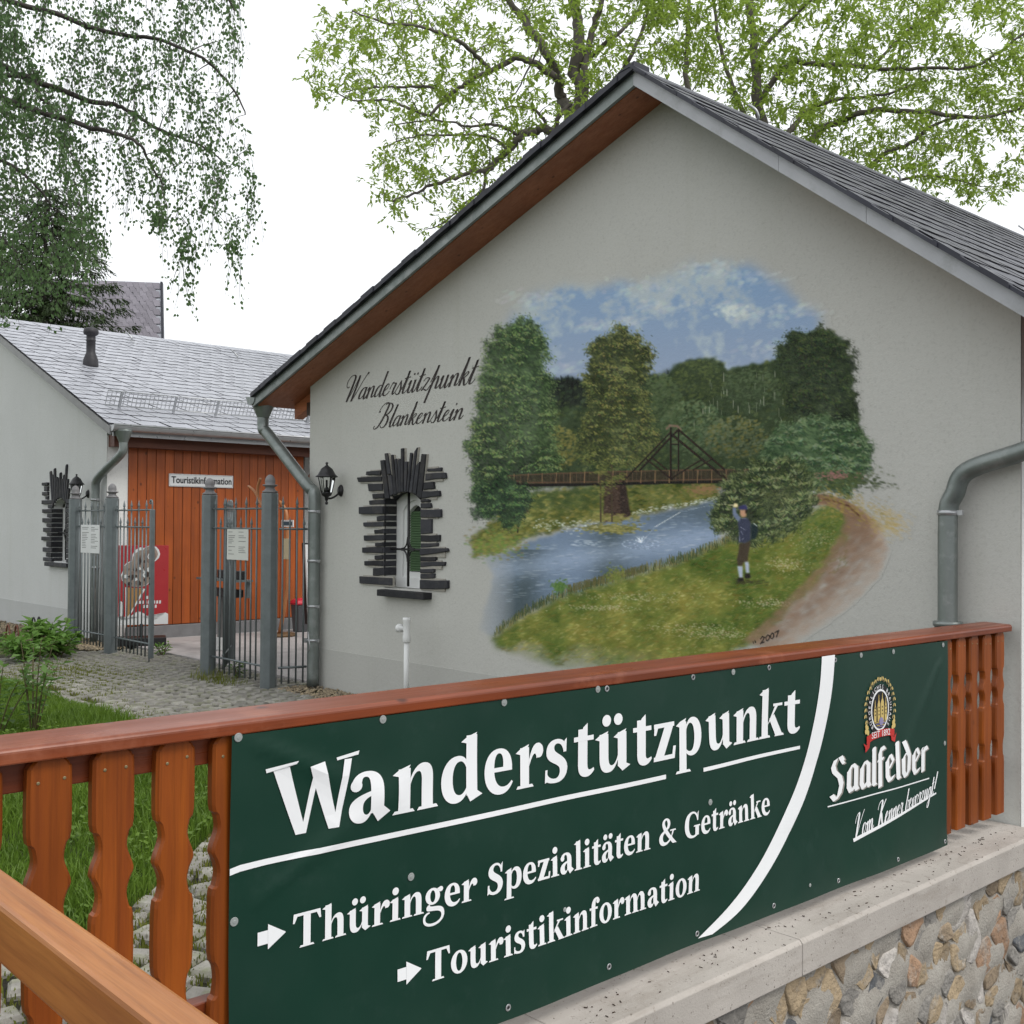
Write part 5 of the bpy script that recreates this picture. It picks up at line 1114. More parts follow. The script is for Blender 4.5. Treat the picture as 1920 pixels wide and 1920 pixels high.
# roof
OY0 = 5.235
g = MB(); sec = [(LEX,LEZ-.004),(LRX,LRZ-.004),(xl_-.3,zo(2*LRX-xl_+.3)-.004),(xl_-.3,zo(2*LRX-xl_+.3)-.09),(LRX,LRZ-.10),(LEX,LEZ-.085)]
g.prism([(x, OY0+.02, z) for x, z in sec], (0, 7.6, 0)); oroof = part('roof', g, M_slate, office)
def slopebar2(mb, x0, x1, t0, t1, y0, y1): mb.prism([(x0,y0,zo(x0)-t0),(x1,y0,zo(x1)-t0),(x1,y0,zo(x1)-t1),(x0,y0,zo(x0)-t1)], (0,y1-y0,0))
g = MB(); slopebar2(g, LRX, LEX+.02, .012, .11, OY0-.012, OY0+.018); part('verge_trim', g, pmat('grey_verge', (.30,.30,.30), (.24,.24,.245), rough=.6, scale=4), oroof)
nO = Vector((LS,0,1)).normalized(); eO = Vector((-1,0,LS)).normalized()
slate_field(oroof, (LEX+.02, OY0-.02, zo(LEX+.02)+.004), (0,1,0), eO, nO, 39, 26, .190, .202, -.09, M_slate, key=lambda p: (p.y-5)*1.0 - (p.x+12)*.25, thick=.011)
g = MB(); slopebar2(g, LRX-.02, LRX+.16, -.02, -.004, OY0-.03, 12.8); part('ridge_slates', g, M_slate, oroof)
gutter('gutter', LEX+.055, OY0-.0, 12.8, LEZ-.005, .075, office, M_zinc_l, 1)
g = MB(); g.box((LEX-.035, OY0+.05, LEZ-.13), (LEX-.015, 12.8, LEZ-.02)); part('fascia', g, M_zinc_l, office)
ho = ony(231, 812, 5.32); g = MB(); hx2, hy2, hz2 = LEX+.055, 5.38, LEZ-.06
g.lathe([(.045,-.17),(.05,-.15),(.10,-.02),(.105,.0)], (hx2,hy2,hz2), 12); part('gutter_outlet', g, M_zinc, office)
xp = ony(178, 1000, 5.27).x
downpipe(office, [(hx2,hy2,hz2-.13),(hx2,hy2,hz2-.22),(hx2-.02,hy2-.01,hz2-.27),(hx2-.10,hy2-.03,hz2-.33),(xp+.12,5.28,2.02),(xp+.03,5.27,1.95),(xp,5.27,1.86),(xp,5.27,1.5),(xp,5.27,.8),(xp,5.27,.0)], .050, M_zinc, [((xp,5.27,1.72),0),((xp,5.27,.9),0)])
def onroof(u, v):
    d = ray(u, v); t = (LEZ + LS*LEX - EYE[2])/(d[2]+LS*d[0]); return Vector(EYE + d*t)
# vent pipe
b = onroof(170, 688); g = MB(); g.lathe([(.10,-.06),(.105,.02),(.10,.10),(.075,.17),(.062,.20),(.062,.36),(.066,.365),(.066,.38),(.062,.385),(.062,.44),(.098,.46),(.105,.49),(.095,.53),(.06,.55),(.0,.552)], tuple(b), 18); part('vent_pipe', g, pmat('dark_vent', (.03,.028,.034), rough=.6, scale=8, bump=.05), oroof)
for (u, v) in ((18, 612), (247, 642), (445, 676)):
    b = onroof(u, v); g = MB(); g.tube(smooth_path([b+Vector((.2,0,-.06)), b+Vector((.0,0,.02)), b+Vector((0,0,.07)), b+Vector((-.03,-.04,.13)), b+Vector((-.02,-.09,.16))]), .014, 6); part('ridge_hook', g, M_zinc_l, oroof)
# snow guard
sg_ = bpy.data.objects.new('snow_guard', None); xs_ = -13.31; zs_ = zo(xs_)
g = MB(); dirn = nO*0.0 + Vector((0.10,0,.20))
for k in range(4): p = Vector((xs_,0,zs_+.02)) + dirn*(.15+.85*k/3); g.tube([(p.x,5.42,p.z),(p.x,8.6,p.z)], .0055 if k not in (0,3) else .008, 5)
yk = 5.42
while yk < 8.6:
    g.tube([(xs_+.015,yk,zs_+.05), (xs_+.10,yk,zs_+.22)], .005, 4); yk += .055
sgo = part('snow_guard', g, M_zinc_l, oroof)
for y in (5.60, 6.31, 6.90, 7.6, 8.3):
    g = MB(); g.obox((xs_+.055,y,zs_+.12), (.05,0,.10), (0,.014,0), (.010,0,-.004)); g.obox((xs_-.1,y,zs_+.045), (.14,0,-.055), (0,.014,0), (0,0,.004)); part('guard_bracket', g, M_zinc_l, sgo)
# small window, slate surround
Dw = YG+.115
w2 = MB()
for a, b in (((OW0+.004,OZ0+.004),(OW0+.075,OZT-.06)), ((OW1-.075,OZ0+.004),(OW1-.004,OZT-.06)), ((OW0+.076,OZ0+.004),(OW1-.076,OZ0+.07)), ((OW0+.004,OZT-.11),(OW1-.004,OZT-.055))): w2.box((a[0],Dw,a[1]), (b[0],Dw+.05,b[1]))
win2 = part('window', w2, M_whitepl, office)
g = MB(); g.quad((OW0,Dw+.04,OZ0),(OW1,Dw+.04,OZ0),(OW1,Dw+.04,OZT),(OW0,Dw+.04,OZT)); part('pane', g, M_glass, win2)
g = MB(); cx2, cz2 = (OW0+OW1)/2, 1.30; g.tube([(cx2,Dw-.05,OZ0+.02),(cx2,Dw-.05,OZT-.02)], .010, 6); g.tube([(OW0,Dw-.05,cz2),(OW1,Dw-.05,cz2)], .008, 6)
for sx in (-1,1):
    for sz in (-1,1): g.tube([(cx2+sx*.06,Dw-.054,cz2),(cx2,Dw-.054,cz2+sz*.08)], .007, 5)
part('window_grille', g, M_black, win2)
g = MB(); g.box((OW0-.14, YG-.07, .865), (OW1+.14, YG+.12, .915)); part('window_sill', g, M_stoneslate, office, bevel=.004)
rr = random.Random(4); zb = .925
k = 0
while zb < 1.98:
    h_ = rr.uniform(.05,.085)
    for sgn, xe in ((-1, OW0), (1, OW1)):
        L = rr.uniform(.30,.42) if k % 2 == 0 else rr.uniform(.13,.20)
        if zb > 1.70: L *= .62; xe2 = xe + sgn*.17
        else: xe2 = xe
        a, b = sorted((xe2+sgn*.001, xe2+sgn*L)); g = MB(); g.box((a, YG-.024-rr.uniform(0,.008), zb), (b, YG+.02, zb+h_-.010)); part('slate_block', g, M_stoneslate, office, bevel=.005, seg=1)
    g = MB(); g.box((OW0-.003,YG-.015,zb),(OW0+.010,YG+.112,zb+h_-.010)); 
    if zb < 1.62: part('slate_block', g, M_stoneslate, office)
    zb += h_; k += 1
for k in range(11):
    t = (k-5)/5; x0 = (OW0+OW1)/2 + t*.25; L = rr.uniform(.22,.48); zz = 1.66+.10*(1-t*t); g = MB()
    g.prism([(x0-.020,YG-.026,zz),(x0+.020,YG-.026,zz),(x0+.022+t*L*.22,YG-.026,zz+L),(x0-.016+t*L*.22,YG-.026,zz+L*.96)], (0,.04,0)); part('slate_block', g, M_stoneslate, office, bevel=.004, seg=1)
# sign on the boards
def plate(name, label, cat, O, ex, ez, w_, h_, m, t=.012, group=None):
    """a thin upright panel; O = lower left corner, ex along it, ez up; returns root and a mapper"""
    O, ex, ez = Vector(O), Vector(ex).normalized(), Vector(ez).normalized(); n_ = ex.cross(ez)
    th = thing(name, label, cat, tuple(O), 0, group); mb = MB(); c = O + ex*w_/2 + ez*h_/2 - n_*t/2
    mb.obox(c, ex*w_/2, n_*t/2, ez*h_/2); part('panel', mb, m, th, bevel=.002, seg=1)
    return th, (lambda a, b, l=.001: tuple(O + ex*a + ez*b + n_*l))
M_white = pmat('white_enamel', (.72,.73,.73), (.67,.68,.68), rough=.4, bump=0, scale=3); M_ink2 = pmat('sign_ink', (.025,.027,.032), rough=.5, bump=0); M_paper = pmat('paper_notice', (.60,.61,.57), (.55,.56,.52), rough=.7, bump=0, scale=3); M_cream = pmat('cream_notice', (.62,.55,.36), (.56,.5,.33), rough=.7, bump=0); M_txt = pmat('grey_notice_print', (.20,.20,.20), rough=.8, bump=0)
def flat(th, name, pts, fn, m, l): mb = MB(); mb.add([fn(a, b, l) for a, b in pts], [tuple(range(len(pts)))]); return part(name, mb, m, th, fix=False)
def words(th, txt, fn, x0, x1, zc, h_, m, l=.002, bold=.0):
    vs, fs = font_mesh(txt, 1.0); xa, xb = min(v.x for v in vs), max(v.x for v in vs); sx = (x1-x0)/(xb-xa); sy = h_
    mb = MB()
    for k, (ox, oy) in enumerate(((0,0),(bold,0),(0,bold),(bold,bold))[:4 if bold else 1]): mb.add([fn(x0+(v.x-xa)*sx+ox, zc+v.y*sy+oy, l+.0003*k) for v in vs], fs)
    o = part('lettering', mb, m, th, fix=False); o['label'] = 'lettering reading ' + txt; return o
th, fn = plate('office_sign', 'white sign reading Touristikinformation on the orange board wall', 'sign', (X3+.030, 6.130, 1.905), (0,1,0), (0,0,1), .884, .160, M_white, .014)
for a in ((.008,.008,.876,.011),(.008,.149,.876,.152),(.008,.008,.011,.152),(.873,.008,.876,.152)): flat(th, 'border', [(a[0],a[1]),(a[2],a[1]),(a[2],a[3]),(a[0],a[3])], fn, M_txt, .001+a[0]*.001)
words(th, 'Touristikinformation', fn, .03, .855, .078, .118, M_ink2, .002, bold=.0045)

# ------------------------------------------------------------------ wall lanterns
def make_lantern(loc, label):
    t = thing('wall_lantern', label, 'lantern', loc, 0, 'black wall lanterns')
    g = MB(); g.lathe([(.0,0),(.034,0),(.034,.008),(.020,.030),(.012,.034),(0,.034)], (0,0,0), 12)
    g.v = [(x, -z, y*1.55) for x, y, z in g.v]; part('backplate', g, M_black, t, True)
    g = MB(); g.tube(smooth_path([(0,-.02,-.02),(-.0,-.07,-.055),(0,-.115,-.07),(0,-.145,-.065)]), .009, 8); part('arm', g, M_black, t, True)
    cx, cy = 0, -.15
    g = MB(); g.lathe([(.0,-.125),(.011,-.122),(.013,-.105),(.007,-.095),(.014,-.085),(.016,-.06),(.040,-.045),(.046,-.025),(.046,-.018)], (cx,cy,0), 6); part('lantern_base', g, M_black, t, True)
    for k in range(6):
        a = 2*math.pi*k/6; g = MB(); g.tube([(cx+.045*math.cos(a),cy+.045*math.sin(a),-.02),(cx+.073*math.cos(a),cy+.073*math.sin(a),.118)], .0045, 5); part('bar', g, M_black, t, True)
        b_ = 2*math.pi*(k+1)/6; g = MB(); g.quad(*[(cx+r*math.cos(q),cy+r*math.sin(q),z) for r, q, z in ((.043,a,-.02),(.043,b_,-.02),(.071,b_,.117),(.071,a,.117))]); part('pane', g, M_clear, t, True)
    g = MB(); g.lathe([(.094,.112),(.096,.118),(.075,.135),(.062,.160),(.048,.185),(.022,.205),(.010,.215),(.008,.222),(.013,.230),(.010,.240),(0,.243)], (cx,cy,0), 12); part('lantern_roof', g, M_black, t, True)
    g = MB(); g.lathe([(.018,-.02),(.018,.02),(.009,.025),(.009,.085),(0,.09)], (cx,cy,0), 8); part('candle', g, M_black, t, True)
    return t
q = ony(640, 920, YG); lan = make_lantern((q.x, YG, q.z), 'black wall lantern on the painted gable beside the slate window')
q2 = ony(166, 926, YG); dup(lan, (q2.x, YG, q2.z), label='black wall lantern on the pale left wall behind the gate post')

# ------------------------------------------------------------------ iron gate
GYY = 4.96
def make_post(loc, label):
    t = thing('gate_post', label, 'gate post', loc, 0, 'octagonal iron gate posts')
    g = MB(); g.lathe([(.074,0),(.074,1.715),(.0,1.716)], (0,0,0), 8, smooth=False, rot=math.pi/8); part('shaft', g, M_iron, t, True, bevel=.004, seg=1)
    g = MB(); g.lathe([(.062,1.717),(.068,1.721),(.068,1.731),(.050,1.739),(.040,1.755),(.040,1.768),(.060,1.778),(.066,1.782),(.066,1.788),(.041,1.793),(.046,1.815),(.042,1.842),(.029,1.864),(.012,1.877),(.0,1.879)], (0,0,0), 16); part('acorn_cap', g, pmat('cast_cap', (.20,.195,.20), (.15,.148,.152), rough=.55, scale=12, bump=.2), t, True)
    return t
gp = make_post((-8.54, GYY, 0), 'gate post in front of the downpipe at the painted gable corner')
gp.scale = (1,1,1)
for x, lb in ((-9.66, 'gate post overlapping the white Touristikinformation sign'), (-11.94, 'gate post directly left of the ice cream poster'), (-13.0, 'leftmost gate post standing before the slate framed window')): dup(gp, (x, GYY, 0), label=lb)
def spear(mb, x, y, z): mb.lathe([(.006,0),(.011,.012),(.006,.022),(.013,.036),(.012,.048),(.006,.075),(.0005,.105)], (x,y,z), 6)
def panel(name, label, A, B, nbar, stile=None, group='iron fence panels', curl=False):
    A, B = Vector(A), Vector(B); t = thing(name, label, 'gate' if 'leaf' in name else 'fence panel', tuple(A), 0, group)
    L = (B-A).length; e = (B-A)/L
    for z, r_ in ((.185,.011),(1.40,.009),(1.58,.009)):
        g = MB(); g.tube([A+Vector((0,0,z)), B+Vector((0,0,z))], r_, 6); part('crossbar', g, M_iron, t)
    for k in range(nbar):
        p = A + e*(L*(k+.5)/nbar); tall = k % 2 == 0; top = 1.585 if tall else 1.405
        g = MB(); g.tube([(p.x,p.y,.045),(p.x,p.y,top)], .0085, 6); bar = part('bar', g, M_iron, t); g = MB(); spear(g, p.x, p.y, top); part('spearhead', g, M_iron, bar)
    if stile:
        g = MB(); g.box((B.x-.022,B.y-.022,.04),(B.x+.022,B.y+.022,1.585)); st = part('stile', g, M_iron, t, bevel=.003, seg=1)
        g = MB(); g.tube(smooth_path([(B.x,B.y,1.58),(B.x,B.y,1.64),(B.x-.012,B.y,1.675),(B.x-.045,B.y,1.68),(B.x-.055,B.y,1.655),(B.x-.035,B.y,1.645)]), .009, 6); part('scroll', g, M_iron, st)
        for z in (.80,.86): g = MB(); g.box((B.x-.01,B.y-.025,z),(B.x+.01,B.y-.0225,z+.02)); part('lock', g, M_black, st)
        g = MB(); g.tube([(B.x,B.y-.02,.0),(B.x,B.y-.02,.3)], .007, 6); part('drop_bolt', g, M_iron, st)
    return t
panel('fence_panel', 'iron fence panel with white notice between the two left gate posts', (-12.92,GYY,0), (-12.02,GYY,0), 10)
panel('gate_leaf', 'closed iron gate leaf in front of the ice cream poster', (-11.85,GYY,0), (-10.915,GYY,0), 10, True, 'iron gate leaves')
panel('fence_panel', 'iron fence panel between the two right gate posts with grey notice', (-9.58,GYY,0), (-8.62,GYY,0), 10)
panel('gate_leaf', 'iron gate leaf standing open behind the right fence panel', (-9.56,GYY+.10,0), (-10.33,GYY+.60,0), 9, True, 'iron gate leaves')
a, b = ony(524, 954, 5.0), ony(577, 954, 5.24)
panel('fence_panel', 'narrow iron fence panel between gate post and downpipe', (a.x,5.0,0), (b.x,5.24,0), 4)
# notices hanging on the gate
def notice(label, u0, v0, u1, v1, y, m, qr=False, cols=2):
    a, b = ony(u0, v1, y), ony(u1, v1, y); tp = ony(u0, v0, y); w_ = b.x-a.x; h_ = tp.z-a.z
    th, fn = plate('notice', label, 'notice', tuple(a), (1,0,0), (0,0,1), w_, h_, m, .004, 'notices on the gate'); r = random.Random(int(u0))
    for c in range(cols):
        for k in range(13):
            if r.random() < .3: continue
            x0 = w_*(.08+c*.48); L = w_*r.uniform(.15,.38); z = h_*(.90-k*.06); flat(th, 'print_line', [(x0,z),(x0+L,z),(x0+L,z+h_*.018),(x0,z+h_*.018)], fn, M_txt, .001)
    return th
notice('white printed notice on the left fence panel', 151, 984, 186, 1036, GYY-.025, M_white)
notice('pale grey printed notice on the right fence panel', 425, 992, 465, 1049, GYY-.025, M_paper)

# ------------------------------------------------------------------ things in the courtyard
# ice cream poster on a weighted foot
exv = Vector((.40,.92,0)).normalized(); ic = Vector((-12.42, 5.50, 0)) - exv*.28
th, fn = plate('ice_cream_sign', 'red poster stand with a large ice cream cone behind the gate', 'sign', tuple(ic + Vector((0,0,.25))), exv, (0,0,1), .60, .93, pmat('poster_red', (.42,.03,.035), (.38,.025,.03), rough=.35, bump=0), .03)
M_pw = M_white; M_choc = pmat('chocolate_print', (.055,.03,.022), rough=.4, bump=0); M_swirl = pmat('vanilla_print', (.36,.28,.23), rough=.4, bump=0); M_swd = pmat('swirl_shade_print', (.24,.17,.14), rough=.4, bump=0); M_cone = pmat('wafer_print', (.40,.23,.09), (.33,.18,.07), rough=.45, bump=0, scale=30)
wv = [(0,.0),(.60,.0),(.60,.12)] + [(.60-.60*k/20, .105+.05*math.cos(k*.55+.3)) for k in range(1,20)] + [(0,.10)]
def fanpoly(th, name, pts, fn, m, l):
    mb = MB(); c = (sum(p[0] for p in pts)/len(pts), sum(p[1] for p in pts)/len(pts)); mb.add([fn(a, b, l) for a, b in pts]+[fn(c[0], c[1], l)], [(i, (i+1) % len(pts), len(pts)) for i in range(len(pts))]); return part(name, mb, m, th, fix=False)
fanpoly(th, 'poster_wave', wv, fn, M_pw, .001); fanpoly(th, 'poster_wave', [(.05,.10),(.09,.10),(.09,.26),(.075,.28),(.05,.26)], fn, M_pw, .0016)
flat(th, 'cone', [(.125,.08),(.16,.08),(.345,.42),(.12,.44)], fn, M_pw, .002); flat(th, 'cone', [(.135,.10),(.155,.10),(.320,.42),(.135,.44)], fn, M_cone, .003)
rq = random.Random(2)
def blob(cx, cy, rx, ry, m, l, n=14): fanpoly(th, 'ice_cream', [(cx+rx*math.cos(2*math.pi*k/n)*rq.uniform(.93,1.07), cy+ry*math.sin(2*math.pi*k/n)*rq.uniform(.93,1.07)) for k in range(n)], fn, m, l)
for cx, cy, rx, ry in ((.25,.58,.175,.145),(.31,.76,.122,.145),(.40,.83,.098,.103),(.20,.64,.11,.11)): blob(cx, cy, rx, ry, M_pw, .004+cx*.001)
for cx, cy, rx, ry in ((.25,.57,.165,.135),(.30,.74,.115,.135),(.39,.83,.09,.095),(.20,.64,.10,.10)): blob(cx, cy, rx, ry, M_swirl, .006+cx*.001)
blob(.39,.80,.068,.078, M_swd, .0084); blob(.395,.80,.032,.042, M_pw, .0090); blob(.395,.80,.022,.030, M_swd, .0094)
for k in range(22): blob(rq.uniform(.11,.40), rq.uniform(.46,.66), rq.uniform(.014,.034), rq.uniform(.012,.030), rq.choice([M_choc,M_choc,M_swd,M_pw]), .0100+k*.0002, 8)
for k in range(10): blob(rq.uniform(.2,.34), rq.uniform(.66,.84), rq.uniform(.008,.02), rq.uniform(.02,.05), rq.choice([M_choc,M_swd]), .0146+k*.0002, 8)
for row, (z, n_) in enumerate(((.30,3),(.245,8),(.195,5))):       # three short rows of lettering too blurred to read
    for k in range(n_): x0 = .40-n_*.016+k*.032; flat(th, 'print_mark', [(x0,z),(x0+.022,z),(x0+.022,z+.036),(x0+.004,z+.036)], fn, M_pw, .002)
c = ic + exv*.30
g = MB(); g.tube([(c.x,c.y,.1),(c.x,c.y,.26)], .022, 8); g.obox((c.x,c.y,.06), exv*.28, (exv.y*.14,-exv.x*.14,0), (0,0,.048)); part('stand_foot', g, M_black, th, bevel=.02)
# water trough post
ft = thing('water_post', 'grey wooden post with dark trough and shelf behind the right fence panel', 'fountain', (-11.30, 5.98, 0))
g = MB(); g.box((-11.39,5.93,.012),(-11.27,6.05,.16)); part('stone_block', g, M_plaster_w, ft, bevel=.01)
g = MB(); g.box((-11.37,5.945,.161),(-11.29,6.03,.62)); part('post', g, wood('grey_weathered_wood', (.22,.215,.21), (.15,.145,.14), 2, rough=.8), ft, bevel=.004)
g = MB(); g.box((-11.62,5.92,.621),(-10.98,6.06,.71)); part('trough', g, M_black, ft, bevel=.01)
g = MB(); g.box((-11.80,5.90,.80),(-10.85,6.10,.822)); g.box((-11.76,6.05,.62),(-11.72,6.09,.80)); g.box((-10.93,6.05,.62),(-10.89,6.09,.80)); part('shelf', g, M_iron, ft)
for k, x in enumerate((-11.68,-11.4,-11.2,-11.04)): g = MB(); g.box((x,5.96,.823),(x+.12,6.06,.92)); part('box', g, M_black if k % 2 else M_fascia, ft, bevel=.008)
# bin with red lid
bn = thing('waste_bin', 'grey waste bin with bright red lid by the orange wall', 'bin', (-12.62, 7.80, .012))
g = MB(); g.lathe([(.10,.0),(.135,.36)], (0,0,0), 4, rot=math.pi/4, smooth=False); part('body', g, pmat('bin_grey', (.075,.078,.085), rough=.5, bump=0), bn, True, bevel=.012)
g = MB(); g.lathe([(.148,.361),(.152,.385),(.125,.42),(.06,.445),(0,.447)], (0,0,0), 4, rot=math.pi/4, smooth=False); part('lid', g, pmat('bin_red', (.62,.02,.045), rough=.35, bump=0), bn, True, bevel=.012)
# hiking staff with small signs on a wooden disc
sp = Vector((-12.30, 7.30, .012)); stf = thing('sign_staff', 'tall bare wooden staff with small signs on a round wooden foot', 'signpost', tuple(sp))
q = [ony(538, v, sp.y) for v in (1180, 1100, 1000, 960)]
M_stick = wood('peeled_stick', (.48,.20,.075), (.40,.15,.05), 2, rough=.5, knots=False)
g = MB(); g.lathe([(.20,0),(.21,.015),(.20,.035),(0,.036)], (0,0,0), 18); part('foot_disc', g, wood('disc_wood', (.22,.12,.05), (.15,.08,.03), 0, rough=.6), stf, True)
g = MB(); g.tube(smooth_path([sp+Vector((0,0,.03)), Vector((q[1].x,q[1].y,q[1].z)), Vector((q[2].x,q[2].y,q[2].z)), Vector((q[3].x-.02,q[3].y,q[3].z)), ony(524, 940, sp.y)]), [.026]*14+[.022]*10+[.018], 8); part('staff', g, M_stick, stf)
a, b = ony(529, 1048, sp.y-.04), ony(544, 1010, sp.y-.04); g = MB(); g.box((a.x,a.y-.006,a.z),(b.x,a.y,b.z)); part('cream_card', g, M_cream, stf)
a, b = ony(529, 988, sp.y-.04), ony(551, 975, sp.y-.04); g = MB(); g.box((a.x,a.y-.012,a.z),(b.x,a.y,b.z)); c1 = part('info_plate', g, M_white, stf)
g = MB(); g.box((a.x+.015,a.y-.014,a.z+.02),(b.x-.015,a.y-.0125,b.z-.02)); part('blue_field', g, pmat('blue_print', (.05,.11,.15), rough=.5, bump=0), c1)
fk = thing('forked_stick', 'forked peeled branch propped behind the right gate post', 'stick', (-8.9, 5.15, 0)); g = MB()
g.tube(smooth_path([ony(515,1200,5.14), ony(500,1020,5.14), ony(496,960,5.14), ony(484,935,5.14), ony(483,915,5.14), ony(488,897,5.14)]), .014, 7); g.tube(smooth_path([ony(484,934,5.14), ony(476,920,5.14), ony(465,911,5.14)]), [.012]*7+[.011]*5+[.007], 6); part('branch', g, M_stick, fk)
# folded board leaning at the passage
lb = thing('leaning_board', 'black edged board leaning in the passage beside the downpipe', 'board', (-11.6, 7.6, 0)); a, b = ony(572, 1018, 7.5), ony(578, 1170, 7.5)
g = MB(); g.obox(((a.x+b.x)/2,7.5,(a.z+b.z)/2), (.03,0,0), (0,.03,0), ((a.x-b.x)/2,0,(a.z-b.z)/2)); part('board', g, M_black, lb); g = MB(); g.obox(((a.x+b.x)/2+.045,7.5,(a.z+b.z)/2), (.013,0,0), (0,.03,0), ((a.x-b.x)/2,0,(a.z-b.z)/2-.02)); part('white_edge', g, M_white, lb)
# white plastic standpipe by the gable
pv = thing('garden_tap', 'white plastic standpipe with tap knob before the painted gable', 'tap', (0,0,0)); yp = 5.12; p0 = ony(762, 1250, yp); pv.location = (p0.x, yp, 0)
zt = ony(762, 1158, yp).z
g = MB(); g.tube([(0,0,0),(0,0,zt-.18)], .021, 14); part('pipe', g, M_whitepl, pv, True)
g = MB(); g.lathe([(.028,zt-.19),(.031,zt-.185),(.031,zt-.15),(.027,zt-.13),(.027,zt-.04),(.032,zt-.02),(.032,zt),(.0,zt+.001)], (0,0,0), 16); part('tee_piece', g, M_whitepl, pv, True)
g = MB(); g.lathe([(.018,0),(.018,.03),(.032,.034),(.034,.06),(.028,.066),(0,.067)], (0,0,0), 12); g.v = [(-z*.85-.02, -z*.5+y*.85, zt-.085+x) if False else (-.02-z*.9, y-z*.35, zt-.085+x) for x, y, z in g.v]; part('tap_knob', g, M_whitepl, pv, True)
# thin garden hoops at the foot of the left wall
for k, (u, v) in enumerate(((12,1202),(28,1203),(60,1186),(70,1185))):
    p = onz(u, v, 0); ho_ = thing('garden_hoop', ('brown' if k < 2 else 'black') + (' metal garden hoop nearest the left picture edge', ' metal garden hoop second from the left picture edge', ' garden hoop left of its twin by the pale wall', ' garden hoop right of its twin by the pale wall')[k], 'hoop', tuple(p), 0, 'garden hoops by the wall')
    g = MB(); g.tube(smooth_path([(-.03,0,0),(.0,0,.14),(.05,0,.20),(.11,0,.14),(.15,0,0)]), .010, 6); part('hoop', g, M_black if k > 1 else M_fascia, ho_, True)
# ------------------------------------------------------------------ house in the distance
Dn = 30.0; A, B = deep(60, 521, Dn), deep(302, 530, Dn); ev = (B-A).normalized(); tv = Vector((-ray(200,560)[0], -ray(200,560)[1], 0)).normalized()
bgh = thing('distant_house', 'distant house with steep grey slate roof behind the birch', 'house', (B.x, B.y, 0))
dn = (tv*.55 + Vector((0,0,-1))).normalized(); LE = 5.2; C0, C1 = A + dn*LE, B + dn*LE; back = -tv*.55*2
g = MB(); H = [A, B, C1, C0]; Bk = [A, B, B + Vector((-tv.x*2.5, -tv.y*2.5, -LE*.87)), A + Vector((-tv.x*2.5, -tv.y*2.5, -LE*.87))]
g.add(H, [(0,1,2,3)]); g.add(Bk, [(0,1,2,3)]); bro = part('roof', g, M_slate, bgh)
M_slate_bg = pmat('lilac_grey_slate', (.23,.215,.245), (.195,.18,.21), rough=.55, scale=4, bump=.1, bscale=20, spec=.4, rnd=.14)
g = MB(); g.add([B, C1, Vector((C1.x,C1.y,-.1)), Vector((Bk[2].x,Bk[2].y,-.1)), Bk[2]], [(0,1,2,3,4)]); g.quad(C0, C1, Vector((C1.x,C1.y,-.1)), Vector((C0.x,C0.y,-.1))); part('wall', g, M_plaster_w, bgh)
nn = ev.cross(-dn).normalized(); nn = nn if nn.dot(tv) > 0 else -nn
slate_field(bro, C0 + nn*.01, ev, -dn, nn, int((B-A).length/.18), 34, .18, .15, -.07, M_slate_bg, key=lambda p: -proj(p)[0], limit=300, thick=.010, jit=.02)
g = MB(); g.obox((B+C1)/2 + ev*.02, (C1-B)/2, ev*.03, nn*.05); part('verge_trim', g, M_slate_d, bro)
# ------------------------------------------------------------------ lawn, setts, gravel
lawn_poly = [(-13.2,3.40),(-5.75,3.40),(-5.25,3.05),(-4.63,2.36),(-4.10,1.86),(-3.90,1.62),(-3.80,1.25),(-3.72,.6),(-3.7,-2.5),(-13.2,-2.5)]
def inpoly(x, y, poly):
    c = False; n = len(poly)
    for i in range(n):
        (x1, y1), (x2, y2) = poly[i], poly[(i+1) % n]
        if (y1 > y) != (y2 > y) and x < (x2-x1)*(y-y1)/(y2-y1)+x1: c = not c
    return c
g = MB(); g.add([(x, y, -.010) for x, y in lawn_poly], [tuple(range(len(lawn_poly)))])
def lawn_mat():
    N = Nodes('lawn_turf'); v = N.coord(); c = N.mix(N.ramp(N.noise(v, 2.0, 5, .65), .35, .65), (.045,.085,.012), (.035,.062,.010)); c = N.mix(N.ramp(N.noise(v, 30, 4, .7), .45, .7), c, (.085,.105,.025))
    N.bump(N.noise(v, 60, 4, .7), .8, .03); return N.out(c, .95, 0, .2)
struct('lawn', g, lawn_mat())
def bed_mat():
    N = Nodes('mossy_joint_sand'); v = N.coord(); c = N.mix(N.ramp(N.noise(v, 1.1, 4, .6), .42, .58), (.030,.027,.021), (.075,.10,.018)); c = N.mix(N.ramp(N.noise(v, 26, 4, .7), .45, .7), c, (.028,.035,.012))
    N.bump(N.noise(v, 70, 4, .7), .7, .02); return N.out(c, .95, 0, .2)
g = MB(); g.quad((-13.0,-2.5,-.022),(-2.62,-2.5,-.022),(-2.62,5.42,-.022),(-13.0,5.42,-.022)); paving = struct('cobble_paving', g, bed_mat())
def sett_mat():
    N = Nodes('granite_sett'); v = N.coord((1,1,1), True); c = N.mix(N.ramp(N.noise(v, 16, 4, .65), .35, .65), (.29,.28,.25), (.20,.19,.17))
    oi = N.n('ShaderNodeObjectInfo'); hv = N.n('ShaderNodeHueSaturation'); N.l(c, hv.inputs['Color']); N.l(N.ramp(oi.outputs['Random'], 0, 1, .78, 1.2), hv.inputs['Value'])
    vw = N.coord((1,1,1), False); c = N.mix(N.ramp(N.noise(vw, 9, 4, .7), .50, .72, 0, .65), hv.outputs[0], (.15,.17,.06)); N.bump(N.noise(v, 90, 4, .7), .5, .006); return N.out(c, .82, 0, .3)
M_sett = sett_mat()
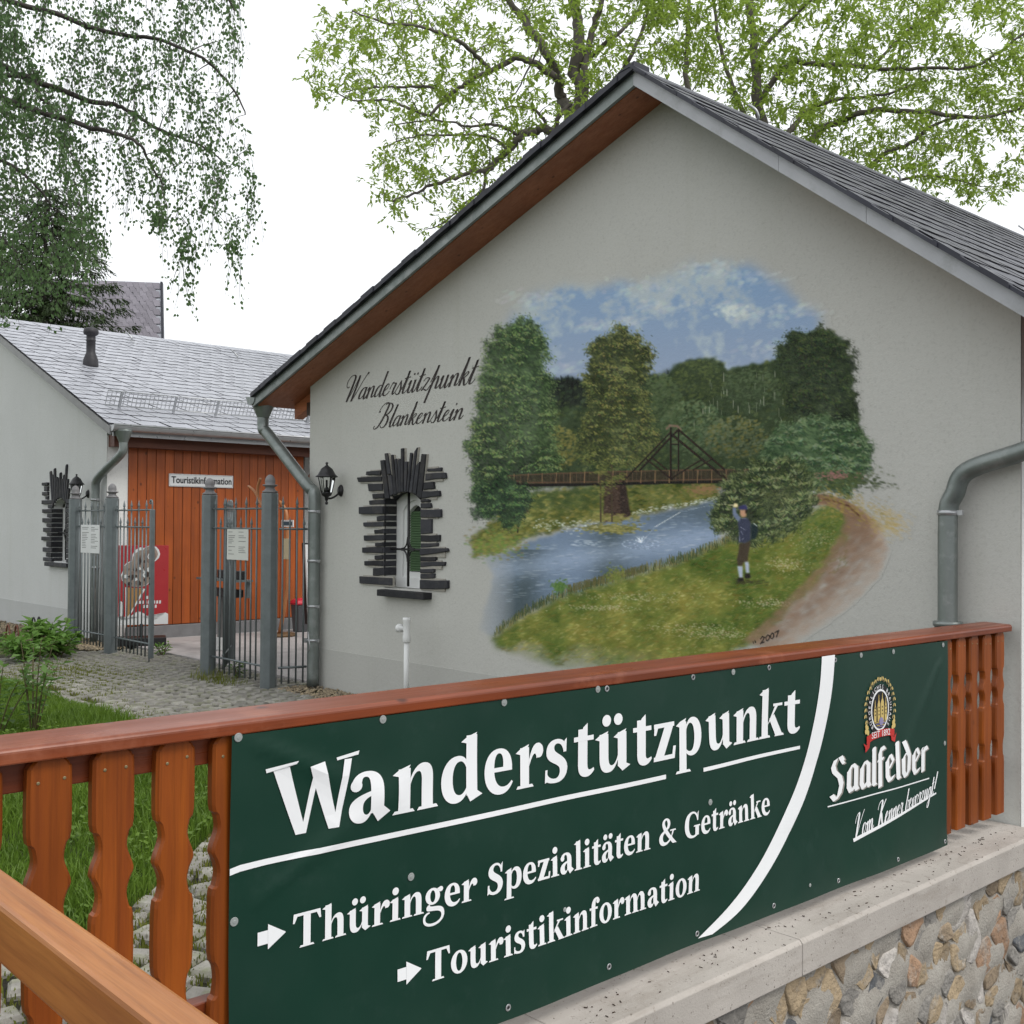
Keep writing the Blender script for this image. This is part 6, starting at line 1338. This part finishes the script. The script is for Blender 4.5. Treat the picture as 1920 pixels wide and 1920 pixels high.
def sett_proto(seed):
    r = random.Random(seed); h = .0525; mb = MB(); c = .012
    base = [(-h,-h),(h,-h),(h,h),(-h,h)]; b = [(x*r.uniform(.92,1.04), y*r.uniform(.92,1.04)) for x, y in base]
    vs = [(x, y, -.05) for x, y in b] + [(x, y, -.008) for x, y in b] + [(x*(1-c/h), y*(1-c/h), .006+r.uniform(-.001,.003)) for x, y in b]
    mb.add(vs, [(0,1,5,4),(1,2,6,5),(2,3,7,6),(3,0,4,7),(4,5,9,8),(5,6,10,9),(6,7,11,10),(7,4,8,11),(8,9,10,11)]); return mb
sp_ = [sett_proto(k) for k in range(6)]; sm_ = [mesh_of(p) for p in sp_]
for me in sm_: me.materials.append(M_sett)
setts = []; BW = .97
for bnd in range(-4, 10):
    yc = 5.40 - BW*(bnd+.5)
    for k in range(94):
        for j in range(8):
            t = (j-3.5)/4.0; x = -12.9 + k*.142 + .30*(1-t*t) + (.05 if bnd % 2 else 0); y = yc + BW*.5*t
            ang = math.atan2(-.30*2*t/4, .12*.5)*.55
            setts.append((x + RNG.uniform(-.005,.005), y + RNG.uniform(-.005,.005), ang + RNG.uniform(-.07,.07)))
kerb = []
for i in range(len(lawn_poly)-3):
    (x1, y1), (x2, y2) = lawn_poly[i], lawn_poly[i+1]; L = math.hypot(x2-x1, y2-y1); n = int(L/.125)
    for k in range(n): kerb.append((x1+(x2-x1)*(k+.5)/n + (0 if i == 0 else .03), y1+(y2-y1)*(k+.5)/n + .035, math.atan2(y2-y1, x2-x1)))
setts = [s for s in setts if s[0] < -2.68 and s[1] < 5.37 and s[1] > -2.2 and not inpoly(s[0], s[1], lawn_poly) and (s[1]-3.45 > .07 or s[0] > -5.6)
         and not (s[0] < -12.25 and s[1] < 4.75) and not (s[0] > -8.45 and s[1] > 4.98) and min([9]+[math.hypot(s[0]-a, s[1]-b) for a, b, _ in kerb[60:]]) > .085]
setts = [s for s in setts if not (s[0] < -12.25)] + [k_ for k_ in kerb if k_[0] > -12.2]
def vis(s):
    u, v, d = proj((s[0], s[1], 0)); ok = d > 0 and -10 < u < 1930 and v < 1935 and (u < 436 or v < 1385-.111*u); return (0 if ok else 1, d)
setts.sort(key=vis); rest = MB()
for n, (x, y, a) in enumerate(setts):
    k = n % 6; dz = RNG.uniform(-.005,.004)
    if n < 300:
        o = bpy.data.objects.new('cobble', sm_[k]); COL.objects.link(o); o.parent = paving; o.location = (x, y, dz); o.rotation_euler = (RNG.uniform(-.03,.03), RNG.uniform(-.03,.03), a + RNG.randrange(4)*math.pi/2)
    else:
        u, v, d = proj((x, y, 0))
        if d < .3 or u < -250: continue
        ca_, sa_ = math.cos(a), math.sin(a); tx, ty = RNG.uniform(-.04,.04), RNG.uniform(-.04,.04)
        rest.add([(x+p*ca_-q*sa_, y+p*sa_+q*ca_, z+dz+p*tx+q*ty) for p, q, z in sp_[k].v], sp_[k].f)
o = part('cobble_field', rest, M_sett, paving); o['kind'] = 'stuff'
# leaf material: thin, a little light passes through
def leaf_mat(name, a, b, trans=.35, rough=.5):
    N = Nodes(name); v = N.coord(); f = N.noise(v, 2.5, 3); geo = N.n('ShaderNodeNewGeometry')
    c = N.mix(N.ramp(f, .3, .7), a, b); c = N.mix(N.ramp(geo.outputs['Random Per Island'], 0, 1, 0, .45), c, tuple(x*.55 for x in b))
    N.out(c, rough, 0, .35); tr = N.n('ShaderNodeBsdfTranslucent'); N.l(c, tr.inputs[0]); ms = N.n('ShaderNodeMixShader'); ms.inputs[0].default_value = trans
    out = N.t.nodes['Material Output']; N.l(N.b.outputs[0], ms.inputs[1]); N.l(tr.outputs[0], ms.inputs[2]); N.l(ms.outputs[0], out.inputs[0]); return N.m
M_grass = leaf_mat('grass_blade', (.17,.28,.035), (.11,.20,.025), .38)
def fast_mesh(V, F, m):
    me = bpy.data.meshes.new('m'); V = np.asarray(V, np.float32); F = np.asarray(F, np.int32); k = F.shape[1]
    me.vertices.add(len(V)); me.vertices.foreach_set('co', V.ravel()); me.loops.add(F.size); me.loops.foreach_set('vertex_index', F.ravel())
    me.polygons.add(len(F)); me.polygons.foreach_set('loop_start', (np.arange(len(F))*k).astype(np.int32)); me.update(); me.validate(); me.materials.append(m); return me
def grass_patch(n, region, hmin, hmax, test):
    V = []; F = []; c = 0; tries = 0
    while c < n and tries < n*12:
        tries += 1; x, y = NP.uniform(region[0], region[1]), NP.uniform(region[2], region[3])
        if not test(x, y): continue
        h = NP.uniform(hmin, hmax)*(1 + .5*math.sin(x*3.1+1)*math.sin(y*4.3)); a = NP.uniform(0, 6.28); wd = NP.uniform(.0022,.0045); b = NP.uniform(.1,.75)*h; a2 = NP.uniform(0, 6.28); dx, dy = math.cos(a)*wd, math.sin(a)*wd; bx, by = math.cos(a2)*b, math.sin(a2)*b; k = len(V)
        V += [(x-dx,y-dy,-.012),(x+dx,y+dy,-.012),(x+dx*.8+bx*.35,y+dy*.8+by*.35,h*.6),(x-dx*.8+bx*.35,y-dy*.8+by*.35,h*.6),(x+bx+dx*.15,y+by+dy*.15,h),(x+bx-dx*.15,y+by-dy*.15,h)]
        F += [(k,k+1,k+2,k+3),(k+3,k+2,k+4,k+5)]; c += 1
    return V, F
def seen_lawn(x, y):
    if not inpoly(x, y, lawn_poly): return False
    u, v, d = proj((x, y, .05)); return d > .5 and -60 < u < 450
V, F = grass_patch(30000, (-9.8,-3.7,.2,3.38), .025, .075, seen_lawn)
V2, F2 = grass_patch(6000, (-13,-9.0,1.5,3.38), .02, .055, seen_lawn)
k = len(V); V += V2; F += [tuple(i+k for i in f) for f in F2]
for i in range(5200):       # clover and dandelion leaves in the turf
    x, y = NP.uniform(-7.8,-3.8), NP.uniform(.3,3.3)
    if not seen_lawn(x, y) or math.sin(x*2.3)*math.sin(y*2.9+1) < .05: continue
    r = NP.uniform(.008,.020); z = NP.uniform(.02,.075); tx, ty = NP.uniform(-.5,.5), NP.uniform(-.5,.5); k = len(V)
    V += [(x-r,y,z-r*tx),(x,y-r*.8,z-r*ty),(x+r,y,z+r*tx),(x,y+r*.8,z+r*ty)]; F.append((k,k+1,k+2,k+3))
o = link('grass', fast_mesh(V, F, M_grass), None); o['kind'] = 'stuff'; o['label'] = 'fresh green lawn grass behind the balustrade'; o['category'] = 'grass'
# moss and weeds between the setts
M_moss = leaf_mat('moss_tuft', (.19,.20,.035), (.13,.16,.025), .25, .8)
def mossy(x, y):
    if inpoly(x, y, lawn_poly) or y > 5.36 or x > -2.7: return False
    u, v, d = proj((x, y, 0))
    if not (d > .5 and -40 < u < 1000): return False
    return (math.sin(x*1.7+.5)+math.sin(y*2.1+x*.6)+.9*(4.5-y)) > NP.uniform(-.2,2.2)
V, F = grass_patch(17000, (-12.2,-2.7,.6,5.36), .005, .018, mossy)
V2, F2 = grass_patch(240, (-9.6,-8.7,4.70,4.98), .04, .12, lambda x, y: abs(x+9.2) < .35)
k = len(V); V += V2; F += [tuple(i+k for i in f) for f in F2]
o = link('moss', fast_mesh(V, F, M_moss), None); o['kind'] = 'stuff'; o['label'] = 'yellow green moss growing between the cobbles'; o['category'] = 'moss'
# gravel
def pebbles(name, label, regions, n, m, rmin, rmax):
    mb = MB(); r = random.Random(9)
    for x0, x1, y0, y1, cnt in regions:
        for i in range(cnt):
            x, y = r.uniform(x0,x1), r.uniform(y0,y1); s = r.uniform(rmin,rmax); z = r.uniform(-.005,.012)
            vs = [(x+s*r.uniform(.8,1.2),y,z),(x,y+s*r.uniform(.8,1.2),z),(x-s*r.uniform(.8,1.2),y,z),(x,y-s*r.uniform(.8,1.2),z),(x+s*.1,y,z+s*r.uniform(.6,.9)),(x,y,z-s*.7)]
            mb.add(vs, [(0,1,4),(1,2,4),(2,3,4),(3,0,4),(1,0,5),(2,1,5),(3,2,5),(0,3,5)])
    o = part(name, mb, m, None, fix=False); o['kind'] = 'stuff'; o['label'] = label; o['category'] = 'gravel'
def peb_mat():
    N = Nodes('pebble'); geo = N.n('ShaderNodeNewGeometry'); c = N.mix(geo.outputs['Random Per Island'], (.36,.29,.19), (.16,.135,.10)); return N.out(c, .8, 0, .3)
M_peb = peb_mat()
pebbles('gravel', 'tan pebbles at the foot of the painted gable', [(-8.44,-6.9,4.98,5.34,1300),(-6.9,-2.7,4.98,5.34,1600)], 0, M_peb, .008, .018)
pebbles('gravel', 'brown pebbles and litter along the pale left wall', [(-17,-13.1,4.7,5.34,1500),(-13.1,-12.3,4.85,5.3,500)], 0, M_peb, .010, .024)
M_litter = pmat('leaf_litter', (.05,.03,.018), rough=.9, bump=0); mb = MB()
for i in range(120):      # needles and dry crumbs lying on the coping
    y = 1.9+3.3*RNG.random(); x = -2.243+.14*RNG.random()**2.2; a = RNG.uniform(0,6.28); L = RNG.uniform(.0015,.0065); w_ = RNG.uniform(.0006,.0014)
    mb.obox((x,y,.0325), (math.cos(a)*L,math.sin(a)*L,0), (-math.sin(a)*w_,math.cos(a)*w_,0), (0,0,.0012))
o = part('debris', mb, M_litter, None, fix=False); o['kind'] = 'stuff'; o['label'] = 'dark needles and crumbs scattered on the concrete coping'; o['category'] = 'debris'

# ------------------------------------------------------------------ plants
def leafcard(V, F, p, d, n, L, W):
    d = d.normalized(); s = d.cross(n)
    if s.length < 1e-4: s = d.orthogonal()
    s.normalize(); up = s.cross(d)*L*.12; k = len(V)
    V += [tuple(p), tuple(p+d*L*.45+s*W*.5+up), tuple(p+d*L), tuple(p+d*L*.45-s*W*.5+up)]; F.append((k,k+1,k+2,k+3))
def plant(name, label, cat, loc, h, spread, ns, nl, L, W, m, group=None, seed=1, stemr=.006):
    r = random.Random(seed); t = thing(name, label, cat, loc, 0, group); V = []; F = []; st = MB()
    for i in range(ns):
        a = r.uniform(0, 6.28); q = spread*r.uniform(.2,1); top = Vector((math.cos(a)*q, math.sin(a)*q, h*r.uniform(.55,1))); b = Vector((math.cos(a)*q*.15, math.sin(a)*q*.15, 0))
        pts = smooth_path([b, b.lerp(top,.5)+Vector((0,0,h*.08)), top], 5); st.tube(pts, [stemr*(1-.6*k/10) for k in range(len(pts))], 5)
        for k in range(nl):
            f = r.uniform(.25,1); p = pts[int(f*(len(pts)-1))]; d = Vector((r.uniform(-1,1), r.uniform(-1,1), r.uniform(-.35,.55)))
            leafcard(V, F, p + d*.02, d, Vector((0,0,1))+Vector((r.uniform(-.3,.3),r.uniform(-.3,.3),0)), L*r.uniform(.6,1.2), W*r.uniform(.6,1.2))
    part('stems', st, pmat('green_stem', (.10,.085,.035), rough=.7, bump=0), t, True); link('foliage', fast_mesh(V, F, m), None, t, True); return t
M_shrub = leaf_mat('shrub_leaf', (.17,.30,.075), (.115,.22,.05), .42); M_peren = leaf_mat('broad_leaf', (.18,.33,.065), (.12,.25,.045), .45)
plant('shrub', 'young leafy shrub on the lawn above the left end of the rail', 'shrub', tuple(onz(62,1372,0)), .66, .27, 9, 17, .075, .045, M_shrub, seed=3)
plant('shrub', 'young leafy shrub cut by the left picture edge', 'shrub', tuple(onz(-8,1372,0)), .62, .30, 9, 18, .075, .046, M_shrub, seed=8)
plant('perennial', 'low bright green perennial with broad leaves at the leftmost gate post', 'plant', tuple(onz(108,1232,0)), .40, .34, 18, 22, .14, .062, M_peren, seed=5)
plant('perennial', 'low green perennial in the bed left of the broad leaved one', 'plant', tuple(onz(52,1240,0)), .30, .42, 18, 20, .10, .05, M_peren, seed=6)
plant('weed', 'small leafy weed rooted between the two right gate posts', 'plant', tuple(onz(446,1272,0)), .20, .06, 5, 12, .06, .030, M_shrub, seed=7)
plant('weed', 'small leafy weed beside the paving edge at the gate opening', 'plant', tuple(onz(305,1228,0)), .13, .14, 8, 8, .06, .03, M_peren, seed=9)

# ------------------------------------------------------------------ trees
M_bark = pmat('grey_bark', (.13,.115,.10), (.085,.073,.063), rough=.9, scale=8, bump=.5, bscale=30, bdist=.02)
class Tree:
    def __init__(s, seed): s.lk = .8; s.r = random.Random(seed); s.np = np.random.RandomState(seed); s.nodes = []; s.rad = []; s.wood = MB(); s.V = []; s.F = []
    def limb(s, pts, r0, r1, n=6, sides=7):
        r0 *= s.lk; r1 *= s.lk
        P = smooth_path(pts, n); m = len(P); P = [p + Vector((s.r.gauss(0,1), s.r.gauss(0,1), s.r.gauss(0,1)))*r0*.18 if 0 < i < m-1 else p for i, p in enumerate(P)]
        rs = [r0+(r1-r0)*i/(m-1) for i in range(m)]; s.wood.tube(P, rs, sides, cap=False); s.nodes += [tuple(p) for p in P]; s.rad += rs
    def grow(s, targets, leaf, r_t=.009, bow=.12):
        targets = list(targets); N_ = np.array(s.nodes); 
        order = sorted(range(len(targets)), key=lambda i: np.min(np.sum((N_-np.array(targets[i]))**2, 1)))
        for i in order:
            t = Vector(targets[i]); A_n = np.array(s.nodes); dist = np.sum((A_n-np.array(t))**2, 1); 
            j = int(np.argmin(dist)); b = Vector(s.nodes[j]); L = (t-b).length
            if L < .05: continue
            mid = b.lerp(t, .5) + Vector((s.r.uniform(-1,1), s.r.uniform(-1,1), s.r.uniform(-.3,1.2)))*L*bow
            P = smooth_path([b, mid, t], 4); m = len(P); ra = min(s.rad[j]*.7, r_t*(1+L*1.6)); rb = max(r_t*.45, .003); rs = [ra+(rb-ra)*k/(m-1) for k in range(m)]
            s.wood.tube(P, rs, 4, cap=False); s.nodes += [tuple(p) for p in P[1:]]; s.rad += rs[1:]; leaf(s, P)
    def build(s, name, label, base, m_leaf, m_bark, cat='tree', group=None):
        t = thing(name, label, cat, tuple(base), 0, group); part('trunk', s.wood, m_bark, t, fix=False)
        link('crown', fast_mesh(s.V, s.F, m_leaf), None, t); return t
def ash_leaves(s, P, n=8, L=.10):
    for k in range(n):
        p = P[s.r.randrange(len(P)//3, len(P))] + Vector((s.r.gauss(0,.10), s.r.gauss(0,.10), s.r.gauss(0,.08)))
        ax = Vector((s.r.uniform(-1,1), s.r.uniform(-1,1), s.r.uniform(-1.0,.25))).normalized()
        for j in range(5):
            q = p + ax*(.035*j); d = (ax + Vector((s.r.uniform(-1,1), s.r.uniform(-1,1), s.r.uniform(-.6,.4)))).normalized(); leafcard(s.V, s.F, q, d, Vector((s.r.uniform(-.5,.5), s.r.uniform(-.5,.5), 1)), L*s.r.uniform(.6,1.2), L*.42)
def sample(poly, n, rs, dmin, dmax, pad=0):
    out = []; us = [p[0] for p in poly]; vs = [p[1] for p in poly]
    while len(out) < n:
        u, v = rs.uniform(min(us), max(us)), rs.uniform(min(vs), max(vs))
        if inpoly(u, v, poly): out.append(tuple(deep(u, v, rs.uniform(dmin, dmax))))
    return out
def LP(D, pts, wob=0, seed=0):
    r = random.Random(seed); d = D; out = []
    for u, v in pts: out.append(deep(u, v, d)); d += r.uniform(-wob, wob)
    return out
M_ash = leaf_mat('spring_leaf', (.36,.48,.085), (.26,.38,.06), .55)
T1 = Tree(21); D1 = 19.5; k = D1/FPX
base1 = deep(1088, 1134, D1); base1.z = 0
T1.limb([base1, deep(1090,800,D1), deep(1092,400,D1), deep(1090,215,D1), deep(1084,100,D1), deep(1080,-5,D1), deep(1076,-160,D1)], .24, .085, 6, 10)
T1.limb(LP(D1, [(1092,300),(1096,200),(1101,100),(1113,50),(1128,0),(1150,-120)], .2, 1), .10, .05)
T1.limb(LP(D1, [(1090,300),(1070,215),(1056,187),(1043,140),(1020,93),(983,43),(953,0),(880,-90)], .35, 2), .15, .06)
T1.limb(LP(D1-.5, [(1040,143),(1003,120),(967,110),(920,133),(873,157),(840,183),(807,217)], .3, 3), .085, .03)
T1.limb(LP(D1-.9, [(920,133),(893,103),(860,77),(820,60),(773,47),(720,43),(660,20)], .4, 4), .055, .015)
T1.limb(LP(D1-1.1, [(837,182),(813,165),(747,163),(687,165),(643,173)], .4, 5), .04, .012)
T1.limb(LP(D1-1.3, [(804,217),(760,200),(727,188),(660,188),(625,168)], .4, 6), .035, .010)
T1.limb(LP(D1-.2, [(1090,330),(1060,255),(1040,247),(1007,243),(980,253),(957,277),(927,307),(910,320),(880,323),(827,342),(773,363),(720,380)], .25, 7), .12, .018)
T1.limb(LP(D1-.5, [(975,258),(950,240),(915,233),(877,237),(843,228),(790,227),(730,235)], .4, 8), .04, .012)
T1.limb(LP(D1+.3, [(950,280),(927,260),(887,253),(833,253),(773,257),(720,275)], .4, 9), .04, .012)
T1.limb(LP(D1, [(910,320),(907,353),(873,380),(833,417),(800,430)], .3, 10), .035, .010)
T1.limb(LP(D1, [(1023,230),(1000,205),(960,200),(920,215)], .5, 11), .04, .012); T1.limb(LP(D1, [(1010,90),(985,140),(970,170),(950,190)], .5, 12), .025, .010); T1.limb(LP(D1, [(1040,245),(1050,215),(1070,195)], .3, 13), .06, .04)
T1.limb(LP(D1+1, [(1101,110),(1150,70),(1190,30),(1230,-40)], .5, 14), .06, .03); T1.limb(LP(D1+1, [(1092,260),(1140,170),(1180,110),(1210,40),(1220,-60)], .5, 15), .07, .03)
poly1 = [(575,150),(582,70),(600,20),(660,0),(740,-40),(1260,-40),(1290,150),(1210,125),(1120,190),(1000,280),(900,380),(830,440),(745,425),(700,390),(715,350),(690,300),(700,250),(690,215),(640,190),(590,185)]
T1.grow(sample(poly1, 700, T1.np, 16.8, 22.0), lambda s, P: ash_leaves(s, P, 4, .115), .009)
T1.grow(sample([(640,-40),(760,-300),(1000,-380),(1240,-300),(1280,-40)], 130, T1.np, 17.2, 21.6), lambda s, P: ash_leaves(s, P, 5, .115), .009)
T1.build('ash_tree', 'spreading tree with sparse yellow green leaves left of the gable peak', base1, M_ash, M_bark, group='trees behind the painted house')
T2 = Tree(33); D2 = 20.5; base2 = deep(1440, 1130, D2); base2.z = 0
T2.limb([base2, deep(1440,800,D2), deep(1440,420,D2), deep(1430,250,D2), deep(1415,100,D2), deep(1400,-120,D2)], .24, .06, 6, 10)
T2.limb(LP(D2, [(1440,420),(1472,270),(1490,235),(1510,208),(1570,187),(1655,178),(1740,150)], .4, 1), .085, .02)
T2.limb(LP(D2-.6, [(1440,460),(1523,264),(1548,238),(1612,212),(1719,208),(1826,221),(1911,204),(2000,180)], .4, 2), .10, .02)
T2.limb(LP(D2+.5, [(1450,470),(1600,350),(1651,293),(1706,268),(1762,229),(1850,215)], .4, 3), .09, .02)
T2.limb(LP(D2, [(1425,190),(1476,123),(1548,120),(1634,127),(1740,128),(1826,123),(1930,60)], .4, 4), .075, .02)
T2.limb(LP(D2, [(1440,400),(1330,260),(1290,161),(1288,80),(1290,-60)], .4, 5), .09, .04); T2.limb(LP(D2, [(1435,300),(1380,180),(1350,80),(1330,-60)], .4, 6), .07, .03); T2.limb(LP(D2, [(1418,100),(1480,40),(1560,-40)], .4, 7), .06, .02); T2.limb(LP(D2+.6, [(1480,420),(1620,360),(1740,330),(1840,350)], .4, 8), .06, .015); T2.limb(LP(D2, [(1634,127),(1700,60),(1780,0),(1850,-60)], .4, 9), .04, .015)
poly2_ = [(1190,-40),(1960,-40),(1960,330),(1900,360),(1870,385),(1800,375),(1700,340),(1500,260),(1300,165),(1220,110)]
T2.grow(sample(poly2_, 850, T2.np, 17.8, 23.0), lambda s, P: ash_leaves(s, P, 6, .115), .008)
T2.grow(sample([(1200,-40),(1280,-320),(1500,-400),(1760,-320),(2000,-60),(2120,160),(1980,300),(1960,-40)], 170, T2.np, 18.2, 22.6), lambda s, P: ash_leaves(s, P, 6, .115), .008)
T2.build('ash_tree', 'dense yellow green tree rising above the right roof slope', base2, M_ash, M_bark, group='trees behind the painted house')

# birch hanging in from the left
M_birch = leaf_mat('birch_leaf', (.14,.235,.08), (.09,.17,.06), .45); M_bbark = pmat('birch_twig', (.06,.05,.045), (.04,.033,.03), rough=.85, bump=.2)
TB = Tree(5); DB = 11.2; baseB = deep(-330, 1200, DB); baseB.z = 0
TB.limb([baseB, deep(-320,900,DB), deep(-300,500,DB), deep(-270,200,DB), deep(-250,-60,DB), deep(-240,-420,DB)], .17, .06, 6, 10)
for i, pts in enumerate(([(-290,400),(-160,180),(42,142),(74,181),(97,200),(140,250)], [(-280,300),(-120,160),(60,205),(161,236),(200,245),(239,258),(265,275),(291,323),(307,345)], [(-280,260),(-100,110),(60,150),(168,190),(207,194),(239,207),(291,239),(339,258),(371,271),(404,291),(430,315)],
                         [(-270,150),(-100,0),(80,20),(200,60),(300,75),(380,110),(440,170),(460,215)], [(-260,0),(-80,-120),(120,-90),(280,-60),(400,-30),(440,20)], [(-300,420),(-140,260),(0,300),(60,340),(110,400)], [(-300,500),(-160,380),(-20,430),(40,480)])):
    TB.limb(LP(DB, pts, .25, i+3), .045, .008)
polyA = [(-50,-50),(45,-40),(45,60),(60,110),(130,200),(190,320),(205,420),(215,470),(190,480),(150,490),(125,540),(-50,560)]
polyB = [(45,-50),(455,-50),(450,110),(430,140),(468,225),(482,300),(478,400),(440,440),(425,430),(360,420),(330,430),(290,420),(220,320),(150,195),(80,70)]
def okb(p):
    u, v, d = proj(p); return (-90 < u < 498 and v < 628) and not (455 < u < 700 and 130 < v < 215) and not (235 < u < 285 and v > 470) and not (u > 215 and u < 300 and v > 440) and not (385 < u < 420 and v > 500)
def birch_leaves(s, P, n=9):
    top = P[-1]; hang = s.r.uniform(.12,.75)*(1.0 if proj(top)[1] < 470 else .6); pts = [top]; d = Vector((s.r.uniform(-.25,.25), s.r.uniform(-.25,.25), -1))
    for k in range(6): d = (d + Vector((s.r.uniform(-.22,.22), s.r.uniform(-.22,.22), -.25))).normalized(); pts.append(pts[-1] + d*hang/6)
    pts = [p for p in pts if okb(p)]
    if len(pts) > 1: s.wood.tube(pts, [.0020]*(len(pts)-1)+[.0012], 3, cap=False)
    allp = P[len(P)//2:] + pts
    for k in range(int(n + hang*22)):
        i = s.r.randrange(len(allp)); p = allp[i] + Vector((s.r.gauss(0,.035), s.r.gauss(0,.035), s.r.gauss(0,.03)))
        if not okb(p): continue
        dd = Vector((s.r.uniform(-.7,.7), s.r.uniform(-.7,.7), -1)); leafcard(s.V, s.F, p, dd, Vector((s.r.uniform(-1,1), s.r.uniform(-1,1), .3)), s.r.uniform(.034,.052), s.r.uniform(.027,.040))
def birch_free(s, P):
    for k in range(26): leafcard(s.V, s.F, P[s.r.randrange(2, len(P))] + Vector((s.r.gauss(0,.10), s.r.gauss(0,.10), s.r.gauss(-.15,.18))), Vector((s.r.uniform(-.7,.7), s.r.uniform(-.7,.7), -1)), Vector((s.r.uniform(-1,1), s.r.uniform(-1,1), .3)), .052, .04)
TB.grow([q for q in sample(polyA, 620, TB.np, 10.2, 12.6) if TB.r.random() > (.40 if proj(q)[1] > 280 else .05)], lambda s, P: birch_leaves(s, P, 13), .006, .10)
TB.grow(sample(polyB, 380, TB.np, 10.4, 12.2), lambda s, P: birch_leaves(s, P, 9), .006, .10)
for (u, v, n_) in ((335,470,10),(350,440,8),(365,470,8),(430,450,9),(440,470,6),(110,560,5),(300,420,8),(345,520,5)):
    for q in range(n_//2): TB.grow([tuple(deep(u+TB.r.uniform(-7,7), v+TB.r.uniform(-20,10), DB+TB.r.uniform(-.3,.3)))], lambda s, P: birch_leaves(s, P, 14), .005, .05)
TB.grow(sample([(-520,-300),(-240,-460),(300,-330),(450,-60),(-50,-60),(-50,500),(-420,420)], 170, TB.np, 10.0, 12.6), lambda s, P: birch_free(s, P), .006, .10)
TB.build('birch_tree', 'birch with small hanging leaves filling the upper left corner', baseB, M_birch, M_bbark)
# spruce behind the office roof
TS = Tree(9); DS = 25.0; baseS = deep(85, 1140, DS); baseS.z = 0; topS = deep(85, 330, DS)
TS.limb([baseS, baseS.lerp(topS,.5), topS], .18, .02, 6, 8); M_spruce = leaf_mat('spruce_needle', (.075,.115,.045), (.05,.08,.032), .2); hS = topS.z
for i in range(120):
    f = .42+.56*(i/120.); z = hS*f; L = (1-f)*4.6+.4; a = i*2.399+TS.r.uniform(-.3,.3); b = Vector((baseS.x, baseS.y, z)); d = Vector((math.cos(a), math.sin(a), 0)); pts = smooth_path([b, b+d*L*.5+Vector((0,0,-.10*L)), b+d*L+Vector((0,0,-.06*L))], 6); TS.wood.tube(pts, [.018*(1-.85*k/(len(pts)-1)) for k in range(len(pts))], 4, cap=False)
    for k in range(int(46*L)):
        t = TS.r.uniform(.12,1); p = pts[min(int(t*(len(pts)-1)), len(pts)-1)]; side = Vector((-d.y, d.x, 0))*TS.r.choice([-1,1]); dd = (d*.6 + side*.8 + Vector((0,0,TS.r.uniform(-.9,-.1)))).normalized()
        q = p + dd*TS.r.uniform(0,.05)
        for j in range(4): leafcard(TS.V, TS.F, q + dd*(.07*j), (dd + Vector((TS.r.uniform(-.5,.5), TS.r.uniform(-.5,.5), TS.r.uniform(-.5,.3)))).normalized(), Vector((0,0,1)), .12, .036)
TS.build('spruce_tree', 'dark spruce with drooping branches behind the office roof', baseS, M_spruce, M_bark)
TX = Tree(14); DX = 26.0; baseX = deep(-20, 1130, DX); baseX.z = 0; TX.limb([baseX, deep(-20,800,DX), deep(-10,560,DX), deep(0,440,DX)], .12, .03); TX.limb(LP(DX,[(-18,650),(20,590),(60,570)],.3,1), .05,.015)
TX.grow(sample([(-60,430),(60,470),(90,560),(90,620),(-60,620)], 90, TX.np, 24.8, 27), lambda s, P: ash_leaves(s, P, 12, .10))
TX.build('leafy_tree', 'small bright leaved tree low behind the spruce at the left edge', baseX, M_peren, M_bark)
